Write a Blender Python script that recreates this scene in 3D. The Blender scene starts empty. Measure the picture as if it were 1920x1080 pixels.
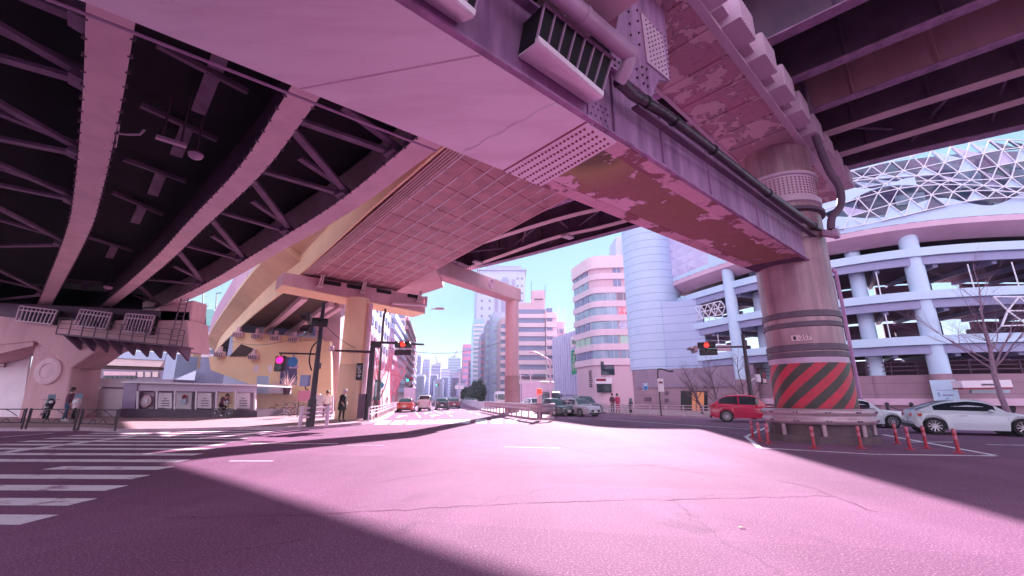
import bpy, bmesh, math, random
from mathutils import Vector, Matrix
R = math.radians
C = bpy.context.collection
sc = bpy.context.scene
# ------------------------------------------------------------------ camera, sky, sun, exposure
FPX, PITCH, EYE = 800.0, math.atan(206/800), 1.5
cd = bpy.data.cameras.new('camera'); cam = bpy.data.objects.new('camera', cd); C.objects.link(cam)
cam.location = (0, 0, EYE); cam.rotation_euler = (math.pi/2 + PITCH, 0, 0)
cd.sensor_width = 36; cd.lens = FPX/1920*36; cd.clip_start = 0.05; cd.clip_end = 6000
sc.camera = cam
SUN_AZ, SUN_EL = R(10.4), R(25.6)
w = bpy.data.worlds.new('World'); sc.world = w; w.use_nodes = True
nt = w.node_tree
sky = nt.nodes.new('ShaderNodeTexSky'); sky.sky_type = 'NISHITA'; sky.sun_disc = False
sky.sun_elevation = SUN_EL; sky.sun_rotation = SUN_AZ; sky.air_density = 1.0; sky.dust_density = 0.1; sky.ozone_density = 2.0
bg = nt.nodes['Background']; bg.inputs['Strength'].default_value = 0.06
tint = nt.nodes.new('ShaderNodeMix'); tint.data_type = 'RGBA'; tint.blend_type = 'MULTIPLY'; tint.inputs['Factor'].default_value = 1
tint.inputs['B'].default_value = (0.60, 0.86, 1.0, 1)
nt.links.new(sky.outputs[0], tint.inputs['A'])
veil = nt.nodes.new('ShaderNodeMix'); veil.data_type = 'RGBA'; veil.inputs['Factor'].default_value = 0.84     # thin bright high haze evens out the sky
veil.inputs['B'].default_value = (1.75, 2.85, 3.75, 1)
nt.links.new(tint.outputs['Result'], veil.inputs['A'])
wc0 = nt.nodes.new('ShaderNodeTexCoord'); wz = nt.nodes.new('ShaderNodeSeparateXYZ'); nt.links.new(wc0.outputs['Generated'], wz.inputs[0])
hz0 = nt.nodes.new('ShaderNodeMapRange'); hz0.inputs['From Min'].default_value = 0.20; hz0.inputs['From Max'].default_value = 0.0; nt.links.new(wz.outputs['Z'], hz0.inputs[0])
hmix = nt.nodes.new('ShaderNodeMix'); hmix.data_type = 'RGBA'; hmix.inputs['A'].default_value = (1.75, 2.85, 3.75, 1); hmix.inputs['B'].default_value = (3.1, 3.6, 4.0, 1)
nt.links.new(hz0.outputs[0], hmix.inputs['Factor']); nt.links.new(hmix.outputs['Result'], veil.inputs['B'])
# unseen bright clouds added to the sky behind the camera, to fill the shade
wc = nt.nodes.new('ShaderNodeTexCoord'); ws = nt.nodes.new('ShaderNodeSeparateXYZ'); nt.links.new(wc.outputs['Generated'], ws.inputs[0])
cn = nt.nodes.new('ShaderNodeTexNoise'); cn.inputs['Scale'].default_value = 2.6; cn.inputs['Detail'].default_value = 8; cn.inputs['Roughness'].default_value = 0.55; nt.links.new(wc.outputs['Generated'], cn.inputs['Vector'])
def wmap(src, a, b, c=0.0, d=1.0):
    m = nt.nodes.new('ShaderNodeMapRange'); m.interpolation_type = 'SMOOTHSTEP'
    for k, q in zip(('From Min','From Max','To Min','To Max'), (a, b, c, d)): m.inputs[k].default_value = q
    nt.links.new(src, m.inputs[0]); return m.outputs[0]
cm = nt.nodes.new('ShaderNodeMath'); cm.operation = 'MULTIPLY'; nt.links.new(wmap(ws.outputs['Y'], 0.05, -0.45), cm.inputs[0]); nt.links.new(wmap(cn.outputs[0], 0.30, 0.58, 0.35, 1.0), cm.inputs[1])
fill_cloud = nt.nodes.new('ShaderNodeMix'); fill_cloud.data_type = 'RGBA'; fill_cloud.inputs['B'].default_value = (7.9, 7.1, 9.0, 1)
nt.links.new(cm.outputs[0], fill_cloud.inputs['Factor']); nt.links.new(veil.outputs['Result'], fill_cloud.inputs['A']); nt.links.new(fill_cloud.outputs['Result'], bg.inputs['Color'])
sd = bpy.data.lights.new('sun', 'SUN'); sun = bpy.data.objects.new('sun', sd); C.objects.link(sun)
sd.energy = 4.9; sd.angle = R(0.5); sd.color = (1.0, 0.80, 0.90)
sun.rotation_euler = (math.pi/2 - SUN_EL, 0, math.pi - SUN_AZ)
sun.location = (0, 0, 60)
sc.view_settings.view_transform = 'Standard'; sc.view_settings.look = 'None'; sc.view_settings.exposure = 2.08
sc.view_settings.gamma = 1
sc.cycles.max_bounces = 10; sc.cycles.diffuse_bounces = 6; sc.cycles.glossy_bounces = 4
sc.cycles.sample_clamp_indirect = 6
# ------------------------------------------------------------------ helpers
_c, _s = math.cos(PITCH), math.sin(PITCH)
def ray(u, v):
    x, y = (u-960)/FPX, (540-v)/FPX
    return Vector((x, _c-y*_s, _s+y*_c))
def at(u, v, z=0.0):            # the point of height z seen at pixel (u, v)
    r = ray(u, v); t = (z-EYE)/r.z
    return Vector((r.x*t, r.y*t, z))
def aty(u, v, Y):               # the point at distance Y seen at pixel (u, v)
    r = ray(u, v); t = Y/r.y
    return Vector((r.x*t, Y, EYE+r.z*t))
def xy(p): return (p[0], p[1])
ORG = {}
class MB:
    def __init__(s): s.v = []; s.f = []; s.mi = []; s.m = 0
    def add(s, vs, fs):
        o = len(s.v); s.v += [Vector(q) for q in vs]
        for f in fs: s.f.append([o+i for i in f]); s.mi.append(s.m)
        return s
    def hexa(s, p):             # 8 corners: bottom loop then top loop
        return s.add(p, [(3,2,1,0),(4,5,6,7),(0,1,5,4),(1,2,6,5),(2,3,7,6),(3,0,4,7)])
    def box(s, c, d, rz=0, M=None):
        x, y, z = d[0]/2, d[1]/2, d[2]/2
        p = [Vector(q) for q in ((-x,-y,-z),(x,-y,-z),(x,y,-z),(-x,y,-z),(-x,-y,z),(x,-y,z),(x,y,z),(-x,y,z))]
        m = M if M is not None else Matrix.Rotation(rz, 3, 'Z')
        return s.hexa([m @ q + Vector(c) for q in p])
    def bar(s, p, q, w, h, up=(0,0,1)):
        p, q = Vector(p), Vector(q); d = (q-p)
        if d.length < 1e-6: return s
        d.normalize(); a = d.cross(Vector(up))
        if a.length < 1e-4: a = d.cross(Vector((0,1,0)))
        a.normalize(); b = a.cross(d); a *= w/2; b *= h/2
        return s.hexa([p-a-b, p+a-b, p+a+b, p-a+b, q-a-b, q+a-b, q+a+b, q-a+b])
    def tube(s, pts, r, n=8, closed=False):
        pts = [Vector(p) for p in pts]; k = len(pts)
        rs = r if isinstance(r, (list, tuple)) else [r]*k
        vs = []; fs = []; prev = None
        for i, p in enumerate(pts):
            if closed: d = pts[(i+1) % k]-pts[i-1]
            else: d = pts[min(i+1, k-1)]-pts[max(i-1, 0)]
            d.normalize()
            a = prev - d*prev.dot(d) if prev is not None else d.cross(Vector((0.3,0.1,1)))
            if a.length < 1e-3: a = d.cross(Vector((1,0.2,0)))
            a.normalize(); prev = a; b = d.cross(a)
            for j in range(n):
                t = 2*math.pi*j/n; vs.append(p+(a*math.cos(t)+b*math.sin(t))*rs[i])
        for i in range(k if closed else k-1):
            for j in range(n):
                i2 = (i+1) % k
                fs.append((i*n+j, i*n+(j+1) % n, i2*n+(j+1) % n, i2*n+j))
        if not closed: fs.append(tuple(range(n))[::-1]); fs.append(tuple((k-1)*n+j for j in range(n)))
        return s.add(vs, fs)
    def prism(s, poly, z0, z1):
        n = len(poly); zz0 = z0 if isinstance(z0, (list, tuple)) else [z0]*n; zz1 = z1 if isinstance(z1, (list, tuple)) else [z1]*n
        vs = [(p[0], p[1], zz0[i]) for i, p in enumerate(poly)]+[(p[0], p[1], zz1[i]) for i, p in enumerate(poly)]
        return s.add(vs, [tuple(range(n))[::-1], tuple(range(n, 2*n))]+[(i, (i+1) % n, n+(i+1) % n, n+i) for i in range(n)])
    def poly(s, pts): return s.add(pts, [tuple(range(len(pts)))])
    def sweep(s, path, prof, closed=False, caps=True):   # prof: (offset to the left of the path, height)
        path = [Vector(p) for p in path]; k = len(path); n = len(prof); vs = []
        for i, p in enumerate(path):
            d = path[min(i+1, k-1)]-path[max(i-1, 0)]; d.z = 0; d.normalize(); l = Vector((-d.y, d.x, 0))
            for o, z in prof: vs.append(p+l*o+Vector((0,0,z)))
        m = n if closed else n-1; fs = []
        for i in range(k-1):
            for j in range(m):
                j2 = (j+1) % n; fs.append((i*n+j, i*n+j2, (i+1)*n+j2, (i+1)*n+j))
        if closed and caps: fs += [tuple(range(n))[::-1], tuple((k-1)*n+j for j in range(n))]
        return s.add(vs, fs)
    def lathe(s, c, prof, n=32, M=None, caps=True):
        c = Vector(c); vs = []; k = len(prof); fs = []
        for r, z in prof:
            for j in range(n):
                t = 2*math.pi*j/n; q = Vector((r*math.cos(t), r*math.sin(t), z))
                vs.append((M @ q if M is not None else q)+c)
        for i in range(k-1):
            for j in range(n): fs.append((i*n+j, i*n+(j+1) % n, (i+1)*n+(j+1) % n, (i+1)*n+j))
        if caps:
            if prof[0][0] > 1e-4: fs.append(tuple(range(n))[::-1])
            if prof[-1][0] > 1e-4: fs.append(tuple((k-1)*n+j for j in range(n)))
        return s.add(vs, fs)
    def cyl(s, c, r, z0, z1, n=32, r2=None): return s.lathe((c[0], c[1], 0), [(r, z0), (r if r2 is None else r2, z1)], n)
    def disc(s, c, axis, r, t, n=16):    # short cylinder round an axis
        c = Vector(c); M = Vector(axis).to_track_quat('Z', 'Y').to_matrix()
        return s.lathe(c, [(r, -t/2), (r, t/2)], n, M)
    def ball(s, c, r, n=10, sq=(1,1,1)):
        k = max(4, n//2+1)
        return s.lathe(c, [(max(1e-5, r*math.sin(math.pi*i/k)), -r*math.cos(math.pi*i/k)) for i in range(k+1)], n, Matrix.Diagonal(Vector(sq)), caps=False)
    def build(s, name, mat, parent=None, smooth=False, weld=False, normals=True, bevel=0):
        o0 = ORG.get(parent, Vector((0,0,0))) if parent is not None else Vector((0,0,0))
        me = bpy.data.meshes.new(name)
        me.from_pydata([tuple(q-o0) for q in s.v], [], s.f)
        for i, m in enumerate(mat if isinstance(mat, (list, tuple)) else [mat]): me.materials.append(m)
        if isinstance(mat, (list, tuple)): me.polygons.foreach_set('material_index', s.mi)
        if normals or weld:
            bm = bmesh.new(); bm.from_mesh(me)
            if weld: bmesh.ops.remove_doubles(bm, verts=bm.verts, dist=1e-4)
            bmesh.ops.recalc_face_normals(bm, faces=bm.faces); bm.to_mesh(me); bm.free()
        if smooth:
            me.polygons.foreach_set('use_smooth', [True]*len(me.polygons))
            try: me.set_sharp_from_angle(angle=R(smooth if smooth is not True else 40))
            except Exception: pass
        ob = bpy.data.objects.new(name, me); C.objects.link(ob)
        if bevel:
            b = ob.modifiers.new('bevel', 'BEVEL'); b.width = bevel; b.segments = 2; b.limit_method = 'ANGLE'; b.angle_limit = R(50)
        if parent is not None: ob.parent = parent; ORG[ob] = o0
        return ob
def tag(o, label=None, cat=None, group=None, kind=None):
    if label: o['label'] = label
    if cat: o['category'] = cat
    if group: o['group'] = group
    if kind: o['kind'] = kind
    return o
def T(name, label, cat, loc=(0,0,0), group=None, local=False, rz=0):
    o = bpy.data.objects.new(name, None); C.objects.link(o); o.location = loc; o.rotation_euler = (0, 0, rz)
    o.empty_display_size = 0.2
    ORG[o] = Vector((0,0,0)) if local else Vector(loc)
    return tag(o, label, cat, group)
def S(ob): return tag(ob, kind='structure')
def copy_tree(o, parent=None):
    c = o.copy(); C.objects.link(c)
    if parent is not None: c.parent = parent
    ORG[c] = ORG.get(o, Vector((0,0,0)))
    for ch in list(o.children): copy_tree(ch, c)
    return c
def text(name, body, size, mat, parent, loc, rot, extrude=0.004, align='CENTER', spacing=1.0):
    cu = bpy.data.curves.new(name, 'FONT'); cu.body = body; cu.size = size; cu.extrude = extrude
    cu.align_x = align; cu.align_y = 'CENTER'; cu.space_line = spacing; cu.resolution_u = 2
    t = bpy.data.objects.new('letters', cu); C.objects.link(t)
    me = bpy.data.meshes.new_from_object(t.evaluated_get(bpy.context.evaluated_depsgraph_get())); bpy.data.objects.remove(t)
    me.materials.clear(); me.materials.append(mat)
    o = bpy.data.objects.new(name, me); C.objects.link(o); o.parent = parent
    o.location = Vector(loc)-ORG.get(parent, Vector((0,0,0))); o.rotation_euler = rot
    return o
def offs(path, d):              # plan offset of a polyline to the left by d
    path = [Vector(p) for p in path]; out = []
    for i, p in enumerate(path):
        t = path[min(i+1, len(path)-1)]-path[max(i-1, 0)]; t.z = 0; t.normalize()
        out.append(p+Vector((-t.y, t.x, 0))*d)
    return out
def smooth_path(pts, n=6):      # Catmull-Rom
    pts = [Vector(p) for p in pts]; P = [2*pts[0]-pts[1]]+pts+[2*pts[-1]-pts[-2]]; out = []
    for i in range(1, len(P)-2):
        for j in range(n):
            t = j/n; a, b, c, d = P[i-1], P[i], P[i+1], P[i+2]
            out.append(0.5*((2*b)+(c-a)*t+(2*a-5*b+4*c-d)*t*t+(3*b-a-3*c+d)*t**3))
    return out+[pts[-1]]
def arcpts(path, step):         # points every step metres with tangents
    path = [Vector(p) for p in path]; out = []; need = 0.0
    for a, b in zip(path, path[1:]):
        L = (b-a).length; d = (b-a)/L if L else Vector((1,0,0)); t = need
        while t < L: out.append((a+d*t, d)); t += step
        need = t-L
    return out
def ext(path, a=0, b=0):        # lengthen a polyline at its start and end
    path = [Vector(p) for p in path]
    if a: path = [path[0]+(path[0]-path[1]).normalized()*a]+path
    if b: path = path+[path[-1]+(path[-1]-path[-2]).normalized()*b]
    return path
# ------------------------------------------------------------------ materials
def mat(name, c1, c2=None, scale=3.0, rough=0.6, metal=0.0, bump=0.0, bscale=None, streak=False, spec=0.5, detail=6, lo=0.35, hi=0.65, coat=0, emit=0):
    m = bpy.data.materials.new(name); m.use_nodes = True; t = m.node_tree; b = t.nodes['Principled BSDF']
    b.inputs['Base Color'].default_value = (*c1, 1); b.inputs['Roughness'].default_value = rough; b.inputs['Metallic'].default_value = metal
    b.inputs['Specular IOR Level'].default_value = spec
    if coat: b.inputs['Coat Weight'].default_value = coat; b.inputs['Coat Roughness'].default_value = 0.04
    if emit: b.inputs['Emission Color'].default_value = (*c1, 1); b.inputs['Emission Strength'].default_value = emit
    L = t.links.new
    if c2 is not None or bump:
        tc = t.nodes.new('ShaderNodeTexCoord'); mp = t.nodes.new('ShaderNodeMapping'); L(tc.outputs['Object'], mp.inputs['Vector'])
        if streak: mp.inputs['Scale'].default_value = (1, 1, 0.12)
        no = t.nodes.new('ShaderNodeTexNoise'); no.inputs['Scale'].default_value = scale; no.inputs['Detail'].default_value = detail; no.inputs['Roughness'].default_value = 0.62
        L(mp.outputs[0], no.inputs['Vector'])
        if c2 is not None:
            mr = t.nodes.new('ShaderNodeMapRange'); mr.inputs['From Min'].default_value = lo; mr.inputs['From Max'].default_value = hi
            L(no.outputs[0], mr.inputs[0])
            mx = t.nodes.new('ShaderNodeMix'); mx.data_type = 'RGBA'; mx.inputs['A'].default_value = (*c1, 1); mx.inputs['B'].default_value = (*c2, 1)
            L(mr.outputs[0], mx.inputs['Factor']); L(mx.outputs['Result'], b.inputs['Base Color'])
        if bump:
            n2 = t.nodes.new('ShaderNodeTexNoise'); n2.inputs['Scale'].default_value = bscale or scale*8; n2.inputs['Detail'].default_value = 4
            L(tc.outputs['Object'], n2.inputs['Vector'])
            bp = t.nodes.new('ShaderNodeBump'); bp.inputs['Strength'].default_value = bump; bp.inputs['Distance'].default_value = 0.02
            L(n2.outputs[0], bp.inputs['Height']); L(bp.outputs[0], b.inputs['Normal'])
    return m
def nodes(m): return m.node_tree, m.node_tree.nodes, m.node_tree.links.new
def mixc(t, fac, a, b):
    mx = t.nodes.new('ShaderNodeMix'); mx.data_type = 'RGBA'
    for k, q in (('A', a), ('B', b)):
        if isinstance(q, tuple): mx.inputs[k].default_value = (*q, 1)
        else: t.links.new(q, mx.inputs[k])
    if isinstance(fac, float): mx.inputs['Factor'].default_value = fac
    else: t.links.new(fac, mx.inputs['Factor'])
    return mx.outputs['Result']
def ramp(t, src, a, b):
    mr = t.nodes.new('ShaderNodeMapRange'); mr.inputs['From Min'].default_value = a; mr.inputs['From Max'].default_value = b
    t.links.new(src, mr.inputs[0]); return mr.outputs[0]
def noise(t, vec, scale, detail=6, rough=0.6, dist=0.0):
    n = t.nodes.new('ShaderNodeTexNoise'); n.inputs['Scale'].default_value = scale; n.inputs['Detail'].default_value = detail
    n.inputs['Roughness'].default_value = rough; n.inputs['Distortion'].default_value = dist
    t.links.new(vec, n.inputs['Vector']); return n.outputs[0]
def mth(t, op, a, b=None):
    n = t.nodes.new('ShaderNodeMath'); n.operation = op
    for i, q in enumerate((a, b)):
        if q is None: continue
        if isinstance(q, (int, float)): n.inputs[i].default_value = q
        else: t.links.new(q, n.inputs[i])
    return n.outputs[0]
def objco(t): return t.nodes.new('ShaderNodeTexCoord').outputs['Object']

def asphalt_mat():
    m = mat('asphalt', (0.11, 0.05, 0.095), rough=0.9, spec=0.06); t, N, L = nodes(m); b = N['Principled BSDF']; v = objco(t)
    mp = N.new('ShaderNodeMapping'); mp.inputs['Rotation'].default_value = (0, 0, 0.35); mp.inputs['Scale'].default_value = (0.55, 0.07, 1); L(v, mp.inputs['Vector'])
    track = ramp(t, noise(t, mp.outputs[0], 1.0, 4, 0.5), 0.42, 0.66)      # worn wheel tracks along the lanes
    big = ramp(t, noise(t, v, 0.16, 5), 0.3, 0.7); fine = noise(t, v, 46, 5, 0.85); mid = ramp(t, noise(t, v, 1.3, 7, 0.65), 0.38, 0.7); oil = ramp(t, noise(t, v, 0.55, 6, 0.7, 0.8), 0.60, 0.72)
    c = mixc(t, big, (0.18, 0.070, 0.140), (0.245, 0.107, 0.196))
    c = mixc(t, mth(t, 'MULTIPLY', track, 0.45), c, (0.28, 0.135, 0.235))
    c = mixc(t, mth(t, 'MULTIPLY', mid, 0.35), c, (0.14, 0.062, 0.125))
    c = mixc(t, mth(t, 'MULTIPLY', oil, 0.55), c, (0.075, 0.033, 0.068))
    br = N.new('ShaderNodeTexBrick'); br.inputs['Scale'].default_value = 0.09; br.inputs['Mortar Size'].default_value = 0.0; br.offset = 0.37
    for k, q in (('Color1', (0.42,0.42,0.42,1)), ('Color2', (0.58,0.58,0.58,1)), ('Mortar', (0.5,0.5,0.5,1))): br.inputs[k].default_value = q
    mb_ = N.new('ShaderNodeMapping'); mb_.inputs['Rotation'].default_value = (0, 0, 0.2); L(v, mb_.inputs['Vector']); L(mb_.outputs[0], br.inputs['Vector'])
    ov = N.new('ShaderNodeMix'); ov.data_type = 'RGBA'; ov.blend_type = 'OVERLAY'; ov.inputs['Factor'].default_value = 0.55; L(c, ov.inputs['A']); L(br.outputs['Color'], ov.inputs['B']); c = ov.outputs['Result']
    c = mixc(t, ramp(t, fine, 0.55, 0.70), c, (0.74, 0.56, 0.69))
    c = mixc(t, ramp(t, fine, 0.46, 0.30), c, (0.05, 0.02, 0.045))
    vo = N.new('ShaderNodeTexVoronoi'); vo.feature = 'DISTANCE_TO_EDGE'; vo.inputs['Scale'].default_value = 0.085
    wv = N.new('ShaderNodeVectorMath'); wv.operation = 'ADD'; nn = N.new('ShaderNodeTexNoise'); nn.inputs['Scale'].default_value = 0.9; nn.inputs['Detail'].default_value = 6
    L(v, nn.inputs['Vector']); L(v, wv.inputs[0]); L(nn.outputs['Color'], wv.inputs[1]); L(wv.outputs[0], vo.inputs['Vector'])
    crack = mth(t, 'MULTIPLY', ramp(t, vo.outputs['Distance'], 0.0022, 0.0006), ramp(t, noise(t, v, 0.5, 3), 0.42, 0.6))
    c = mixc(t, mth(t, 'MULTIPLY', crack, 0.3), c, (0.04, 0.016, 0.036))
    L(c, b.inputs['Base Color'])
    L(mth(t, 'ADD', mth(t, 'MULTIPLY', big, 0.08), 0.82), b.inputs['Roughness'])
    bp = N.new('ShaderNodeBump'); bp.inputs['Strength'].default_value = 0.4; bp.inputs['Distance'].default_value = 0.01
    L(fine, bp.inputs['Height']); L(bp.outputs[0], b.inputs['Normal'])
    return m
def paint_mat():
    m = mat('road_paint', (0.7, 0.6, 0.7), rough=0.55); t, N, L = nodes(m); b = N['Principled BSDF']; v = objco(t)
    f = ramp(t, noise(t, v, 1.7, 9, 0.74), 0.53, 0.63); g = ramp(t, noise(t, v, 30, 3), 0.6, 0.7)
    c = mixc(t, f, (0.88, 0.80, 0.88), (0.34, 0.19, 0.31)); c = mixc(t, mth(t, 'MULTIPLY', g, 0.6), c, (0.2, 0.11, 0.18))
    L(c, b.inputs['Base Color']); return m
def peel_mat(name, old, fresh, rust, scale=0.9, thr=0.5, across=None, stain=False):
    m = mat(name, old, rough=0.65); t, N, L = nodes(m); b = N['Principled BSDF']; v = objco(t)
    n1 = noise(t, v, scale, 9, 0.68, 0.4); n2 = noise(t, v, scale*0.35, 4, 0.5); n3 = noise(t, v, scale*7, 6, 0.7)
    c = mixc(t, ramp(t, n2, 0.35, 0.65), old, rust)
    c = mixc(t, mth(t, 'MULTIPLY', ramp(t, n3, 0.4, 0.75), 0.35), c, tuple(q*0.5 for q in old))
    if stain:      # olive damp stain at the splice plate end of the beam
        ds = N.new('ShaderNodeVectorMath'); ds.operation = 'DISTANCE'; L(v, ds.inputs[0]); ds.inputs[1].default_value = (-9.6, -8.6, 6.5)
        q_ = mth(t, 'ADD', ds.outputs['Value'], mth(t, 'MULTIPLY', n2, 1.6))
        c = mixc(t, ramp(t, q_, 2.6, 1.5), c, (0.40, 0.30, 0.13)); c = mixc(t, mth(t, 'MULTIPLY', ramp(t, q_, 1.7, 1.25), 0.75), c, (0.10, 0.07, 0.05))
    if across:     # paint has let go most along the two edges of the beam
        dp = N.new('ShaderNodeVectorMath'); dp.operation = 'DOT_PRODUCT'; L(v, dp.inputs[0]); dp.inputs[1].default_value = (across[0], across[1], 0)
        e_ = ramp(t, mth(t, 'ABSOLUTE', mth(t, 'SUBTRACT', dp.outputs['Value'], across[2])), across[3]*0.3, across[3])
        n1 = mth(t, 'ADD', n1, mth(t, 'MULTIPLY', e_, 0.13))
    f = ramp(t, n1, thr, thr+0.015)
    c = mixc(t, f, c, fresh)
    rim = mth(t, 'MULTIPLY', ramp(t, n1, thr-0.012, thr-0.004), mth(t, 'SUBTRACT', 1.0, f))
    c = mixc(t, mth(t, 'MULTIPLY', rim, 0.6), c, (0.04, 0.012, 0.025))
    L(c, b.inputs['Base Color'])
    bp = N.new('ShaderNodeBump'); bp.inputs['Strength'].default_value = 0.5; bp.inputs['Distance'].default_value = 0.02
    L(f, bp.inputs['Height']); L(bp.outputs[0], b.inputs['Normal']); return m
def stripe_mat():               # red and dark hazard stripes winding round a pillar (object origin on its axis)
    m = mat('hazard_stripes', (0.5, 0.02, 0.04), rough=0.4); t, N, L = nodes(m); b = N['Principled BSDF']; v = objco(t)
    sp = N.new('ShaderNodeSeparateXYZ'); L(v, sp.inputs[0])
    ang = mth(t, 'ARCTAN2', sp.outputs['Y'], sp.outputs['X'])
    k = mth(t, 'ADD', mth(t, 'MULTIPLY', ang, 10/(2*math.pi)), mth(t, 'MULTIPLY', sp.outputs['Z'], -1.40))
    fr = mth(t, 'FRACT', k)
    f = ramp(t, fr, 0.49, 0.51)
    dirt = ramp(t, noise(t, v, 3, 7, 0.7), 0.35, 0.75)
    c = mixc(t, f, mixc(t, dirt, (0.62, 0.006, 0.05), (0.36, 0.012, 0.04)), mixc(t, dirt, (0.03, 0.022, 0.02), (0.06, 0.04, 0.035)))
    c = mixc(t, ramp(t, noise(t, v, 5, 9, 0.75), 0.64, 0.7), c, (0.3, 0.16, 0.12))
    L(c, b.inputs['Base Color']); return m
def grid_mat(name, c1, c2, line, sx, sz, lw=0.02, rough=0.5, axis='XZ'):   # panel joints, object space
    m = mat(name, c1, rough=rough); t, N, L = nodes(m); b = N['Principled BSDF']; v = objco(t)
    sp = N.new('ShaderNodeSeparateXYZ'); L(v, sp.inputs[0])
    f1 = mth(t, 'FRACT', mth(t, 'DIVIDE', sp.outputs[axis[1]], sz)); e1 = mth(t, 'LESS_THAN', f1, lw/sz)
    e = e1
    if sx:
        f2 = mth(t, 'FRACT', mth(t, 'DIVIDE', sp.outputs[axis[0]], sx)); e = mth(t, 'MAXIMUM', e1, mth(t, 'LESS_THAN', f2, lw/sx))
    n = ramp(t, noise(t, v, 0.5, 5), 0.3, 0.7)
    L(mixc(t, e, mixc(t, n, c1, c2), line), b.inputs['Base Color']); return m
M = {}
M['asphalt'] = asphalt_mat(); M['paint'] = paint_mat()
M['pave'] = mat('paving', (0.30, 0.17, 0.20), (0.42, 0.25, 0.27), 1.5, 0.8, bump=0.2, bscale=30)
M['kerb'] = mat('kerb_stone', (0.40, 0.26, 0.34), (0.52, 0.36, 0.44), 2, 0.8, bump=0.2)
M['earth'] = mat('earth', (0.18, 0.10, 0.14), (0.24, 0.14, 0.18), 0.3, 0.9)
M['pinkpaint'] = mat('pink_grey_steel_paint', (0.68, 0.46, 0.60), (0.60, 0.39, 0.52), 0.6, 0.42, bump=0.05, bscale=6)
M['covers'] = mat('smooth_cover_sheet', (0.94, 0.82, 0.90), rough=0.38)
def _cover():
    t, N, L = nodes(M['covers']); b = N['Principled BSDF']; v = objco(t)
    mp = N.new('ShaderNodeMapping'); mp.inputs['Rotation'].default_value = (0, 0, -0.70); mp.inputs['Scale'].default_value = (0.25, 1.6, 1); L(v, mp.inputs['Vector'])
    st = ramp(t, noise(t, mp.outputs[0], 0.9, 7, 0.65), 0.5, 0.72); bl = ramp(t, noise(t, v, 0.3, 5), 0.35, 0.65); sp = ramp(t, noise(t, v, 5, 8, 0.75), 0.60, 0.70)
    c = mixc(t, bl, (0.94, 0.82, 0.90), (0.88, 0.73, 0.83)); c = mixc(t, mth(t, 'MULTIPLY', st, 0.45), c, (0.66, 0.42, 0.55)); c = mixc(t, mth(t, 'MULTIPLY', sp, 0.22), c, (0.45, 0.25, 0.32))
    L(c, b.inputs['Base Color']); bp = N.new('ShaderNodeBump'); bp.inputs['Strength'].default_value = 0.25; bp.inputs['Distance'].default_value = 0.05
    L(noise(t, v, 0.8, 3), bp.inputs['Height']); L(bp.outputs[0], b.inputs['Normal'])
_cover()
M['beamside'] = mat('weathered_steel_side', (0.48, 0.25, 0.45), (0.25, 0.115, 0.24), 2.2, 0.5, bump=0.1, bscale=20, streak=True)
PEEL = lambda ac: peel_mat('peeling_brown_paint', (0.38, 0.15, 0.17), (0.80, 0.50, 0.60), (0.34, 0.17, 0.13), 0.8, 0.60, across=ac, stain=True)
M['peel2'] = peel_mat('peeling_upper_paint', (0.66, 0.28, 0.40), (0.80, 0.50, 0.58), (0.44, 0.32, 0.34), 1.1, 0.52)
M['peeledge'] = peel_mat('peeling_edge_paint', (0.78, 0.45, 0.55), (0.30, 0.11, 0.13), (0.66, 0.36, 0.44), 1.1, 0.535)
M['pillar'] = mat('stained_pillar_paint', (0.5, 0.29, 0.36), rough=0.30)
def _drips():
    t, N, L = nodes(M['pillar']); b = N['Principled BSDF']; v = objco(t)
    mp = N.new('ShaderNodeMapping'); mp.inputs['Scale'].default_value = (1, 1, 0.05); L(v, mp.inputs['Vector'])
    st = ramp(t, noise(t, mp.outputs[0], 3.2, 8, 0.7), 0.42, 0.66); bl = ramp(t, noise(t, v, 0.6, 5), 0.35, 0.65); sp = ramp(t, noise(t, v, 9, 6, 0.75), 0.62, 0.72)
    c = mixc(t, bl, (0.54, 0.30, 0.36), (0.35, 0.175, 0.22)); c = mixc(t, mth(t, 'MULTIPLY', st, 0.75), c, (0.20, 0.10, 0.145)); c = mixc(t, mth(t, 'MULTIPLY', sp, 0.5), c, (0.22, 0.10, 0.10))
    L(c, b.inputs['Base Color'])
_drips()
M['band'] = mat('dark_band', (0.09, 0.05, 0.09), (0.14, 0.08, 0.13), 3, 0.5)
M['stripes'] = stripe_mat()
M['darkdeck'] = mat('dark_deck_underside', (0.010, 0.005, 0.014), (0.020, 0.010, 0.026), 0.8, 0.9)  # near-black base colour for the deck undersides
M['darksteel'] = mat('dark_steel', (0.10, 0.05, 0.10), (0.16, 0.08, 0.14), 1.0, 0.6)  # dark purple base colour shared by many steel parts
M['brace'] = mat('dusty_brace', (0.25, 0.15, 0.25), (0.15, 0.08, 0.15), 1.5, 0.7)
M['flange'] = mat('pale_pink_flange', (0.80, 0.54, 0.60), (0.66, 0.43, 0.50), 0.9, 0.6, bump=0.05)
M['bolt'] = mat('bolt', (0.10, 0.04, 0.08), rough=0.5)
M['boltred'] = mat('rusty_bolt', (0.30, 0.05, 0.09), rough=0.6)
M['pipe'] = mat('pale_pipe', (0.56, 0.36, 0.52), (0.46, 0.28, 0.42), 1, 0.3, metal=0.0)
M['wrap'] = mat('black_pipe_wrap', (0.035, 0.022, 0.035), (0.10, 0.06, 0.09), 5, 0.3, bump=0.5, bscale=14)
M['yellow'] = mat('warm_cream_concrete', (0.92, 0.66, 0.42), (0.84, 0.58, 0.37), 0.5, 0.6, bump=0.05)
M['tan'] = mat('tan_soffit', (0.74, 0.52, 0.36), (0.64, 0.44, 0.30), 0.5, 0.7)
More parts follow.
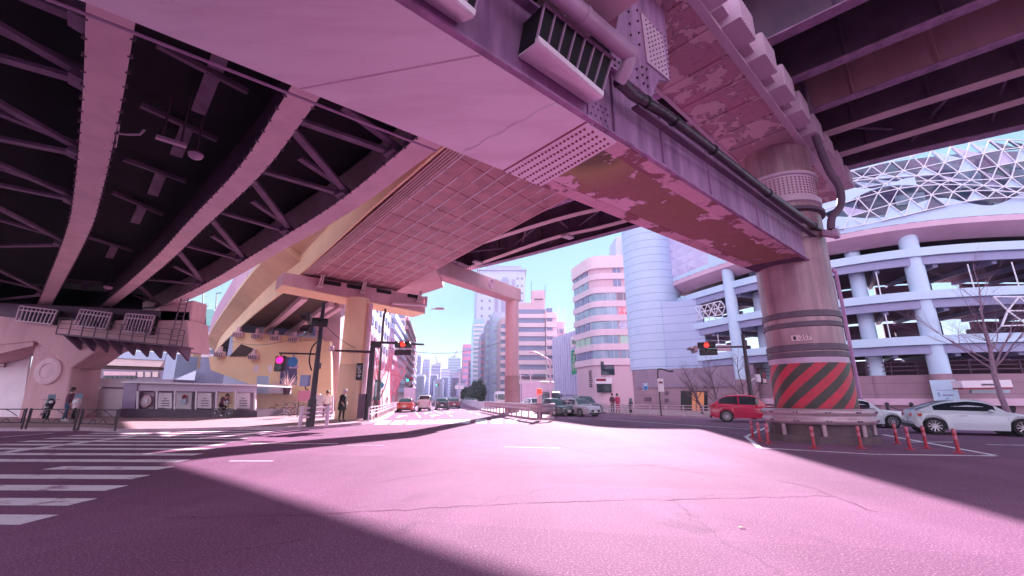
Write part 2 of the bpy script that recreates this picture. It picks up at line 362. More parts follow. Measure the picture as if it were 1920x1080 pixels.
M['pinkconc'] = mat('pink_concrete', (0.68, 0.40, 0.44), (0.54, 0.30, 0.34), 0.8, 0.7, bump=0.08, streak=True)
M['darkpanel'] = mat('dark_soffit_panel', (0.055, 0.035, 0.035), (0.085, 0.05, 0.05), 1.0, 0.7)
M['louvre'] = mat('black_recess', (0.008, 0.005, 0.010), rough=0.8)
M['white'] = mat('white_paint', (0.78, 0.70, 0.78), (0.70, 0.60, 0.70), 1.5, 0.45)
M['rail'] = mat('white_rail', (0.74, 0.58, 0.68), (0.62, 0.45, 0.56), 3, 0.4)
M['galv'] = mat('galvanised_rail', (0.50, 0.34, 0.40), (0.40, 0.25, 0.31), 2.5, 0.38, metal=0.35, bump=0.05)
M['darkpole'] = mat('dark_pole', (0.035, 0.018, 0.032), (0.055, 0.03, 0.05), 3, 0.45)
M['black'] = mat('black_plastic', (0.012, 0.010, 0.014), rough=0.5)
M['rubber'] = mat('tyre_rubber', (0.015, 0.012, 0.016), rough=0.75)
M['glass'] = mat('dark_glass', (0.02, 0.025, 0.04), rough=0.06, spec=0.8)
M['carglass'] = mat('car_glass', (0.018, 0.02, 0.032), rough=0.03, spec=0.9)
M['paleglass'] = mat('pale_reflecting_glass', (0.30, 0.40, 0.50), (0.22, 0.30, 0.42), 0.4, 0.12, spec=0.8)
M['rim'] = mat('alloy_rim', (0.62, 0.55, 0.62), rough=0.3, metal=0.8)
M['chrome'] = mat('bright_metal', (0.75, 0.7, 0.75), rough=0.15, metal=1)
M['headlamp'] = mat('headlamp_glass', (0.75, 0.75, 0.8), rough=0.1, coat=1)
M['tail'] = mat('tail_lamp_glass', (0.55, 0.01, 0.03), rough=0.15, coat=1)
M['plate'] = mat('number_plate', (0.75, 0.75, 0.75), rough=0.5)
M['cream'] = mat('cream_face', (0.80, 0.62, 0.60), (0.72, 0.55, 0.55), 0.6, 0.6)
M['skin'] = mat('skin', (0.55, 0.30, 0.25), rough=0.6)
M['hair'] = mat('dark_hair', (0.015, 0.010, 0.012), rough=0.5)
M['greyhair'] = mat('grey_hair', (0.45, 0.38, 0.40), rough=0.6)
M['cloth_black'] = mat('black_cloth', (0.015, 0.010, 0.016), rough=0.9)
M['cloth_blue'] = mat('blue_denim', (0.03, 0.06, 0.13), (0.05, 0.09, 0.17), 6, 0.9)
M['cloth_red'] = mat('red_cloth', (0.55, 0.03, 0.12), rough=0.9)
M['cloth_plum'] = mat('plum_cloth', (0.10, 0.03, 0.07), rough=0.9)
M['cloth_white'] = mat('white_cloth', (0.7, 0.65, 0.68), rough=0.9)
M['redlamp'] = mat('lit_red_lens', (1.0, 0.02, 0.015), emit=1.3)
M['pinklamp'] = mat('lit_pink_lens', (1.0, 0.01, 0.14), emit=1.1)
M['greenlamp'] = mat('lit_green_lens', (0.03, 0.9, 0.55), emit=0.9)
M['amber'] = mat('amber_lens', (0.8, 0.25, 0.03), rough=0.2)
M['offlens'] = mat('unlit_lens', (0.03, 0.02, 0.025), rough=0.2)
M['bluesign'] = mat('blue_sign', (0.02, 0.16, 0.42), rough=0.4)
M['greensign'] = mat('green_sign', (0.0, 0.30, 0.13), rough=0.4)
M['redsign'] = mat('dark_red_sign', (0.22, 0.005, 0.03), rough=0.5)
M['bollard'] = mat('red_bollard', (0.45, 0.02, 0.05), (0.30, 0.015, 0.04), 6, 0.45)
M['bollardband'] = mat('bollard_band', (0.52, 0.13, 0.20), rough=0.4)
M['bark'] = mat('bare_bark', (0.16, 0.09, 0.12), (0.10, 0.05, 0.08), 6, 0.9)
M['pinkbark'] = mat('pink_bark', (0.62, 0.17, 0.24), (0.50, 0.13, 0.20), 6, 0.85)  # saturated pink bark colour of the street trees
M['palebark'] = mat('pale_twigs', (0.30, 0.19, 0.26), (0.22, 0.13, 0.19), 6, 0.9)
M['tarp'] = mat('white_tarpaulin', (0.88, 0.76, 0.82), (0.78, 0.65, 0.73), 0.8, 0.5, bump=0.8, bscale=1.2)
M['yellowtarp'] = mat('yellow_tarpaulin', (0.80, 0.62, 0.45), (0.70, 0.50, 0.38), 0.8, 0.55, bump=0.8, bscale=1.0)  # plain yellow sheet colour
M['bluewall'] = mat('pale_blue_cladding', (0.46, 0.54, 0.70), (0.38, 0.46, 0.64), 0.4, 0.4)
M['orange'] = mat('orange_door', (0.80, 0.32, 0.12), (0.72, 0.27, 0.10), 2, 0.5)
# ================================================================== GROUND, ROADS, PAVEMENTS
S(MB().poly([(-900,-120,-0.02),(900,-120,-0.02),(900,1500,-0.02),(-900,1500,-0.02)]).build('ground', M['earth']))
road = MB()
road.poly([(-90,-40,0),(90,-40,0),(90,75,0),(-90,75,0)])
road.poly([(-20,75,0),(26,75,0),(-40,420,0),(-95,420,0)])
S(road.build('road', M['asphalt']))
def slab(name, poly, z1, m, km, kw=0.18):          # raised paving with a stone kerb along its visible edge
    S(MB().prism(poly, -0.01, z1).build(name, m))
kerbL = [(-60, 22.6, 0)]+[at(u, v) for u, v in ((0,808),(142,807),(227,810),(330,809),(450,806),(560,805),(630,801),(690,794),(722,784),(748,768),(775,758.5))]
kerbL += [Vector((-49, 250, 0))]
kL = smooth_path(kerbL[:-1], 3)+[kerbL[-1]]
slab('pavement', [xy(p) for p in kL]+[(-60,250),(-90,250),(-90,22.6)], 0.14, M['pave'], None)
S(MB().sweep(kL, [(0.02,0),(0.02,0.155),(-0.14,0.15),(-0.16,0)], closed=True).build('kerb', M['kerb']))
kerbR = [Vector((13, 120, 0)), at(1085,768), at(1140,776.5), at(1240,781), at(1340,785), at(1480,788), at(1640,791), at(1920,797), Vector((60, 21.0, 0))]
kR = [kerbR[0]]+smooth_path(kerbR[1:], 3)
slab('pavement', [xy(p) for p in kR]+[(90,21),(90,120)], 0.14, M['pave'], None)
S(MB().sweep(kR, [(0.02,0),(0.02,0.155),(-0.14,0.15),(-0.16,0)], closed=True).build('kerb', M['kerb']))
def at_isl(pts): return [xy(at(u, v)) for u, v in pts]
med = [(1040,787),(1000,787.5),(962,782),(905,771),(868,757.5),(880,756),(960,766),(1030,778)]
S(MB().prism(at_isl(med), -0.01, 0.16).build('median_island', M['kerb']))
# painted markings, 4 mm proud
def strip(mb, p, q, wd, z=0.004):
    p, q = Vector(p), Vector(q); d = (q-p).normalized(); n = Vector((-d.y, d.x, 0))*wd/2
    mb.poly([Vector((a.x, a.y, z)) for a in (p-n, p+n, q+n, q-n)])
cw = MB()
ra, rb = at(35,985), at(455,822)
for i, (u, v) in enumerate([(35,985),(125,949),(195,921),(245,899),(295,881.5),(330,867),(360,854.5),(386,844),(408,836),(430,829.5),(452,823.5),(470,818.5),(488,814),(505,810.5),(520,807)]):
    p = at(u, v); L = 7.6 if i != 4 else 2.55
    strip(cw, p+Vector((0, 0.24, 0)), p+Vector((-L, 0.24+0.10*L*0.2, 0)), 0.46)
S(cw.build('crosswalk', M['paint']))
ln = MB()
strip(ln, at(-60,857), at(335,807.5), 0.42, 0.008)
strip(ln, at(0,820), at(100,812), 0.18); strip(ln, at(470,832), at(634,832), 0.2); strip(ln, at(430,864.5), at(512,864.5), 0.09)
strip(ln, at(650,835), at(720,835), 0.05); strip(ln, at(945,838), at(1050,840), 0.035)
isl = [at(u, v) for u, v in ((1398,818),(1425,840),(1640,852),(1866,855))]
for a, b in zip(isl, isl[1:]): strip(ln, a, b, 0.16)
strip(ln, at(1866,854), at(1655,815), 0.16); strip(ln, at(1440,800), at(1400,818), 0.14)
for v in (806, 812): strip(ln, at(1420,v-6), at(1130,v-26), 0.14) if v == 812 else None
strip(ln, at(1700,829), at(1790,829), 0.12); strip(ln, at(1850,834), at(1990,836), 0.12)
def lane(pts, wd=0.15, dash=None):
    P = [at(u, v) for u, v in pts]
    for a, b in zip(P, P[1:]):
        if dash:
            L = (b-a).length; d = (b-a)/L; t = 0
            while t < L: strip(ln, a+d*t, a+d*min(L, t+dash), wd); t += dash*2
        else: strip(ln, a, b, wd)
lane([(788,783),(775,768),(790,757)]); lane([(830,776),(806,766)]); lane([(848,781),(812,757)], 0.15, 3); lane([(900,777),(840,761)], 0.15, 3)
S(ln.build('lane_markings', M['paint']))
c2 = MB()
for i, u in enumerate((716,745,773,800,825,848,872,904,934,962)):
    a, b = at(u-3, 796.5-i*0.42), at(u+8-i*1.2, 788.5-i*0.3); strip(c2, a, b, 0.75)
S(c2.build('crosswalk', M['paint']))
ar = MB()
for u, v, k in ((750,781.5,1),(813,780,1),(843,773,1),(800,775,1)):
    p = at(u, v); d = Vector((-0.12, 0.99, 0)); n = Vector((0.99, 0.12, 0))
    strip(ar, p-d*2, p+d*1.4, 0.2); ar.poly([Vector((*xy(q), 0.004)) for q in (p+d*1.4-n*0.55, p+d*1.4+n*0.55, p+d*3.2)])
S(ar.build('lane_arrows', M['paint']))
sm_ = MB(); rnd = random.Random(12)
def seam(pts, wd):
    P = smooth_path([at(u, v) for u, v in pts], 14); P = [p+Vector((rnd.gauss(0,.02), rnd.gauss(0,.03), 0)) for p in P]
    for a, b in zip(P, P[1:]): strip(sm_, a, b, wd*rnd.uniform(0.3, 1.3), 0.005)
seam([(300,972),(560,966),(880,949),(1200,938),(1560,931)], 0.014); seam([(1040,834),(1160,862),(1300,886)], 0.012); seam([(1300,886),(1480,905),(1640,960)], 0.010); seam([(700,905),(900,880),(1250,872)], 0.010)
S(sm_.build('road_seams', mat('tarry_seam', (0.09, 0.035, 0.075), (0.15, 0.06, 0.12), 3, 1.0, spec=0.0)))
p = at(1390,988,0.012); tag(MB().add([p+Vector(q) for q in ((-0.035,0,0),(-0.01,-0.022,0.006),(0.03,-0.012,0.012),(0.045,0.01,0.004),(0.012,0.022,0.01),(-0.02,0.018,0.004))], [(0,1,2,3,4,5)]).build('fallen_leaf', mat('orange_leaf', (0.8,0.32,0.05), rough=0.7)), 'small orange fallen leaf lying on the sunlit road', 'leaf')
# ================================================================== NEAR PIER: pillar, lower and upper crossbeam
Z1, Z1T, Z2, Z2T = 6.5, 8.05, 11.5, 12.85
PX, PY = 11.3, 16.5; RP = 1.27
pier = T('viaduct_pier', 'round stained pillar with red hazard stripes carrying peeling steel crossbeams', 'viaduct pier', (PX, PY, 0), 'piers of the expressway')
N0, N1, F0, F1 = at(1530,500,Z1), at(740,0,Z1), at(1430,515,Z1), at(240,35,Z1)
dN, dF = (N1-N0).normalized(), (F1-F0).normalized()
NE, FE = N1+dN*9, F1+dF*8.4
nOut = Vector((-dN.y, dN.x, 0)).normalized()
if nOut.dot(Vector((0,-1,0))) < 0: nOut = -nOut
ac0 = nOut.dot((N0+N1)/2-Vector((PX,PY,0))); ac1 = nOut.dot(F0.lerp(F1, 0.3)-Vector((PX,PY,0))); M['peel'] = PEEL((nOut.x, nOut.y, (ac0+ac1)/2, abs(ac0-ac1)/2))
NS, FS = N0-dN*1.2, F0-dF*1.0
up = Vector((0,0,1))
bm_ = MB(); hz = up*(Z1T-Z1)
bm_.hexa([NS, FS, FE, NE, NS+hz, FS+hz, FE+hz, NE+hz]); bm_.build('lower_crossbeam', M['beamside'], pier)
a1, a2, b2, b1 = at(940,322,Z1), at(1095,230,Z1), at(1152,267,Z1), at(1015,347,Z1)
def under(name, pts, m, t, top=Z1): 
    mb = MB(); p0 = [Vector((p.x, p.y, top-t)) for p in pts]; p1 = [Vector((p.x, p.y, top+0.004)) for p in pts]
    return mb.hexa(p0+p1).build(name, m, pier)
onN = lambda p: N0+dN*((p-N0).dot(dN))
onF = lambda p: F0+dF*((p-F0).dot(dF))
under('cover_sheet', [NE, FE, onF(a1), onN(a2)], M['covers'], 0.014)
sp_ = MB(); q = [onN(a2)-dN*0.02, onF(a1)-dF*0.02, onF(b1), onN(b2)]
sp_.hexa([Vector((p.x, p.y, Z1-0.03)) for p in q]+[Vector((p.x, p.y, Z1)) for p in q]); sp_.m = 1
for i in range(5):
    for j in range(22):
        s_, t_ = (i+0.6)/5.2, (j+0.5+0.5*(i % 2))/23
        e0 = q[1].lerp(q[0], t_); e1 = q[2].lerp(q[3], t_); c_ = e0.lerp(e1, s_)
        sp_.lathe((c_.x, c_.y, Z1-0.055), [(0.001,0),(0.026,0.004),(0.03,0.03)], 8, caps=False)
sp_.build('bolted_splice_plate', [M['covers'], M['boltred']], pier)
wl = MB(); wa, wb_ = onF(at(868,285,Z1)), onN(at(1040,192,Z1)); wl.tube([wa.lerp(wb_, k/14)+up*(-0.014+0.006*math.sin(k*2.1))+dN*0.03*math.sin(k*1.7) for k in range(15)], [0.02+0.012*abs(math.sin(k*1.3)) for k in range(15)], 6); wl.build('weld_seam', M['covers'], pier, smooth=True)
wl = MB(); wa, wb_ = onF(at(560,172,Z1)), onN(at(905,98,Z1)); wl.bar(wa-up*0.014, wb_-up*0.014, 0.03, 0.012); wl.build('sheet_joint', M['pinkpaint'], pier)
cs = MB()      # seam round the splice plate
cs.bar(q[0]+up*-0.02-dN*-0.02, q[1]+up*-0.02+dF*0.02, 0.03, 0.02); cs.build('plate_seam', M['boltred'], pier)
peelend_n, peelend_f = onN(at(1500,480,Z1)), onF(at(1395,500,Z1))
under('peeling_soffit', [onN(b2), onF(b1), peelend_f, peelend_n], M['peel'], 0.012)
eg = MB()
for A_, B_, sgn in ((onN(b2), peelend_n, -1), (onF(b1), peelend_f, 1)):
    d_ = (B_-A_).normalized(); k_ = Vector((-d_.y, d_.x, 0)); k_ = k_ if (k_.dot(nOut) < 0) == (sgn < 0) else -k_
    eg.hexa([Vector((p.x, p.y, Z1-0.026)) for p in (A_-k_*0.02, B_-k_*0.02, B_+k_*0.36, A_+k_*0.36)]+[Vector((p.x, p.y, Z1)) for p in (A_-k_*0.02, B_-k_*0.02, B_+k_*0.36, A_+k_*0.36)])
eg.build('flange_edge', M['peeledge'], pier)
rb_ = MB()
for i in range(12):
    t_ = i/11*1.15; rb_.bar(peelend_n-dN*t_+up*-0.012, peelend_f-dF*t_+up*-0.012, 0.045, 0.03)
rb_.build('ribbed_plate', M['darksteel'], pier)
cdt = MB(); o_ = -nOut*0.34
cdt.tube([onF(at(832,275,Z1))-nOut*0.30+up*0.03, FE-nOut*0.30+up*0.03], 0.026, 8); cdt.build('conduit', M['pipe'], pier, smooth=True)
def onp(u, v, o):              # pixel ray meets the vertical plane o metres outside the crossbeam's near side
    r = ray(u, v); P0 = N0+nOut*o; e = Vector((0,0,EYE)); t = (P0-e).dot(nOut)/r.dot(nOut)
    return e+r*t
# stiffeners and splice plates on the near side
sv = MB()
for u, v in ((1172,250),(1262,312),(1345,372),(1437,430)):
    p = onN(at(u, v, Z1)); sv.box(p+up*0.8+nOut*0.02, (0.06,0.06,1.5), math.atan2(dN.y, dN.x))
sv.bar(NS+up*0.02+nOut*0.05, NE+up*0.02+nOut*0.05, 0.12, 0.05); sv.bar(NS+up*1.52+nOut*0.08, NE+up*1.52+nOut*0.08, 0.2, 0.06)
sv.build('side_stiffener', M['beamside'], pier)
def plate(name, px, o, t, m, bolts=None, br=0.03, bm=None):
    P = [onp(u, v, o) for u, v in px]; n = len(P); mb = MB()
    mb.add([p for p in P]+[p-nOut*t for p in P], [tuple(range(n)), tuple(range(n,2*n))[::-1]]+[(i,(i+1)%n,n+(i+1)%n,n+i) for i in range(n)])
    mb.m = 1
    for u, v in bolts or []: mb.disc(onp(u, v, o)+nOut*0.02, nOut, 0.05, br, 8) if False else mb.disc(onp(u, v, o)+nOut*0.015, nOut, br, 0.03, 8)
    return mb.build(name, [m, bm or M['bolt']], pier)
g = [(1108+9*i+(4 if j % 2 else 0), 190+11*j+5*i) for i in range(4) for j in range(5)]
plate('splice_plate', [(1102,188),(1128,160),(1141,172),(1143,246),(1104,222)], 0.03, 0.02, M['beamside'], g, 0.022, M['beamside'])
g = [(1178,22),(1194,20),(1180,45),(1195,40),(1182,66),(1197,62),(1198,84),(1152,112),(1160,118),(1152,124),(1193,130),(1203,126),(1212,130),(1194,146),(1204,141),(1213,146),(1206,157),(1214,162)]
plate('gusset_plate', [(1146,108),(1172,-40),(1240,-40),(1252,90),(1256,152),(1236,150),(1222,182),(1150,160)], 0.05, 0.06, M['beamside'], g, 0.03)
g = [(1210+7*i+j*1.2, 38+8.5*j+i*6.2) for i in range(6) for j in range(10)]
plate('dotted_plate', [(1202,22),(1242,68),(1255,150),(1214,116)], 0.085, 0.03, M['pinkpaint'], g, 0.014)
# louvred bearing recess boxes
for k, (du, dv) in enumerate(((0,0),(-240,-150))):
    mb = MB(); f = [onp(u+du, v+dv, 0.5) for u, v in ((1004,76),(1019,8),(1147,112),(1126,180))]
    bk = [onp(u+du, v+dv, 0.02) for u, v in ((972,100),(1100,188))]
    fb = [p-nOut*0.48 for p in f]
    mb.hexa([bk[0], fb[1], fb[2], bk[1], f[0], f[1], f[2], f[3]])
    lb = mb.build('louvre_box', M['louvre'], pier)
    dn = -up*0.03
    pl_ = MB(); pl_.hexa([f[0]+dn, f[3]+dn, bk[1]+dn, bk[0]+dn, f[0]-up*0.07+nOut*0.05, f[3]-up*0.07+nOut*0.05, bk[1]-up*0.07, bk[0]-up*0.07]); pl_.bar(f[0]+nOut*0.03, f[3]+nOut*0.03, 0.08, 0.1); pl_.build('seat_plate', M['covers'], pier)
    fn = MB()
    for i in range(8):
        t_ = (i+0.02)/7.1; fn.bar(f[0].lerp(f[3], t_).lerp(f[1].lerp(f[2], t_), 0.04)+nOut*0.02, f[1].lerp(f[2], t_)+nOut*0.02, 0.02, 0.05, nOut)
    fn.bar(f[1]+nOut*0.02, f[2]+nOut*0.02, 0.05, 0.05); fn.build('louvre_fins', M['pipe'], lb)
# pipes along the beam
big = MB(); P = [onp(1000,-52,0.75), onp(1090,26,0.75), onp(1183,104,0.72)]
big.tube(P, 0.155, 20); big.tube([P[2]+(P[2]-P[1]).normalized()*-0.02, onp(1172,132,0.6), onp(1160,152,0.42)], 0.135, 20)
big.tube([P[1], P[1].lerp(P[2], 0.06)], 0.172, 20); big.build('downpipe', M['pipe'], pier, smooth=60)
wr = MB(); wp = [onp(1160,150,0.42), onp(1185,176,0.40), onp(1245,212,0.4), onp(1325,272,0.4), onp(1440,362,0.4), onp(1542,436,0.4)]
wr.tube(wp, [0.13,0.115,0.115,0.11,0.11,0.11], 14)
wr.build('wrapped_pipe', M['wrap'], pier, smooth=60)
cl = MB()
for t_ in (0.1,0.3,0.52,0.75,0.95):
    i = min(3, int(t_*4)); p = wp[1+i].lerp(wp[2+i], t_*4-i); d_ = (wp[2+i]-wp[1+i]).normalized(); cl.disc(p, d_, 0.135, 0.06, 14)
cl.build('pipe_clamp', M['black'], pier)
tr_ = MB(); tr_.bar(onp(1190,200,0.3), onp(1530,446,0.3), 0.16, 0.05); tr_.build('cable_tray', M['darksteel'], pier)
# pillar
pl = MB(); pl.cyl((PX,PY), RP, 0.0, Z2+0.02, 56); pl.build('pillar', M['pillar'], pier, smooth=True)
for z, h in ((4.50,0.12),(4.12,0.10),(3.28,0.12),(3.02,0.10)):
    bnd = MB(); bnd.lathe((PX,PY,z), [(RP+0.002,-h),(RP+0.045,-h+0.02),(RP+0.045,h-0.02),(RP+0.002,h)], 56)
    bnd.build('band', M['band'], pier, smooth=50)
MB().lathe((PX,PY,0), [(RP,0.85),(RP+0.03,0.85),(RP+0.03,2.72),(RP,2.72)], 56).build('hazard_wrap', M['stripes'], pier, smooth=50)
MB().lathe((PX,PY,0), [(RP+0.001,2.72),(RP+0.02,2.72),(RP+0.02,2.92),(RP+0.001,2.92)], 56).build('grey_wrap', M['pipe'], pier, smooth=50)
cam_dir = Vector((PX, PY, 0)).normalized()
nd = -cam_dir; nd = Matrix.Rotation(R(-3), 3, 'Z') @ nd; td = Vector((-nd.y, nd.x, 0))
pc = Vector((PX, PY, 3.62))+nd*(RP+0.012)
npb = MB(); npb.box(pc, (0.62, 0.03, 0.2), math.atan2(td.y, td.x)); npl = npb.build('number_plate', M['flange'], pier)
blk = MB(); blk.box(pc-td*0.2+nd*0.02 if False else pc+td*0.2+nd*0.018, (0.09,0.01,0.13), math.atan2(td.y, td.x))
rotz = math.atan2(nd.y, nd.x)+math.pi/2
blk.v = [v for v in blk.v]
sgn = Vector((math.cos(rotz), math.sin(rotz), 0))
b3 = MB(); b3.box(pc-sgn*0.2+nd*0.018, (0.09,0.012,0.13), rotz); b3.build('plate_mark', M['black'], npl)
text('plate_digits', '-257', 0.22, M['black'], npl, pc+sgn*0.09+nd*0.02, (math.pi/2, 0, rotz))
col = MB()
col.lathe((PX,PY,0), [(RP,8.9),(RP+0.1,8.95),(RP+0.12,9.15),(RP+0.04,9.2),(RP+0.04,10.05),(RP+0.12,10.08),(RP+0.12,10.2),(RP,10.25)], 56); col.m = 1
for k in range(56):
    for j in range(7):
        t_ = 2*math.pi*k/56; d_ = Vector((math.cos(t_), math.sin(t_), 0))
        if d_.y > 0.5: continue
        col.box(Vector((PX,PY,9.28+j*0.11))+d_*(RP+0.045), (0.03,0.05,0.05), t_)
col.build('bolted_collar', [M['pinkpaint'], M['boltred']], pier)
MB().lathe((PX,PY,0), [(RP,8.5),(RP+0.16,8.55),(RP+0.16,8.68),(RP,8.72)], 56).build('dark_ring', M['darksteel'], pier, smooth=40)
# upper crossbeam
U0, U1 = at(1330,0,Z2), at(1480,210,Z2); dU = (U0-U1).normalized(); nU = Vector((-dU.y, dU.x, 0))
if nU.dot(Vector((1,-1,0))) < 0: nU = -nU          # towards the camera's right
Uc = Vector((PX, PY, Z2)); wU = 1.1
A0, A1 = Uc-dU*6.8, Uc+dU*22
ub = MB(); hz = up*(Z2T-Z2)
ub.hexa([A0+nU*wU, A0-nU*wU, A1-nU*wU, A1+nU*wU]+[p+hz for p in (A0+nU*wU, A0-nU*wU, A1-nU*wU, A1+nU*wU)]); ub.build('upper_crossbeam', M['peel2'], pier)
us = MB()
for k in range(-3, 14):
    p = Uc+dU*(1.35*k+2.0); us.bar(p-nU*(wU-0.02)-up*0.02, p+nU*(wU-0.02)-up*0.02, 0.22, 0.05)
us.build('soffit_rib', M['peel2'], pier)
fl = MB(); fl.bar(A0+nU*(wU+0.09)-up*0.01, A1+nU*(wU+0.09)-up*0.01, 0.22, 0.10); fl.bar(A0-nU*(wU+0.05)-up*0.01, A1-nU*(wU+0.05)-up*0.01, 0.12, 0.10)
fl.bar(A0+nU*(wU+0.02)+up*0.4, A1+nU*(wU+0.02)+up*0.4, 0.06, 0.05); fl.build('beam_flange', M['pinkpaint'], pier)
for k in range(-3, 6):
    p = Uc+dU*(1.9*k+0.4)+nU*(wU+0.42)+up*0.42; rz = math.atan2(dU.y, dU.x)
    mb = MB(); mb.box(p, (1.15,0.56,0.8), rz)
    for i in range(9): mb.box(p+dU*(-0.5+0.125*i)+nU*0.29, (0.05,0.05,0.8), rz)
    mb.box(p+dU*0.8-nU*0.12+up*0.1, (0.45,0.3,0.5), rz)
    mb.build('bearing_pad', M['pinkpaint'], pier)
# dark hose running down the pillar's right side
hs = MB(); hp = [aty(1478,60,14.2), aty(1490,120,14.3), aty(1508,170,14.5), aty(1524,240,14.8), aty(1552,315,15.0), aty(1574,352,15.1), aty(1576,385,15.1), aty(1560,408,15.0), aty(1558,432,14.9)]
hs.tube(smooth_path(hp, 5), 0.13, 12); hs.build('drain_hose', M['darksteel'], pier, smooth=True)
el = MB(); el.tube([wp[-1], aty(1550,438,14.95), aty(1566,440,14.8)], 0.14, 12); el.disc(aty(1568,438,14.8), (0.6,-0.7,0), 0.2, 0.16, 14); el.build('pipe_elbow', M['pipe'], pier, smooth=60)
MB().tube([aty(1462,205,15.1), aty(1470,262,15.15)], 0.16, 12).build('stub_pipe', M['pinkpaint'], pier, smooth=True)
# hidden far leg of the same frame
lg = NE.lerp(FE, 0.5)+dN*-1.4
MB().cyl(xy(lg), 1.2, 0, Z1, 32).build('pillar', M['pillar'], pier, smooth=True)
# plinth, guard rail ring, island
pb = MB(); pb.prism([(PX+1.78*math.cos(t), PY+1.78*math.sin(t)) for t in [2*math.pi*(k+.5)/10 for k in range(10)]], 0, 0.24)
pb.prism([(PX+1.5*math.cos(t), PY+1.5*math.sin(t)) for t in [2*math.pi*(k+.5)/20 for k in range(20)]], 0.24, 0.86)
pb.build('plinth', mat('dark_stained_plinth', (0.16, 0.09, 0.11), (0.09, 0.05, 0.07), 2, 0.8, bump=0.2), pier)
gr = T('ring_guardrail', 'pink metal crash barrier ring wrapped round the striped pillar', 'guardrail', (PX, PY, 0))
rr = 1.70
ringp = [Vector((PX+rr*math.cos(2*math.pi*k/40), PY+rr*math.sin(2*math.pi*k/40), 0)) for k in range(41)]
wprof = [(0.0,0.62),(-0.05,0.66),(-0.09,0.74),(-0.05,0.82),(-0.01,0.88),(-0.05,0.94),(-0.09,1.02),(-0.05,1.10),(0.0,1.14)]
MB().sweep(ringp, wprof).build('rail', M['galv'], gr, smooth=70)
for k in range(8):
    t_ = 2*math.pi*(k+0.35)/8; p = Vector((PX+(rr-0.1)*math.cos(t_), PY+(rr-0.1)*math.sin(t_), 0))
    MB().cyl(xy(p), 0.07, 0.1, 1.05, 12).build('post', M['galv'], gr, smooth=True)
rbt = MB()
for k in range(12):
    t_ = 2*math.pi*(k+0.2)/12
    for j in (-1,1):
        for z in (0.74,1.02): rbt.disc(Vector((PX,PY,z))+Vector((math.cos(t_+0.03*j), math.sin(t_+0.03*j), 0))*(rr+0.1), (math.cos(t_), math.sin(t_), 0), 0.025, 0.04, 8)
rbt.build('rail_bolt', M['bolt'], gr)
# ================================================================== LEFT VIADUCT DECK
ZV = 8.3
vd = T('viaduct_deck', 'curved steel viaduct span with three pale flanges and dark underside at upper left', 'viaduct deck', (-10, 10, ZV), 'viaduct decks overhead')
def pxpath(pts, z): return [at(u, v, z) for u, v in pts]
fl1 = ext(smooth_path(pxpath([(205,60),(190,200),(165,360),(140,450),(85,568)], ZV), 4), 10, 10)
fl2 = ext(smooth_path(pxpath([(565,185),(470,320),(370,420),(290,500),(200,575)], ZV), 4), 11, 10)
fl3 = ext(smooth_path(pxpath([(772,292),(640,392),(500,475),(400,533),(290,586)], ZV), 4), 12, 10)
fl0 = offs(fl1, 4.0); flm = offs(fl1, 8.0)
slabp = [xy(p) for p in offs(fl3, -0.40)]+[xy(p) for p in reversed(offs(flm, 2))]
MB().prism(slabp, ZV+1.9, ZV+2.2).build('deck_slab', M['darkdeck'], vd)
def rivets(mb, f, offs_, step=0.62):
    mb.m = 1
    for p, d in arcpts(f, step):
        n_ = Vector((-d.y, d.x, 0)).normalized()
        for o in offs_: mb.box(p+n_*o+up*0.03, (0.05,0.09,0.09), math.atan2(d.y, d.x))
    return mb
for k, (f, wd) in enumerate(((fl0,0.62),(fl1,0.66),(fl2,0.60))):
    g_ = MB().sweep(f, [(-0.03,0.03),(-0.03,1.9),(0.03,1.9),(0.03,0.03)], closed=True).build('girder_web', M['darksteel'], vd)
    mb = MB().sweep(f, [(-wd/2,0),(wd/2,0),(wd/2,0.04),(-wd/2,0.04)], closed=True)
    rivets(mb, f, (-wd/2-0.01, wd/2+0.01)).build('girder_flange', [M['flange'], M['darksteel']], g_)
g_ = MB().sweep(fl3, [(-0.36,0.03),(-0.36,1.9),(-0.30,1.9),(-0.30,0.03)], closed=True).build('girder_web', M['flange'], vd)
mb = MB().sweep(fl3, [(-0.36,0),(0.34,0),(0.34,0.04),(-0.36,0.04)], closed=True); rivets(mb, fl3, (0.35,)).build('girder_flange', [M['flange'], M['darksteel']], g_)
MB().sweep(fl3, [(-0.40,1.9),(-0.40,3.3),(-0.25,3.3),(-0.25,1.9)], closed=True).build('parapet', M['cream'], vd)
def lerp_path(f, t): 
    i = t*(len(f)-1); k = min(int(i), len(f)-2); return f[k].lerp(f[k+1], i-k)
def cross(fa, fb, n, style):
    for k in range(n):
        t = (k+0.5)/n; t2 = (k+1.0)/n; t3 = k/n; mb = MB()
        if style == 'V':
            a, b, c_ = lerp_path(fa, t), lerp_path(fb, t3), lerp_path(fb, t2); z0, z1 = up*0.25, up*0.75
            mb.bar(a+z0, b.lerp(a, 0.04)+z1, 0.24, 0.10); mb.bar(a+z0, c_.lerp(a, 0.04)+z1, 0.24, 0.10)
            mid = lerp_path(fb, t); mb.bar(a.lerp(mid, 0.1)+up*0.5, a.lerp(mid, 0.62)+up*0.8, 0.22, 0.1); mb.bar(a+z0+up*-0.1, a.lerp(mid, 0.14)+z0+up*0.05, 0.5, 0.3)
        else:
            a, b = lerp_path(fa, t), lerp_path(fb, t); d_ = (lerp_path(fa, t2)-a).normalized()
            m_ = a.lerp(b, 0.55); mb.bar(a.lerp(b, 0.2)+up*1.6, a.lerp(b, 0.8)+up*1.6, 0.14, 0.14)
            mb.bar(m_+up*1.55, m_+d_*1.5+up*1.2, 0.34, 0.08)
        mb.build('cross_brace', M['brace'], vd)
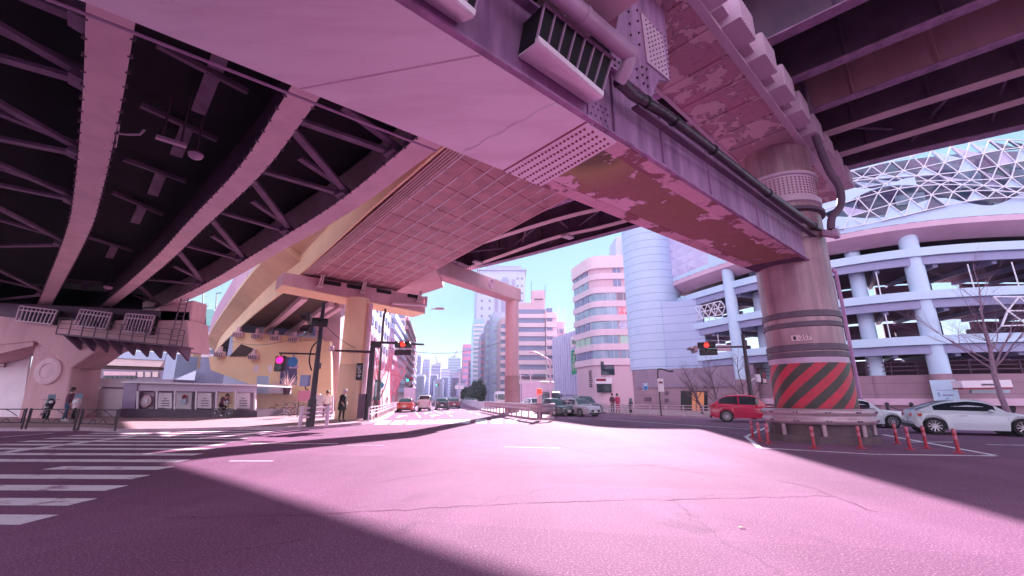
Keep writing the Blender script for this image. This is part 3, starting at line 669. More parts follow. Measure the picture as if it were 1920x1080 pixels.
cross(fl1, fl0, 6, 'V'); cross(fl3, fl2, 6, 'V'); cross(fl1, fl2, 7, 'T'); cross(fl0, flm, 6, 'V')
P = [aty(u, v, 32.6) for u, v in ((-190,515),(266,553),(262,600),(-190,590))]; mb = MB(); mb.hexa([P[3], P[2], P[2]+Vector((0,.15,0)), P[3]+Vector((0,.15,0)), P[0], P[1], P[1]+Vector((0,.15,0)), P[0]+Vector((0,.15,0))]); mb.build('end_diaphragm', M['darkdeck'], vd)
# lamps under the deck
def dome(u, v, r, label, rod=True):
    p = at(u, v, ZV+0.25); t_ = T('dome_lamp', label, 'lamp', p, 'dome lamps under the viaduct')
    mb = MB(); mb.lathe(p, [(0.001,-r*0.75),(r*0.5,-r*0.66),(r*0.85,-r*0.4),(r,0)], 20, caps=False); mb.build('globe', M['pipe'], t_, smooth=True)
    mb = MB(); mb.lathe(p, [(r,0),(r*1.05,0.03),(r*0.6,r*0.5),(0.04,r*0.6)], 20); mb.tube([p+up*r*0.5, p+up*1.7], 0.03, 8); mb.build('cap', M['darksteel'], t_, smooth=50)
dome(367,290,0.20,'near pale dome lamp hanging under the viaduct between two flanges'); dome(203,538,0.24,'farther small dome lamp hanging near the end of the viaduct')
p, q_ = at(292,256,ZV+0.3), at(350,274,ZV+0.3)
t_ = T('fluorescent_lamp', 'pale strip lamp fixed beside the dome lamp under the viaduct', 'lamp', p)
MB().bar(p, q_, 0.16, 0.09).build('housing', M['pipe'], t_); mb = MB()
for s_ in (0.2,0.8): mb.bar(p.lerp(q_, s_)+up*0.04, p.lerp(q_, s_)+up*1.62, 0.04, 0.04)
mb.build('hanger', M['darksteel'], t_)
p, q_ = at(222,232,ZV+0.2), at(270,252,ZV+0.2)
t_ = T('pipe_bracket', 'pale pipe bracket fixed to the side of the left flange', 'bracket', p)
mb = MB(); mb.tube([p, at(219,250,ZV+0.1), at(240,252,ZV+0.2), at(262,252,ZV+0.25), at(271,243,ZV+0.4)], 0.03, 8); mb.tube([at(216,275,ZV+0.15), at(222,236,ZV+0.2)], 0.035, 8); mb.build('pipe', M['pipe'], t_, smooth=True)
# ================================================================== MAIN EXPRESSWAY DECK (upper right to far column)
ZM = 12.9
md = T('expressway_deck', 'dark high expressway deck crossing from upper right to the far portal pier', 'viaduct deck', (12, 24, ZM), 'viaduct decks overhead')
E_ = ext(smooth_path(pxpath([(1920,245),(1590,321),(1190,429),(960,489),(830,519)], ZM), 4), 26, 40)
A_ = ext(smooth_path(pxpath([(1913,137),(1557,250),(1200,373),(1040,413),(850,473)], ZM), 4), 24, 40)
B_ = ext(smooth_path(pxpath([(1917,190),(1580,290),(1160,418),(1040,446),(930,484)], ZM), 4), 24, 40)
W_ = ext(pxpath([(1920,66),(1540,204)], ZM), 22, 34); W2 = offs(W_, 2.6); W3 = offs(W_, 5.2)
sl = [xy(p) for p in E_]+[xy(p) for p in reversed(offs(W3, 3.5))]
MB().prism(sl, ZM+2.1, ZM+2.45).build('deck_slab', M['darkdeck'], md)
for f, wd, mw in ((A_,0.5,'darksteel'),(B_,0.5,'darksteel'),(W_,0.42,'pinkconc'),(W2,0.42,'darksteel'),(W3,0.42,'darksteel')):
    mb = MB().sweep(f, [(-0.03,0.03),(-0.03,2.1),(0.03,2.1),(0.03,0.03)], closed=True)
    for p, d in arcpts(f, 2.4): mb.bar(p+up*0.05+Vector((-d.y, d.x, 0))*0.08, p+up*2.08+Vector((-d.y, d.x, 0))*0.08, 0.05, 0.14)
    g_ = mb.build('girder_web', M[mw], md)
    MB().sweep(f, [(-wd/2,0),(wd/2,0),(wd/2,0.05),(-wd/2,0.05)], closed=True).build('girder_flange', M['flange'] if f in (A_, B_) else M['beamside'], g_)
MB().sweep(E_, [(0,0.6),(0,3.6),(0.18,3.6),(0.18,0.6)], closed=True).build('edge_parapet', M['pinkpaint'], md)
MB().sweep(E_, [(0.2,0.1),(0.2,2.1),(0.26,2.1),(0.26,0.1)], closed=True).build('edge_girder', M['darksteel'], md)
MB().sweep(E_, [(-0.05,0.05),(0.5,0.05),(0.5,0.1),(-0.05,0.1)], closed=True).build('edge_flange', M['beamside'], md)
for k in range(9):
    t0, t1 = k/9, (k+0.55)/9; bz = MB(); fa, fb = (A_, B_) if k % 2 else (B_, A_)
    bz.bar(lerp_path(fa, t0)+up*0.5, lerp_path(fb, t1)+up*0.5, 0.09, 0.09); bz.bar(lerp_path(fb, t1)+up*0.5, lerp_path(E_, t1+0.03)+up*0.6, 0.08, 0.08); bz.build('lateral_brace', M['brace'], md)
for (u, v) in ((896,492),(1064,444)):
    p = at(u, v, ZM-0.1); t_ = T('soffit_lamp', 'flat road lamp under the expressway nearest the beam' if u > 1000 else 'flat road lamp under the expressway above the far portal', 'lamp', p, 'road lamps under the expressway')
    MB().box(p, (0.9,0.45,0.14), 0.7).build('lamp_head', M['rail'], t_); MB().bar(p, p+up*1.0, 0.08, 0.08).build('bracket', M['darksteel'], t_)
# ================================================================== FAR PORTAL PIER
cb = Vector((0.0, 43.2, 0)); fp = T('portal_pier', 'far pink round column with crossbeam bearing a ring emblem', 'viaduct pier', cb, 'piers of the expressway')
bd = Vector((-0.56, -0.83, 0)).normalized(); bn = Vector((-bd.y, bd.x, 0)); ZB0, ZB1 = 11.2, 12.6
MB().cyl(xy(cb), 0.68, 3.6, ZB0, 40).build('column', M['pinkconc'], fp, smooth=True)
MB().cyl(xy(cb), 0.72, 0.0, 3.6, 40).build('column_base', mat('dark_pink_column_base', (0.42,0.22,0.24), (0.34,0.17,0.19), 1, 0.7), fp, smooth=True)
e0, e1 = cb-bd*0.72, cb+bd*19
mb = MB(); mb.hexa([Vector((p.x,p.y,z)) for z in (ZB0,ZB1) for p in (e0-bn*0.7, e0+bn*0.7, e1+bn*0.7, e1-bn*0.7)]); mb.build('crossbeam', M['pinkconc'], fp, bevel=0.12)
pe = cb+bd*4.6; sgn_ = 1 if bn.dot(-pe) > 0 else -1
tr = MB(); tr.tube([Vector((pe.x,pe.y,11.95))+bn*sgn_*0.72+Vector((0,0,0))+(bd*math.cos(a)*0.42+up*math.sin(a)*0.42) for a in [2*math.pi*k/24 for k in range(24)]], 0.07, 8, closed=True)
tr.tube([Vector((pe.x,pe.y,11.95))+bn*sgn_*0.72+(bd*math.cos(a)*0.22+up*math.sin(a)*0.22) for a in [2*math.pi*k/24 for k in range(24)]], 0.05, 8, closed=True); tr.build('ring_emblem', M['pinkpaint'], fp, smooth=True)
pp = MB()
for k in range(6):
    a = cb+bd*(8+1.7*k); pp.bar(Vector((a.x,a.y,12.72))+bn*sgn_*0.75, Vector((a.x,a.y,12.72))+bn*sgn_*0.75+bd*1.5, 0.2, 0.2)
pp.build('drain_trough', M['pinkpaint'], fp)
cg = MB()
for k in range(22):
    a = cb+bd*(6.2+0.33*k); cg.bar(Vector((a.x,a.y,12.62))+bn*sgn_*0.6, Vector((a.x,a.y,13.7))+bn*sgn_*0.6, 0.04, 0.04)
cg.build('service_cage', M['darksteel'], fp)
xr = T('ramp_deck', 'pale pink soffit of a distant ramp beyond the grey panelled ramp', 'viaduct deck', at(790,530,11.0), 'viaduct decks overhead')
MB().prism([xy(at(u, v, 11.0)) for u, v in ((748,566),(832,538.5),(815,500),(700,520))], 11.0, 11.5).build('deck_slab', M['pinkconc'], xr)
# ================================================================== PANELLED RAMP and its curved continuation
ZR = 9.5
Lp = pxpath([(826,288),(700,392),(563,517)], ZR); Rp = pxpath([(1050,376),(900,461),(740,546)], ZR)
rd = T('ramp_deck', 'ramp with a brown panelled soffit and cream outer girder running to the cream column', 'viaduct deck', (-6, 20, ZR), 'viaduct decks overhead')
L0 = Lp[0]+(Lp[0]-Lp[-1]).normalized()*4.2; R0 = Rp[0]+(Rp[0]-Rp[-1]).normalized()*2.6
L1, R1 = Lp[-1], Rp[-1]
sf = MB(); sf.m = 0
sf.hexa([L0, R0, R1, L1]+[p+up*0.12 for p in (L0, R0, R1, L1)])
sf.m = 1; NL = 9
for i in range(NL+1):
    t_ = i/NL; a, b = L0.lerp(R0, t_), L1.lerp(R1, t_); d_ = (b-a).normalized()
    if 0 < i < NL:
        Lg = (b-a).length; k = 0; t0 = 0
        while t0 < Lg:                 # the joint strips are broken at the panel ends
            t1 = min(Lg, t0+1.52); sf.bar(a+d_*t0-up*0.012, a+d_*t1-up*0.012, 0.055 if (k*7+i*3) % 5 else 0.03, 0.02); t0 += 1.6; k += 1
sf.m = 2; n_ = 12
for k in range(1, n_):
    t_ = k/n_; sf.bar(L0.lerp(L1, t_)-up*0.006, R0.lerp(R1, t_)-up*0.006, 0.025, 0.014)
sm = mat('brown_soffit_panel', (0.58, 0.27, 0.31), (0.36, 0.16, 0.19), 1.3, 0.55, bump=0.06, bscale=3)
sf.build('panelled_soffit', [sm, M['white'], M['boltred']], rd)
Lc = [L0, Lp[1], L1]
MB().sweep(Lc, [(0.02,-0.02),(0.02,1.6),(0.12,1.6),(0.12,-0.02)], closed=True).build('outer_girder', M['yellow'], rd)
st = MB()
for k in range(5): st.tube([L0+Vector((0.09*k+0.02, 0.07*k, -0.05)), L1+Vector((0.09*k+0.02, 0.07*k, -0.05))], 0.028, 6)
st.build('soffit_conduits', M['cream'], rd)
MB().sweep(Lc, [(0.12,1.55),(1.15,2.0),(1.15,2.3),(0.12,2.3)], closed=True).build('cantilever', M['tan'], rd)
kn = MB()
for p, d in arcpts(Lc, 1.5): kn.disc(p+Vector((-d.y, d.x, 0))*0.16+up*1.5, (d.x, d.y, 0), 0.06, 0.1, 8)
kn.tube([p+Vector((-0.14,-0.1,1.5)) for p in Lc], 0.03, 6); kn.build('drain_line', M['cream'], rd)
MB().sweep(Lc, [(1.0,2.3),(1.15,2.3),(1.15,4.1),(1.0,4.1)], closed=True).build('barrier', M['white'], rd)
MB().sweep([R0, R1], [(0,-0.02),(-0.1,-0.02),(-0.1,1.9),(0,1.9)], closed=True).build('inner_girder', M['pinkconc'], rd)
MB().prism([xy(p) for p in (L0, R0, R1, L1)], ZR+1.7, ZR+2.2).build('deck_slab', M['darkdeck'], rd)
# ---------------- portal under the ramp (cream column)
cbase = at(641,787,0.14); cbase = Vector((cbase.x, cbase.y+0.9, 0.14))
cp_ = T('ramp_pier', 'cream round column and wide crossbeam under the panelled ramp', 'viaduct pier', cbase, 'piers of the expressway')
BL, BR = L1+(L1-R1).normalized()*1.2, R1+(R1-L1).normalized()*2.2
ZL, ZRr = 8.45, 7.9
xd = (BR-BL).normalized(); xn = Vector((-xd.y, xd.x, 0)); xn = xn if xn.y > 0 else -xn
# place the beam so that the column stands under it
sh = (cbase-BL).dot(xn)-1.0
BLn, BRn = BL+xn*sh*0.55, BR+xn*sh*0.55
def lv(p, z): return Vector((p.x, p.y, z))
mb = MB(); mb.hexa([lv(BLn,ZL), lv(BRn,ZRr), lv(BRn+xn*2.0,ZRr), lv(BLn+xn*2.0,ZL), lv(BLn,9.32), lv(BRn,9.2), lv(BRn+xn*2.0,9.2), lv(BLn+xn*2.0,9.32)])
mb.build('crossbeam', M['pinkconc'], cp_, bevel=0.04)
mb = MB(); mb.hexa([lv(BLn-xn*0.05,ZL-0.03), lv(BRn-xn*0.05,ZRr-0.03), lv(BRn+xn*2.05,ZRr-0.03), lv(BLn+xn*2.05,ZL-0.03), lv(BLn-xn*0.05,ZL+0.03), lv(BRn-xn*0.05,ZRr+0.03), lv(BRn+xn*2.05,ZRr+0.03), lv(BLn+xn*2.05,ZL+0.03)])
mb.build('soffit_plate', M['yellow'], cp_)
MB().cyl(xy(cbase), 0.78, 0.1, 8.3, 36).build('column', M['yellow'], cp_, smooth=True)
MB().cyl(xy(cbase), 0.80, 0.1, 3.7, 36).build('column_sleeve', M['tan'], cp_, smooth=True)
MB().tube([cbase+Vector((0.98,-0.15,0)), cbase+Vector((0.98,-0.15,7.8))], 0.16, 12).build('downpipe', M['flange'], cp_, smooth=True)
bt = MB()
for t_ in (0.22,0.5,0.93):
    p = BLn.lerp(BRn, t_); p = lv(p, 0)-xn*0.1
    for s_ in (-0.07,0.07): bt.bar(p+xd*s_+up*9.45-xn*0.45, p+xd*s_+up*8.75, 0.06, 0.16)
    bt.box(p+up*8.7, (0.4,0.3,0.1), math.atan2(xd.y, xd.x))
bt.build('tie_bracket', M['cream'], cp_)
for t_ in (0.3,0.45,0.66,0.9):
    pk = MB(); p = lv(BLn.lerp(BRn, t_), 9.08)-xn*0.03; pk.box(p, (1.1,0.1,0.26), math.atan2(xd.y, xd.x))
    pk.build('bearing_pocket', M['louvre'], cp_)
dr = MB(); q0, q1 = lv(BLn.lerp(BRn, 0.72), 8.25)-xn*0.25, lv(BLn.lerp(BRn, 0.99), 8.45)-xn*0.25
dr.tube([q0+up*-0.3, q0, q1, q1+up*0.7], 0.12, 10); dr.build('drain_pipe', M['flange'], cp_, smooth=60)
# ---------------- curved ramp beyond the portal
c2_ = T('curved_ramp', 'cream curved ramp with white barrier and dark soffit bending away at left', 'viaduct deck', (-20, 36, 9), 'viaduct decks overhead')
Z3 = 9.0
Lc2 = smooth_path([lv(L1, Z3), lv(at(503,570,Z3), Z3), lv(at(447,618,Z3), Z3), lv(at(412,652,Z3), Z3), lv(at(402,672,Z3), Z3)], 5)
MB().sweep(Lc2, [(0.0,0),(0.0,2.1),(0.12,2.1),(0.12,0)], closed=True).build('outer_girder', M['yellow'], c2_)
MB().sweep(Lc2, [(0.12,1.5),(1.5,2.3),(1.5,2.6),(0.12,2.6)], closed=True).build('cantilever', M['tan'], c2_)
MB().sweep(Lc2, [(1.36,2.6),(1.5,2.6),(1.5,4.9),(1.36,4.9)], closed=True).build('barrier', M['white'], c2_)
pb_ = MB()
for p, d in arcpts(Lc2, 1.1): n_ = Vector((-d.y, d.x, 0)).normalized(); pb_.box(p+n_*1.53+up*3.75, (0.1,0.1,2.3), math.atan2(d.y, d.x))
pb_.build('barrier_ribs', M['pinkpaint'], c2_)
Rc2 = [lv(BRn-xd*3.2, Z3), lv(at(640,577,Z3), Z3), lv(at(590,605,Z3), Z3), lv(at(560,627,Z3), Z3)]
MB().prism([xy(p) for p in Lc2[:11]]+[xy(p) for p in reversed(Rc2[1:])], Z3+0.5, Z3+0.8).build('dark_soffit', M['darkpanel'], c2_)
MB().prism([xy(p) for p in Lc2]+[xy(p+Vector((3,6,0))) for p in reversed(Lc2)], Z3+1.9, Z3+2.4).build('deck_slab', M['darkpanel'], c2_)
for a, b in (((572,556),(497,622)),((622,570),(537,628))):
    p, q_ = at(*a, Z3+0.3), at(*b, Z3+0.3); MB().bar(p, q_, 0.5, 0.5).build('inner_girder', M['flange'], c2_)
MB().bar(lv(Rc2[1],Z3+0.4), lv(Rc2[-1],Z3+0.4), 0.4, 0.9).build('inner_girder', M['flange'], c2_)
# ---------------- cream abutment with bearing ledges
ab = T('ramp_abutment', 'cream stepped abutment wall with bearing ledges and a purple door', 'viaduct pier', aty(520,745,45)*1.0, 'piers of the expressway')
def wallpx(name, px, Yd, th, m, parent, slope=0.0):
    P = [aty(u, v, Yd) for u, v in px]; n = len(P); mb = MB()
    mb.add(P+[p+Vector((0,th,0)) for p in P], [tuple(range(n)), tuple(range(n,2*n))[::-1]]+[(i,(i+1)%n,n+(i+1)%n,n+i) for i in range(n)])
    return mb.build(name, m, parent)
wallpx('wall', [(437,622),(600,634),(604,786),(528,788),(524,740),(395,694),(391,668),(436,668)], 46, 5, M['yellow'], ab)
wallpx('wall', [(555,640),(560,790),(622,790),(620,640)], 45.4, 0.5, M['yellow'], ab)
wallpx('side_pier', [(592,560),(590,790),(632,790),(640,560)], 47, 3, M['flange'], ab)
wallpx('door_panel', [(528,668),(562,672),(556,722),(524,720)], 45.9, 0.08, mat('purple_panel', (0.12,0.08,0.24), (0.09,0.06,0.2), 1, 0.5), ab)
wallpx('dark_opening', [(430,668),(452,645),(476,654),(462,668)], 45.9, 0.08, M['darkpanel'], ab)
for u, v in ((447,627),(482,630),(517,634),(551,637),(412,664),(476,669)):
    mb = MB(); p = aty(u, v, 45.7); mb.box(p, (0.95,0.5,0.55)); mb.box(p+up*0.5, (0.3,0.3,0.6)); ob = mb.build('bearing', M['flange'], ab)
    mb = MB()
    for k in range(5): mb.box(p+Vector((-0.38+0.19*k,-0.27,-0.05)), (0.06,0.06,0.4))
    mb.build('bearing_ribs', M['darksteel'], ob)
# ================================================================== LEFT HAMMERHEAD PIER
YP = 31.0
hp_ = T('hammerhead_pier', 'pink square pier with wide cap carrying the curved viaduct and a walkway', 'viaduct pier', aty(95,790,YP), 'piers of the expressway')
H_ = lambda px, Yd: [aty(u, v, Yd) for u, v in px]
def wallx(name, px, Yd, th, m, bevel=0):
    P = H_(px, Yd); n = len(P); mb = MB()
    mb.add(P+[p+Vector((0,th,0)) for p in P], [tuple(range(n)), tuple(range(n,2*n))[::-1]]+[(i,(i+1)%n,n+(i+1)%n,n+i) for i in range(n)])
    return mb.build(name, m, hp_, bevel=bevel)
wallx('column', [(66,640),(29,800),(118,800),(134,690),(160,640)], YP, 2.4, M['pinkconc'], 0.15)
wallx('cap', [(-160,600),(-160,600),(-80,655),(66,640),(134,690),(185,655),(205,650),(355,660),(352,600)], YP-0.4, 2.2, M['pinkconc'], 0.1)
wallx('cap_upper', [(-160,560),(-160,602),(355,602),(355,585)], YP+0.2, 1.8, M['darksteel'])
wallx('corbel', [(-160,575),(-160,655),(-70,680),(62,648),(62,600)], YP-0.3, 2.1, M['pinkconc'])
p = aty(89,696,YP-0.12); mb = MB(); mb.lathe(p, [(0.95,0.12),(0.95,0),(0.86,-0.06),(0.55,-0.06),(0.5,0.0),(0.42,-0.04),(0.0001,-0.04)], 32, Matrix.Rotation(R(90), 3, 'X') @ Matrix.Diagonal(Vector((1,1,-1)))); mb.build('ring_emblem', M['flange'], hp_, smooth=35)
for u0 in (30,148,238):
    fr = MB(); P = H_([(u0+8,574),(u0+78,582),(u0+66,608),(u0,601)] if u0 < 100 else ([(u0+4,580),(u0+62,587),(u0+50,617),(u0-8,610)] if u0 < 200 else [(u0,588),(u0+52,592),(u0+42,626),(u0-10,620)]), YP-0.9)
    for i in range(4): fr.bar(P[i], P[(i+1) % 4], 0.10, 0.08)
    for k in range(1, 9): fr.bar(P[3].lerp(P[2], k/9), P[0].lerp(P[1], k/9), 0.06, 0.06)
    fr.bar(P[0].lerp(P[3], 0.25), P[1].lerp(P[2], 0.25), 0.08, 0.08)
    cgo = fr.build('bearing_cage', M['pinkpaint'], hp_)
    bk = MB(); Q = [q+Vector((0,0.3,0)) for q in P]; bk.add(Q+[q+Vector((0,0.1,0)) for q in Q], [(0,1,2,3),(7,6,5,4),(0,1,5,4),(1,2,6,5),(2,3,7,6),(3,0,4,7)]); bk.build('cage_back', M['louvre'], cgo)
wk = MB(); a, b = aty(120,628,YP-1.4), aty(352,652,YP-1.4)
wk.bar(a, b, 1.2, 0.1); wk.build('walkway', M['darksteel'], hp_)
hr = MB()
for k in range(3): hr.bar(a+Vector((0,-0.55,0.4+0.35*k)), b+Vector((0,-0.55,0.4+0.35*k)), 0.04, 0.04)
for k in range(11): p = a.lerp(b, k/10)+Vector((0,-0.55,0)); hr.bar(p, p+up*1.1, 0.05, 0.05)
hr.build('handrail', M['darksteel'], hp_)
for k in range(9):
    br_ = MB(); p = a.lerp(b, (k+0.5)/9); br_.add([p+Vector((-0.08,-0.5,0)), p+Vector((-0.08,0.9,0)), p+Vector((-0.08,0.9,-0.9)), p+Vector((0.08,-0.5,0)), p+Vector((0.08,0.9,0)), p+Vector((0.08,0.9,-0.9))], [(0,1,2),(5,4,3),(0,1,4,3),(1,2,5,4),(2,0,3,5)])
    br_.build('walkway_bracket', M['darksteel'], hp_)
wallx('end_post', [(300,575),(296,645),(350,655),(362,562)], YP+0.2, 1.6, M['pinkconc'], 0.1)
ld = MB(); a, b = aty(316,650,YP-1.6), aty(340,560,YP-1.6); w_ = Vector((0.5,0,0))
ld.bar(a, b, 0.05, 0.05); ld.bar(a+w_, b+w_, 0.05, 0.05)
for k in range(12): p = a.lerp(b, (k+0.5)/12); ld.bar(p, p+w_, 0.03, 0.03)
ld.build('ladder', M['darksteel'], hp_)
ins = MB()
for i in range(9):
    for j in range(5): ins.box(aty(70+i*3.8, 652+j*4.6, YP-0.02), (0.09,0.04,0.11))
ins.build('inspection_grid', M['flange'], hp_)
# tarpaulin wall, red sign and board left of the pier
tw = T('site_hoarding', 'white tarpaulin site wall with a red figure sign left of the pink pier', 'hoarding', aty(15,795,YP+2))
P = [aty(-120,648,YP+2), aty(58,650,YP+2), aty(38,795,YP+2), aty(-140,795,YP+2)]; mb = MB(); mb.hexa([P[3], P[2], P[2]+Vector((0,.15,0)), P[3]+Vector((0,.15,0)), P[0], P[1], P[1]+Vector((0,.15,0)), P[0]+Vector((0,.15,0))]); mb.build('tarpaulin', M['tarp'], tw)
mb = MB(); mb.bar(aty(-120,642,YP+1.7), aty(62,644,YP+1.7), 0.5, 0.18); mb.build('top_rail', M['darksteel'], tw)
P = [aty(u, v, YP+1.8) for u, v in ((-14,666),(14,665),(7,688),(-18,688))]; mb = MB(); mb.add(P+[p+Vector((0,.06,0)) for p in P], [(0,1,2,3),(7,6,5,4),(0,1,5,4),(1,2,6,5),(2,3,7,6),(3,0,4,7)]); sg = mb.build('warning_sign', M['redsign'], tw)
mb = MB(); p = aty(6,677,YP+1.75); mb.box(p, (0.18,0.03,0.45)); mb.ball(p+up*0.32, 0.1, 8); mb.box(p+Vector((-0.2,0,0.05)), (0.3,0.03,0.08)); mb.box(p+Vector((0,0,-0.3)), (0.3,0.03,0.2)); mb.build('figure_pictogram', M['white'], sg)
# ================================================================== LEFT BACKGROUND
fb = T('footbridge', 'pale blue and cream covered footbridge seen behind the hammerhead pier', 'footbridge', aty(240,760,60))
def wallg(parent, name, px, Yd, th, m):
    P = [aty(u, v, Yd) for u, v in px]; n = len(P); mb = MB()
    mb.add(P+[p+Vector((0,th,0)) for p in P], [tuple(range(n)), tuple(range(n,2*n))[::-1]]+[(i,(i+1)%n,n+(i+1)%n,n+i) for i in range(n)])
    return mb.build(name, m, parent)
wallg(fb, 'upper_fascia', [(150,655),(312,661),(308,676),(130,667)], 60, 3, M['bluewall'])
wallg(fb, 'lower_fascia', [(100,667),(308,676.5),(300,688),(90,681)], 60.2, 3, M['cream'])
wallg(fb, 'underside', [(90,681.5),(300,688.5),(294,693),(90,688)], 60.6, 2.5, M['darkpanel'])
wallg(fb, 'end_tower', [(312,665),(333,665),(325,711),(304,711)], 59, 4, M['bluewall'])
wallg(fb, 'pier', [(150,690),(158,690),(158,770),(150,770)], 62, 1, M['cream'])
rl = MB(); 
for k in range(14): p = aty(160+11*k, 655.3+0.42*k, 59.9); rl.box(p+up*0.3, (0.1,0.1,0.6))
rl.build('parapet_rail', M['white'], fb)
gb = T('low_building', 'grey glazed low building with pink panels under the covered footbridge', 'building', aty(200,760,75))
wallg(gb, 'wall', [(120,690),(325,694),(325,770),(120,770)], 75, 8, mat('grey_violet_wall', (0.20,0.15,0.22), (0.26,0.2,0.28), 0.5, 0.5))
wallg(gb, 'pink_panel', [(194,696),(254,697),(254,704),(194,704)], 74.8, 0.1, M['flange'])
for k in range(7): wallg(gb, 'window', [(194+9*k,705.5),(201+9*k,705.5),(201+9*k,710),(194+9*k,710)], 74.8, 0.1, M['glass'])
for k in range(3): wallg(gb, 'shutter', [(258+14*k,697),(268+14*k,697),(268+14*k,707),(258+14*k,707)], 74.8, 0.1, M['cream'])
# construction building with green net roof between the viaducts
nb = T('scaffolded_building', 'grey building with green netted roof frame between the two viaducts', 'building', aty(390,760,85))
wallg(nb, 'wall', [(358,612),(440,612),(440,770),(350,770)], 85, 10, mat('grey_blue_wall', (0.28,0.30,0.40), (0.22,0.24,0.34), 0.4, 0.6))
wallg(nb, 'roof_net', [(366,580),(402,580),(404,611),(364,611)], 85.5, 6, mat('green_net', (0.22,0.52,0.46), (0.30,0.60,0.54), 2, 0.8))
for k in range(4): wallg(nb, 'floor_band', [(356,622+14*k),(440,622+14*k),(440,628+14*k),(355,628+14*k)], 84.7, 0.3, M['white'])
mb = MB(); q_ = aty(378,612,86); 
for u, v0 in ((378,545),(403,550),(384,568)): p = aty(u, 615, 86); p2 = aty(u+3, v0, 86); mb.tube([p, p2], 0.09, 6)
mb.tube([aty(406,550,86), aty(416,549,86)], 0.09, 6); mb.tube([aty(382,574,86), aty(391,574,86)], 0.06, 6); mb.build('roof_mast', M['darkpole'], nb)
yp = T('scaffold_tower', 'narrow yellow and pink scaffold wrap beside the walkway ladder', 'scaffold', aty(350,760,70))
wallg(yp, 'wrap', [(352,600),(370,602),(358,690),(344,690)], 70, 2, M['yellowtarp']); wallg(yp, 'wrap', [(336,650),(352,640),(346,712),(332,712)], 69, 2, M['flange'])
bg_ = T('sheeted_building', 'blue grey sheeted building site behind the cream abutment', 'building', aty(430,760,80))
wallg(bg_, 'sheeting', [(362,672),(440,672),(520,700),(520,765),(362,765)], 80, 6, mat('blue_sheeting', (0.26,0.26,0.40), (0.20,0.20,0.33), 0.6, 0.6, bump=0.6, bscale=0.8))
for k in range(3): wallg(bg_, 'scaffold_lift', [(430,694+8*k),(520,700+8*k),(520,702+8*k),(430,696+8*k)], 79.5, 0.3, M['pinkpaint'])
# white hoardings and glazed display pavilion
wh = T('site_hoarding', 'white tarpaulin hoarding behind the parked motorcycle and standing rider', 'hoarding', aty(170,788,34))
wallg(wh, 'tarpaulin', [(128,727),(232,728),(226,788),(120,790)], 34, 0.2, M['tarp']); wallg(wh, 'upper_sheet', [(128,708),(236,710),(234,726),(126,725)], 34.4, 0.2, M['tarp'])
wallg(wh, 'dark_rail', [(190,725.5),(232,726.5),(232,729),(190,728)], 33.9, 0.2, M['darksteel'])  # dark steel strip between the two sheets
yt = T('site_hoarding', 'yellow tarpaulin hoarding behind the parked bicycles', 'hoarding', aty(540,790,42))
wallg(yt, 'tarpaulin', [(480,738),(600,738),(606,786),(478,786)], 39.5, 0.25, M['yellowtarp']); wallg(yt, 'upper_board', [(502,719),(544,720),(544,738),(502,738)], 39.3, 0.2, M['white'])
wallg(yt, 'banner', [(482,705),(504,705),(502,738),(480,738)], 39.2, 0.1, M['bluewall']); wallg(yt, 'white_sheet', [(588,740),(625,742),(625,782),(588,782)], 39.0, 0.1, M['tarp'])
for u in (480,506): wallg(yt, 'flag', [(u-3,685),(u+3,684),(u+2,698),(u-3,698)], 39.3, 0.05, M['white'])
gp = T('display_pavilion', 'long glazed display pavilion with exhibit panels on a dark curved plinth', 'pavilion', aty(355,784,32.5))
wallg(gp, 'roof', [(226,714.5),(482,721),(482,724),(226,717.5)], 31.6, 5, M['white'])
wallg(gp, 'plinth', [(226,766),(482,770),(482,784),(222,782)], 32, 4.5, mat('dark_plinth', (0.05,0.02,0.05), (0.08,0.035,0.075), 2, 0.35))
wallg(gp, 'upper_panel', [(232,718),(480,724),(480,736),(232,732)], 32.3, 0.1, mat('lilac_panel', (0.58,0.44,0.60), (0.52,0.39,0.54), 0.5, 0.3))
wallg(gp, 'back_panel', [(232,732),(480,736),(480,770),(230,766)], 34.5, 0.1, mat('lilac_back', (0.66,0.50,0.62), (0.60,0.45,0.56), 0.5, 0.5))
wallg(gp, 'end_panel', [(232,718),(258,718.5),(252,766),(228,765)], 32.2, 1.5, mat('violet_glass', (0.32,0.22,0.36), (0.26,0.17,0.30), 0.5, 0.2))
for k, u in enumerate((260,298,330,372,410,444)):
    if k in (1,3,5):
        pn = wallg(gp, 'notice_panel', [(u,736),(u+24,736.6),(u+24,766),(u-2,765)], 32.6, 0.06, M['tarp'])
        mb = MB()
        for j in range(4): mb.box(aty(u+12, 747+4.6*j, 32.55), (0.55 if j else 0.2,0.02,0.05))
        mb.build('notice_lines', M['darksteel'], pn)
    else:
        pn = wallg(gp, 'exhibit_panel', [(u,734),(u+30,735),(u+28,767),(u-2,766)], 32.8, 0.06, mat('exhibit_%d' % k, ((0.55,0.38,0.48),(0.72,0.62,0.68),(0.75,0.52,0.36))[k//2], ((0.36,0.22,0.32),(0.66,0.55,0.62),(0.7,0.48,0.34))[k//2], 2, 0.5))
        mb = MB(); p = aty(u+14, 752, 32.6)
        if k == 0:
            mb.disc(p, (0,1,0), 0.42, 0.12, 14); mb.m = 1; mb.box(p+Vector((0,-0.1,0)), (0.42,0.06,0.36))
        else: mb.disc(p+Vector((0,0,0.3)), (0,1,0), 0.16, 0.06, 12); mb.m = 1; mb.disc(p, (0,1,0), 0.22, 0.05, 12)
        mb.build('exhibit_emblem', [M['flange'], M['white']] if k == 0 else [M['redsign'], M['bluewall']], pn)
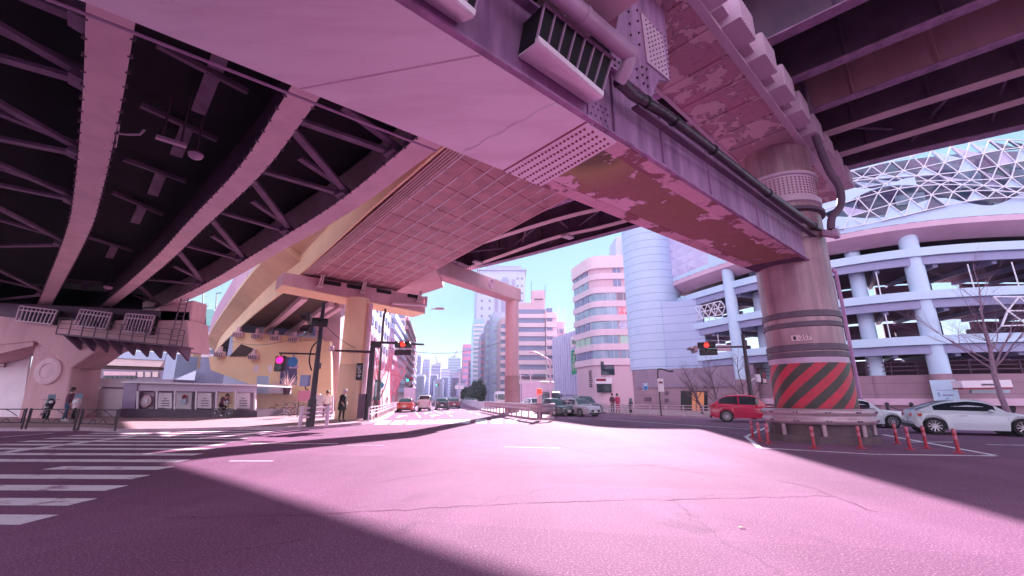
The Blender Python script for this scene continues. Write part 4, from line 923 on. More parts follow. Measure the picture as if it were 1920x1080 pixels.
for u in (256,292,326,366,404,440,476): wallg(gp, 'glazing_post', [(u,733),(u+3,733),(u+2,768),(u-1,768)], 32.2, 0.12, M['white'])
# ================================================================== CURVED BUILDING ON THE RIGHT
cb_ = T('curved_building', 'curved pale blue building with open ring floors, lattice crown and round clad tower', 'building', (30, 40, 0))
CR = smooth_path([(20.9,58,0),(21.6,54.6,0),(23.4,49,0),(26.0,43.3,0),(30.0,38.5,0),(35.0,35.0,0),(42.0,33.2,0),(52.0,33.0,0),(64,34,0)], 5)
def lift(path, z): return [Vector((p.x, p.y, z)) for p in path]
M['ring'] = mat('pale_blue_panel', (0.56, 0.74, 0.90), (0.50, 0.68, 0.87), 0.3, 0.4)
M['ringlow'] = mat('blue_violet_panel', (0.34, 0.36, 0.56), (0.28, 0.30, 0.50), 0.3, 0.45)
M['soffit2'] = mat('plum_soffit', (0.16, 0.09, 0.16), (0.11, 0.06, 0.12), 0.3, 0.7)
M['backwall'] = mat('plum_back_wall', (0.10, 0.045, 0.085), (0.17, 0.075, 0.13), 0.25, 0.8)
M['lilac'] = mat('lilac_facet', (0.62, 0.58, 0.80), (0.56, 0.52, 0.76), 0.5, 0.45)
M['basewall'] = grid_mat('pink_stone_base', (0.38, 0.24, 0.30), (0.30, 0.18, 0.25), (0.17, 0.09, 0.14), 0, 0.9, 0.03, 0.8)
M['glasswall'] = mat('teal_dark_glass', (0.03, 0.09, 0.14), (0.16, 0.08, 0.18), 0.5, 0.15, spec=0.7)
for z in (6.5, 10.3, 14.1):
    rg = MB().sweep(lift(CR, z), [(0,-0.72),(0,0),(0.5,0),(0.5,-0.72)], closed=True).build('ring_fascia', M['ring'], cb_)
    MB().sweep(lift(CR, z), [(0.28,-1.45),(0.28,-0.76),(0.6,-0.76),(0.6,-1.45)], closed=True).build('ring_lower_band', M['ringlow'], rg)
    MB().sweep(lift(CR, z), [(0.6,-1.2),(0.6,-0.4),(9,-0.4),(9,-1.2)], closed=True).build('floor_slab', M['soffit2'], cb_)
    rb2 = MB()
    for p, d in arcpts(lift(CR, z), 4.2): n_ = Vector((-d.y, d.x, 0)); rb2.bar(p+n_*0.7-up*1.45, p+n_*9-up*1.25, 0.35, 0.5)
    rb2.build('soffit_beam', M['ringlow'], cb_)
# back wall with daylight openings
for z0, z1 in ((0.14,5.2),(5.7,8.9),(9.5,12.8),(13.4,16.2)):
    P = lift(offs(CR, 9.2), 0); k = 0
    for i in range(0, len(P)-2, 2):
        if z0 > 4 and (i//2) % 4 == 3 : 
            MB().sweep(P[i:i+3], [(0,z0),(0,z0+1.5),(0.3,z0+1.5),(0.3,z0)], closed=True).build('back_wall', M['backwall'], cb_); continue
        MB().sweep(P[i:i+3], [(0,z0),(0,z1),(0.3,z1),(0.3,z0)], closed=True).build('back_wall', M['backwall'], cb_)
    for p, d in arcpts(lift(offs(CR, 6.4), z0), 5.7):
        kk = MB(); kk.box(p+up*((z1-z0)*0.32), (3.1,0.3,(z1-z0)*0.6), math.atan2(d.y, d.x))
        kk.build('inner_partition', M['soffit2'], cb_)
# round columns
for (x, y, r, z1) in ((35.3,35.8,0.68,16.2),(24.6,46.7,0.6,16.2),(32.6,38.8,0.6,16.0),(29.6,42.2,0.6,16.0),(45,34.0,0.66,16.2),(27.6,46.6,0.55,16.0)):
    c_ = MB().cyl((x,y), r, 0.1, z1, 28).build('column', M['ring'], cb_, smooth=True)
    MB().cyl((x,y), r+0.03, 0.1, 3.4, 28).build('column_base', M['basewall'], c_, smooth=True)
# base wall
BW = offs(CR, 1.5)
MB().sweep(lift(BW[8:], 0), [(0,0.1),(0,3.4),(0.4,3.4),(0.4,0.1)], closed=True).build('base_wall', M['basewall'], cb_)
MB().sweep(lift(BW[8:], 0), [(-0.25,0.9),(-0.25,1.45),(0.05,1.45),(0.05,0.9)], closed=True).build('wall_ledge', M['pinkpaint'], cb_)
nich = MB()
for p, d in arcpts(lift(BW[26:], 0.75), 2.6):
    nich.disc(p+Vector((d.y, -d.x, 0))*0.03, (d.y, -d.x, 0), 0.6, 0.08, 16)
nich.build('arched_niche', M['louvre'], cb_)
rl = MB()
for z in (3.75, 4.1, 4.45): rl.sweep(lift(BW[8:], z), [(0,0),(0,0.07),(0.07,0.07),(0.07,0)], closed=True)
for p, d in arcpts(lift(BW[8:], 3.4), 1.7): rl.box(p+up*0.55, (0.07,0.07,1.1))
rl.build('terrace_rail', M['darksteel'], cb_)
# tower
tcx, tcy = 19.4, 57.3
tw_ = MB(); tw_.lathe((tcx,tcy,0), [(3.6,5.0),(3.6,26.5)], 48); tw_.build('clad_tower', grid_mat('clad_panels', (0.50,0.63,0.82), (0.44,0.57,0.78), (0.22,0.28,0.46), 0, 1.05, 0.06, 0.35), cb_, smooth=True)
tb = MB(); tb.cyl((tcx,tcy), 3.4, 0.1, 5.0, 48); tb.build('tower_base', M['basewall'], cb_, smooth=True)
lw = [Vector((19.2,53.6,0)), Vector((22.0,52.4,0)), Vector((23.2,51.2,0))]
MB().sweep(lw, [(0,4.9),(0,13.4),(0.5,13.4),(0.5,4.9)], closed=True).build('clad_wing', grid_mat('wing_panels', (0.46,0.56,0.78), (0.40,0.50,0.74), (0.22,0.26,0.44), 0, 1.05, 0.06, 0.35), cb_)
MB().sweep(lw, [(-0.1,0.1),(-0.1,4.9),(0.5,4.9),(0.5,0.1)], closed=True).build('wing_base', M['basewall'], cb_)
BA = [Vector((15.9,56.0,0)), Vector((16.8,53.8,0)), Vector((18.9,52.6,0)), Vector((21.4,51.0,0)), Vector((23.6,47.6,0)), Vector((25.3,45.4,0))]
MB().sweep(BA, [(0.15,0.1),(0.15,2.7),(0.6,2.7),(0.6,0.1)], closed=True).build('street_wall', M['basewall'], cb_)
MB().sweep(BA, [(0,2.7),(0,4.9),(0.6,4.9),(0.6,2.7)], closed=True).build('street_canopy', mat('violet_stone', (0.26,0.18,0.27), (0.32,0.22,0.31), 0.8, 0.7), cb_)
def onwall(name, u0, v0, u1, v1, m, d=0.1, parent=cb_, Yd=None):
    P = [aty(u, v, Yd) for u, v in ((u0,v0),(u1,v0),(u1,v1),(u0,v1))]; mb = MB()
    mb.hexa([P[3], P[2], P[2]+Vector((0,d,0)), P[3]+Vector((0,d,0)), P[0], P[1], P[1]+Vector((0,d,0)), P[0]+Vector((0,d,0))]); return mb.build(name, m, parent)
onwall('entrance_recess', 1277, 733, 1327, 772, M['louvre'], 0.1, cb_, 46.6)
for a, b in ((1298,1305),(1307,1320)): onwall('entrance_door', a, 735, b, 775, M['orange'], 0.12, cb_, 46.3)
onwall('notice_case', 1208, 745, 1222, 753, M['darksteel'], 0.2, cb_, 51.9)
ts = onwall('transit_sign', 1206, 718.5, 1215, 732, M['bluewall'], 0.2, cb_, 51.6)
mb = MB(); p = aty(1210.5, 725, 51.5); mb.box(p, (0.44,0.05,0.5)); mb.box(p-up*0.34, (0.3,0.05,0.1)); mb.build('train_symbol', M['bluesign'], ts)
mb = MB(); p = aty(1210.5, 724, 51.45); mb.box(p+up*0.08, (0.32,0.03,0.16)); mb.build('train_window', M['white'], ts)
for v in (737, 751): mb = MB(); mb.disc(aty(1250, v, 51.2), (0,-1,0), 0.24, 0.2, 14); mb.build('wall_vent', M['darksteel'], cb_)
# upper mass: pink soffit lip, white wavy wall, dark glass and lattice
i0 = 0
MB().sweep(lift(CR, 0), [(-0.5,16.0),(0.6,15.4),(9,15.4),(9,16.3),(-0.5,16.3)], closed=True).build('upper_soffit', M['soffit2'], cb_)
MB().sweep(lift(CR, 0), [(-0.52,15.75),(-0.52,16.25),(1.2,15.2),(1.2,14.9)], closed=True).build('soffit_lip', M['pinkpaint'], cb_)
def ztop(p):
    s_ = p.x
    if s_ < 27.5: return 27.0
    if s_ < 29: return 27.0-(s_-27.5)*6.0
    return 17.7+0.55*math.sin(s_*0.9)
mb = MB(); PTS = [q for q, d in arcpts(offs(CR, -0.5), 0.6)]; vs = []; fs = []
for p in PTS: vs += [Vector((p.x,p.y,16.25)), Vector((p.x,p.y,ztop(p))), Vector((p.x+0.2,p.y+0.3,ztop(p))), Vector((p.x+0.2,p.y+0.3,16.25))]
for i in range(len(PTS)-1):
    for j in range(4): fs.append((4*i+j, 4*i+(j+1) % 4, 4*i+4+(j+1) % 4, 4*i+4+j))
mb.add(vs, fs); mb.build('wavy_wall', M['ring'], cb_)
mb = MB(); vs = []; fs = []; PT2 = [p for p in PTS if 28.5 < p.x < 36]
for p in PT2:
    k = (p.x-28.5)/7.5; a, b = 18.9+0.5*math.sin(p.x*0.8)+k*0.8, 21.4+0.5*math.sin(p.x*1.1)-k*1.6
    b = max(b, a+0.05); vs += [Vector((p.x-0.1,p.y-0.2,a)), Vector((p.x-0.1,p.y-0.2,b)), Vector((p.x,p.y,b)), Vector((p.x,p.y,a))]
for i in range(len(PT2)-1):
    for j in range(4): fs.append((4*i+j, 4*i+(j+1) % 4, 4*i+4+(j+1) % 4, 4*i+4+j))
mb.add(vs, fs); mb.build('wavy_panel', M['ring'], cb_)
fc = MB(); rnd = random.Random(4)
for i in range(5):
    for j in range(9):
        p = PTS[min(len(PTS)-1, 2+i*3)]; z = 16.8+j*1.15; t_ = rnd.uniform(0.06, 0.3)
        q0, q1 = PTS[2+i*3], PTS[5+i*3]; o = Vector((-0.5,-0.55,0))*t_
        fc.add([Vector((q0.x,q0.y,z)), Vector((q1.x,q1.y,z)), Vector((q1.x,q1.y,z+1.15)), Vector((q0.x,q0.y,z+1.15)), Vector(((q0.x+q1.x)/2+o.x,(q0.y+q1.y)/2+o.y,z+0.3+0.6*rnd.random()))], [(0,1,4),(1,2,4),(2,3,4),(3,0,4)])
fc.build('faceted_panels', M['lilac'], cb_)
gw = [p for p in offs(CR, 1.0) if p.x > 27]
MB().sweep(gw, [(0,16.3),(0,22.9),(0.3,22.9),(0.3,16.3)], closed=True).build('upper_glass', M['glasswall'], cb_)
rnd = random.Random(9)
for p, d in arcpts(offs(gw, -0.06), 2.3):
    lp = MB(); z = rnd.choice((17.5,19,20.3)); lp.box(p+up*z, (rnd.uniform(0.8,2.2),0.06,rnd.uniform(0.5,1.6)), math.atan2(d.y, d.x))
    lp.build('pale_panel', M['paleglass'], cb_)  # pale glass panels scattered over the dark glass wall
def lattice(path, z0, z1, rows, step, r, name, m, wob=0.4, fill=False):
    N_ = [[q+up*(z0+(z1-z0)*j/rows+wob*math.sin(q.x*0.35+j)) for q, d in arcpts([p+(path[-1]-path[0]).normalized()*(step/2 if j % 2 else 0) for p in path], step)] for j in range(rows+1)]
    mb = MB()
    for j in range(rows+1):
        for i in range(len(N_[j])):
            if i+1 < len(N_[j]): mb.bar(N_[j][i], N_[j][i+1], r, r)
            if j < rows:
                for di in ((0,-1) if j % 2 == 0 else (0,1)):
                    if 0 <= i+di < len(N_[j+1]): mb.bar(N_[j][i], N_[j+1][i+di], r, r)
                if (i+j) % 2 == 0 and i < len(N_[j+1]): mb.bar(N_[j][i], N_[j][i]+Vector((0.5,0.9,-0.3)), r*0.8, r*0.8)
    if fill:
        rnd = random.Random(31)
        pb = mb; m = [m, M['ring'], M['glasswall'], M['lilac']]
        for k in (1,2,3):
            pb.m = k
            for j in range(rows):
                for i in range(len(N_[j])-1):
                    if rnd.random() < 0.20 and i < len(N_[j+1]):
                        t3 = [N_[j][i], N_[j][i+1], N_[j+1][i]]; o = Vector((0.05,0.12,0)); pb.add([q+o for q in t3]+[q+o*2 for q in t3], [(0,1,2),(5,4,3),(0,1,4,3),(1,2,5,4),(2,0,3,5)])
    return mb.build(name, m, cb_)
latm = mat('white_lattice_steel', (0.80,0.80,0.88), rough=0.4)
lattice([p for p in offs(CR, -0.75) if p.x > 28], 17.2, 22.6, 6, 1.45, 0.07, 'crown_lattice', latm, 0.5, True)
lattice([p for p in offs(CR, -0.2) if p.x > 38.2], 6.9, 9.4, 2, 1.7, 0.10, 'terrace_lattice', latm, 0.15)
lattice([p for p in offs(CR, -0.1) if 22.3 < p.x < 24.4], 10.6, 12.3, 2, 1.0, 0.08, 'terrace_lattice', latm, 0.1)
mu = MB()
for zz in (6.5, 10.3):
    for p, d in arcpts(lift(offs(CR, 0.4), zz), 3.1): mu.tube([p, p+up*2.1], 0.05, 6)
mu.build('slender_post', latm, cb_)
# poster wrapped on the big column
pst = T('column_poster', 'pale blue poster panel fixed to the front of the large round column', 'poster', Vector((35.3,35.8,0.2)))
dv = Vector((-35.3,-35.8,0)).normalized(); tv = Vector((dv.y,-dv.x,0)); rzp = math.atan2(dv.y, dv.x)+math.pi/2
pc_ = Vector((35.3,35.8,0))+dv*0.82; mb = MB(); mb.box(pc_+up*1.6, (1.5,0.1,2.6), rzp); ps = mb.build('panel', M['ring'], pst)
ex = Vector((math.cos(rzp), math.sin(rzp), 0))
text('poster_letter', 'S', 0.42, M['bluesign'], ps, pc_+dv*0.06+up*1.75-ex*0.38, (math.pi/2,0,rzp)); text('poster_letter', 'G', 0.42, M['bluesign'], ps, pc_+dv*0.06+up*1.32+ex*0.05, (math.pi/2,0,rzp))
for z_, x_, w_, h_ in ((1.7,0.12,0.62,0.14),(1.02,0.05,1.05,0.12),(2.1,0,1.1,0.04),(0.82,0,1.2,0.03),(1.3,0.4,0.2,0.18)): mb = MB(); mb.box(pc_+dv*0.055+up*z_+ex*x_, (w_,0.01,h_), rzp); mb.build('poster_line', M['ringlow'], ps)
aw = T('shop_awning', 'white shop awning with small lettering on the pink base wall behind the white coupe', 'awning', aty(1850,735,33.2))
wallg(aw, 'canopy', [(1802,714),(1895,712),(1900,726),(1806,727)], 33.0, 0.8, M['white']); wallg(aw, 'trim', [(1806,727),(1900,726),(1899,729),(1807,730)], 33.0, 0.8, M['redsign'])
mb = MB()
for k in range(9): mb.box(aty(1842+3.4*k, 721, 32.96), (0.10,0.02,0.12))
mb.build('lettering', M['darksteel'], aw); wallg(aw, 'window', [(1822,731),(1894,731),(1894,737),(1822,737)], 33.6, 0.2, M['paleglass'])
# ================================================================== STREET BUILDINGS
def grid_windows(parent, p0, p1, z0, dz, nz, nx, ww, wh, m, frame=None, fm=None, skip=None, depth=0.16, name='window', mx=0.5):
    """windows set out over the facade from plan point p0 to p1, every one an object of its own"""
    p0, p1 = Vector((p0[0],p0[1],0)), Vector((p1[0],p1[1],0)); d = (p1-p0); L = d.length; d /= L
    nrm = Vector((d.y,-d.x,0)); rz = math.atan2(d.y, d.x); proto = None
    for j in range(nz):
        for i in range(nx):
            if skip and skip(i, j): continue
            c_ = p0+d*(L*(i+mx)/nx)+up*(z0+dz*j)-nrm*(-0.0)
            if proto is None:
                o = bpy.data.objects
                mb = MB(); mb.box((0,0,0), (ww,depth,wh)); w_ = mb.build(name, m); ORG[w_] = Vector((0,0,0))
                if frame:
                    fb = MB(); 
                    for s_ in (-1,1): fb.box((s_*ww/2,0,0), (0.09,depth+0.14,wh+0.1)); fb.box((0,0,s_*wh/2), (ww+0.09,depth+0.14,0.09))
                    fb.box((0,0,0), (0.06,depth+0.1,wh)); fb.build('frame', fm or M['white'], w_)
                proto = w_; w_.parent = parent
            else: w_ = copy_tree(proto, parent)
            w_.location = c_-ORG[parent]; w_.rotation_euler = (0,0,rz)
def block(name, label, u0, u1, vt, Yd, dep, m, nz=0, nx=0, ww=1.4, wh=1.4, wm=None, bands=None, side=None, cat='building', group=None, zb=2.2, sm_=None, sx=None):
    a, b = aty(u0, 740, Yd), aty(u1, 740, Yd); zt = aty((u0+u1)/2, vt, Yd).z; back = Vector((-0.14, 1, 0))*dep
    t_ = T(name, label, cat, Vector((a.x, a.y, 0)), group)
    q = [a, b, b+back, a+back]; MB().prism([xy(p) for p in q], 0, zt).build('wall', m, t_)
    MB().prism([xy(p) for p in q], zt, zt+0.5).build('parapet', sm_ or m, t_, bevel=0) if nz else None
    if nz:
        dz = (zt-zb-1.0)/nz; grid_windows(t_, a, b, zb+dz*0.6, dz, nz, nx, ww, wh, wm or M['glass'])
        if sx:   # street side
            fa, fb2 = (a+back, a) if sx > 0 else (b, b+back)
            grid_windows(t_, fa, fb2, zb+dz*0.6, dz, nz, abs(sx), ww, wh, wm or M['glass'])
        if bands:
            for j in range(nz): MB().prism([(a.x-0.0,a.y-0.55),(b.x,b.y-0.55),(b.x,b.y+0.0),(a.x,a.y+0.0)], zb+dz*j-0.35, zb+dz*j+0.75).build('balcony', bands, t_)
    return t_, a, b, zt
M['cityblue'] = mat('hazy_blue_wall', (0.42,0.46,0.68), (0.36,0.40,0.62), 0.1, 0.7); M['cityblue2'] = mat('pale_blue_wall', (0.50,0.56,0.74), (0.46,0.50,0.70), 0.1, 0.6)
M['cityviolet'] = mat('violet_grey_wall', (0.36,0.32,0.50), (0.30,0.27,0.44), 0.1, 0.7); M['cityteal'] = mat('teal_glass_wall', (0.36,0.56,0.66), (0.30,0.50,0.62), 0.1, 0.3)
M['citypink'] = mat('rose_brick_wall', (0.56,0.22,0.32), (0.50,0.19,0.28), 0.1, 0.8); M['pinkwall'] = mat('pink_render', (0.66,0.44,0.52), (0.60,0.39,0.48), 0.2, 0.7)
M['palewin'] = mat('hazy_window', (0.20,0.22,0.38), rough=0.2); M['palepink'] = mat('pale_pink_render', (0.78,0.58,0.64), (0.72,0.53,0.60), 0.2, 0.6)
# corner block with rounded corner, banners and balconies
Yc = 84
ca, cc, cd_ = aty(1083,740,94), aty(1123,740,84.5), aty(1200,740,84)
ct = T('corner_building', 'tall pink corner office block with rounded window bands, red and green window banners', 'building', Vector((cc.x, cc.y, 0)))
def rcorner(a, c, b, r=2.2, n=6):
    d0, d1 = (a-c).normalized(), (b-c).normalized(); p0, p2 = c+d0*r, c+d1*r
    return [a]+[p0*(1-t)**2+c*2*t*(1-t)+p2*t*t for t in [k/n for k in range(n+1)]]+[b]
fp_ = rcorner(ca, cc, cd_); poly_ = [xy(p) for p in fp_]+[xy(cd_+Vector((-1.5,14,0))), xy(ca+Vector((2.0,8,0)))]
zt = aty(1140,480,84).z; fh = (zt-6.9)/8.0
MB().prism(poly_, 0, zt-1.8).build('wall', M['pinkwall'], ct)
MB().prism([xy(p) for p in rcorner(ca+Vector((-0.5,-0.5,0)), cc+Vector((-0.5,-0.6,0)), cd_+Vector((0,-0.6,0)), 2.6)]+[xy(cd_+Vector((-1.5,14,0))), xy(ca+Vector((2.0,8,0)))], zt-2.6, zt).build('roof_band', M['palepink'], ct)
flip = [p for p in fp_]
bandm = grid_mat('pink_tile_band', (0.76,0.56,0.64), (0.70,0.51,0.60), (0.55,0.36,0.46), 0, 0.32, 0.03, 0.5)
for j in range(8):
    z = 6.9+fh*j; pr = [(-0.35,z-1.25),(-0.35,z),(0.1,z),(0.1,z-1.25)]
    MB().sweep(fp_, [(-o_, q_) for o_, q_ in pr], closed=True).build('window_band_spandrel', bandm, ct) if False else MB().sweep(fp_, pr, closed=True).build('spandrel', bandm, ct)
wm = {0:M['paleglass'], 1:mat('green_window_banner', (0.36,0.60,0.50), (0.50,0.66,0.50), 0.6, 0.2), 2:mat('patterned_blind', (0.62,0.58,0.72), (0.40,0.36,0.52), 2.5, 0.3), 3:mat('red_window_banner', (0.75,0.06,0.14), (0.85,0.45,0.5), 1.2, 0.4), 4:mat('dark_window', (0.22,0.16,0.22), rough=0.15), 5:M['paleglass'], 6:M['paleglass']}  # one window colour per floor, from pale glass to dark mauve
d1 = (cd_-cc).normalized(); d0 = (ca-cc).normalized()
for j in range(7):
    z = 6.9+fh*j+(fh-1.25)/2; hgt = fh-1.25
    for a_, b_, mm in ((2.2,4.4,M['paleglass']),(4.6,7.0,wm[j])) if j < 5 else ((4.0,5.6,M['palewin']),):
        p, q_ = cc+d1*a_, cc+d1*b_; mb = MB(); mb.box((p+q_)/2+up*z+Vector((0,-0.06,0)), ((q_-p).length-0.12, 0.2, hgt), math.atan2(d1.y, d1.x)); w_ = mb.build('window', mm, ct)
        fb = MB(); fb.box((p+q_)/2+up*(z+hgt/2)+Vector((0,-0.12,0)), ((q_-p).length,0.16,0.08), math.atan2(d1.y, d1.x)); fb.box((p+q_)/2+up*z+Vector((0,-0.12,0)), (0.07,0.16,hgt), math.atan2(d1.y, d1.x)); fb.build('frame', M['white'], w_)
    MB().sweep([q+Vector((0,0,0)) for q in fp_[1:8]], [(-0.06,z-hgt/2),(-0.06,z+hgt/2),(0.05,z+hgt/2),(0.05,z-hgt/2)], closed=True).build('corner_window', M['paleglass'] if j < 5 else M['pinkwall'], ct)
    L0 = (ca-cc).length
    for a_, b_ in ((0.25,0.45),(0.5,0.7),(0.75,0.95)):
        p, q_ = cc+d0*a_*L0, cc+d0*b_*L0; mb = MB(); mb.box((p+q_)/2+up*z+Vector((-0.05,-0.05,0)), ((q_-p).length,0.2,hgt), math.atan2(d0.y, d0.x)); mb.build('window', wm[j] if j == 1 else (M['paleglass'] if j % 2 else M['palewin']), ct)
    p = cc+d1*9.3; mb = MB(); mb.box(p+up*(z+0.1)+Vector((0,-0.03,0)), (0.8,0.16,1.2)); mb.build('window', M['palewin'], ct)
    p = cc+d1*9.7; mb = MB(); mb.box(p+up*(z-1.05)+Vector((0,-0.7,0)), (3.0,1.3,1.15)); mb.build('balcony', M['palepink'], ct, bevel=0.05)
MB().box(cc+d1*1.9+up*5.0+Vector((0,-0.08,0)), (2.6,0.2,2.6)).build('shop_window', M['glass'], ct)
sb_ = MB(); sb_.box(cc+d1*0.9+up*2.6+Vector((0,-0.5,0)), (3.2,0.5,1.1)); sg = sb_.build('shop_fascia', M['white'], ct); MB().box(cc+d1*0.4+up*2.75+Vector((0,-0.78,0)), (1.9,0.06,0.5)).build('red_lettering_panel', M['redsign'], sg)
MB().box(cc+d1*1.0+up*1.2+Vector((0,-0.2,0)), (2.8,0.3,1.6)).build('shop_window', M['glass'], ct)
MB().box(cc+d1*8.6+up*2.9+Vector((0,-0.7,0)), (3.4,1.4,0.25)).build('entrance_canopy', M['darksteel'], ct)
MB().box(cc+d1*8.8+up*1.3+Vector((0,-0.1,0)), (2.4,0.3,2.5)).build('entrance', M['louvre'], ct)
MB().box(cc+d1*7.4+up*3.6+Vector((0,-0.5,0)), (0.9,0.3,0.9)).build('hanging_sign', M['black'], ct)
lv_ = MB()
for k in range(9): lv_.box(cc+d0*3.2+up*(1.6+0.38*k)+Vector((-0.1,-0.1,0)), (1.2,0.2,0.12), math.atan2(d0.y, d0.x))
lv_.build('louvre_vent', M['louvre'], ct)
for (du, dv) in ((1077,527),(1077,553)): mb = MB(); mb.tube([aty(du, dv, 95), aty(du+6, dv-3, 94)], 0.08, 6); mb.build('wall_bracket', M['darksteel'], ct)
nb2 = T('roof_box_building', 'small blue roof block glimpsed between the corner block and the clad tower', 'building', aty(1166,740,110))
wallg(nb2, 'wall', [(1155,444),(1190,440),(1190,740),(1157,740)], 110, 8, M['cityblue2']); wallg(nb2, 'pale_edge', [(1168,440),(1172,440),(1172,520),(1168,520)], 109.5, 0.4, M['palepink'])  # narrow pale pink strip up the blue wall
# bank building with vertical ribs and green sign
bk = T('ribbed_building', 'low lilac building with vertical ribs beside the pink corner block', 'building', aty(1043,740,112))
ba, bb = aty(1040,740,112), aty(1092,740,97); mb = MB(); za, zb_ = aty(1043,637,112).z, aty(1088,612,97).z; zb2 = (za+zb_)/2
mb.prism([xy(p) for p in (ba, bb, bb+Vector((10,14,0)), ba+Vector((10,14,0)))], 0, zb2); mb.build('wall', mat('lilac_render', (0.56,0.50,0.68), (0.52,0.46,0.64), 0.2, 0.6), bk)
db = (bb-ba).normalized(); rbm = MB()
for k in range(11): p = ba.lerp(bb, (k+0.5)/11.6); rbm.box(p+up*(zb2*0.42)+Vector((-0.25,-0.25,0)), (0.8,0.5,zb2*0.84), math.atan2(db.y, db.x))
rbm.build('facade_ribs', M['lilac'], bk)
vs_ = T('vertical_sign', 'green vertical shop sign with white Japanese lettering between lilac and pink blocks', 'sign', aty(1077,680,96))
P = [aty(u, v, 95.5) for u, v in ((1071,658),(1083,652),(1083,700),(1072,703))]; mb = MB(); mb.add(P+[p+Vector((0,0.4,0)) for p in P], [(0,1,2,3),(7,6,5,4),(0,1,5,4),(1,2,6,5),(2,3,7,6),(3,0,4,7)]); bd_ = mb.build('board', M['greensign'], vs_)
text('shop_lettering', 'り\nそ\nな\n銀\n行', 1.05, M['white'], bd_, (P[0]+P[2])/2+Vector((0,-0.06,0.0)), (math.pi/2,0,0), 0.02, spacing=0.8)
P = [aty(u, v, 95.5) for u, v in ((1070,632),(1081,629),(1081,650),(1070,652))]; mb = MB(); mb.add(P+[p+Vector((0,0.4,0)) for p in P], [(0,1,2,3),(7,6,5,4),(0,1,5,4),(1,2,6,5),(2,3,7,6),(3,0,4,7)]); b2_ = mb.build('emblem_board', M['white'], vs_)
mb = MB(); cen = (P[0]+P[2])/2+Vector((0,-0.1,0)); mb.tube([cen+Vector((0.42*math.cos(a),0,0.42*math.sin(a))) for a in [2*math.pi*k/16 for k in range(16)]], 0.07, 6, closed=True); mb.box(cen, (0.4,0.06,0.1)); mb.box(cen, (0.1,0.06,0.5)); mb.build('emblem', M['greensign'], b2_)
# apartment slab
ap, a_, b_, zt_ = block('apartment_block', 'pink apartment slab with eight balcony rows behind the far round column', 966, 1024, 571, 118, 16, M['pinkwall'], 8, 6, 1.7, 1.2, M['palewin'], bands=M['palepink'], zb=5.5)
wallg(ap, 'side_bay', [(1024,578),(1044,588),(1044,760),(1024,760)], 117.2, 14, M['palepink'])
dzz = (zt_-6.5)/8
for j in range(8): 
    p = aty(1036, 740, 117.2); mb = MB(); mb.box(Vector((p.x, p.y-0.4, 5.5+dzz*j)), (2.9,1.4,1.1)); mb.build('corner_balcony', M['palepink'], ap)
    mb = MB(); mb.box(Vector((p.x-0.4, p.y-0.02, 7.3+dzz*j)), (1.6,0.2,1.2)); mb.build('window', M['palewin'], ap)
wallg(ap, 'stair_tower', [(997,545),(1022,544),(1022,574),(997,574)], 119, 6, M['pinkwall'])
wallg(ap, 'vent', [(1002,560),(1018,560),(1018,562),(1002,562)], 118.8, 0.3, M['darksteel'])
ms = MB()
for u, v0 in ((996,528),(1022,534)): ms.tube([aty(u, 560, 119), aty(u, v0, 119)], 0.06, 6)
ms.build('roof_mast', M['darkpole'], ap); wallg(ap, 'ground_floor', [(966,706),(1044,706),(1044,760),(966,760)], 117.6, 0.3, M['backwall'])
st_ = block('stepped_building', 'stepped pink building dropping away behind the apartment slab', 1040, 1062, 606, 132, 12, M['pinkwall'], 6, 2, 1.4, 1.3, M['palewin'])[0]
wallg(st_, 'lower_step', [(1056,620),(1066,628),(1066,760),(1056,760)], 131, 10, M['pinkwall'])
ms = MB()
for u in (1047,1055,1060): ms.tube([aty(u, 620, 131), aty(u, 572 if u < 1050 else 578, 131)], 0.07, 6)
ms.build('roof_mast', M['rail'], st_)
# high tower
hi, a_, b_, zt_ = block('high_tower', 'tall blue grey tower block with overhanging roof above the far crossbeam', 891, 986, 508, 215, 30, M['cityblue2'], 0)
mb = MB(); mb.prism([(a_.x-0.5,a_.y-1),(b_.x+0.8,b_.y-1),(b_.x+0.8,b_.y+30),(a_.x-0.5,a_.y+30)], zt_+0.1, zt_+0.8); mb.prism([(a_.x+4,a_.y+3),(b_.x-2,b_.y+3),(b_.x-2,b_.y+20),(a_.x+4,a_.y+20)], zt_+0.8, zt_+4); mb.build('roof', M['cityblue'], hi)
W_b = b_.x-a_.x; ax = a_.x
for (c0, c1, mm) in ((0.36,0.44,M['cityviolet']),(0.50,0.66,M['cityviolet']),(0.72,0.79,M['cityviolet'])):
    MB().box(Vector((ax+W_b*(c0+c1)/2, a_.y-0.1, zt_*0.48)), (W_b*(c1-c0), 0.3, zt_*0.9)).build('glazed_strip', mm, hi)
for (u0_, u1_, n_) in ((0.02,0.34,2),(0.80,0.98,2)): grid_windows(hi, (ax+W_b*u0_, a_.y), (ax+W_b*u1_, a_.y), 6, 4.0, int(zt_/4.0)-1, n_, 1.1, 1.3, M['palewin'])
grid_windows(hi, (ax+W_b*0.5, a_.y-0.1), (ax+W_b*0.66, a_.y-0.1), 6, 4.0, int(zt_/4.0)-1, 1, 3.0, 1.6, M['paleglass'])
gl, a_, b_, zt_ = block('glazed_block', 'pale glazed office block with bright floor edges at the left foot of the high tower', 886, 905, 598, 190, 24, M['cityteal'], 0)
for j in range(16): MB().box(Vector(((a_.x+b_.x)/2-0.2, a_.y-0.2, 4+j*(zt_-5)/16)), (b_.x-a_.x, 0.5, 0.8)).build('floor_edge', M['white'], gl)
block('office_block', 'narrow dark plum block with small balconies third along the right kerb', 901, 913, 627, 165, 20, M['cityviolet'], 9, 2, 1.5, 1.6, M['palewin'], bands=M['citypink'])
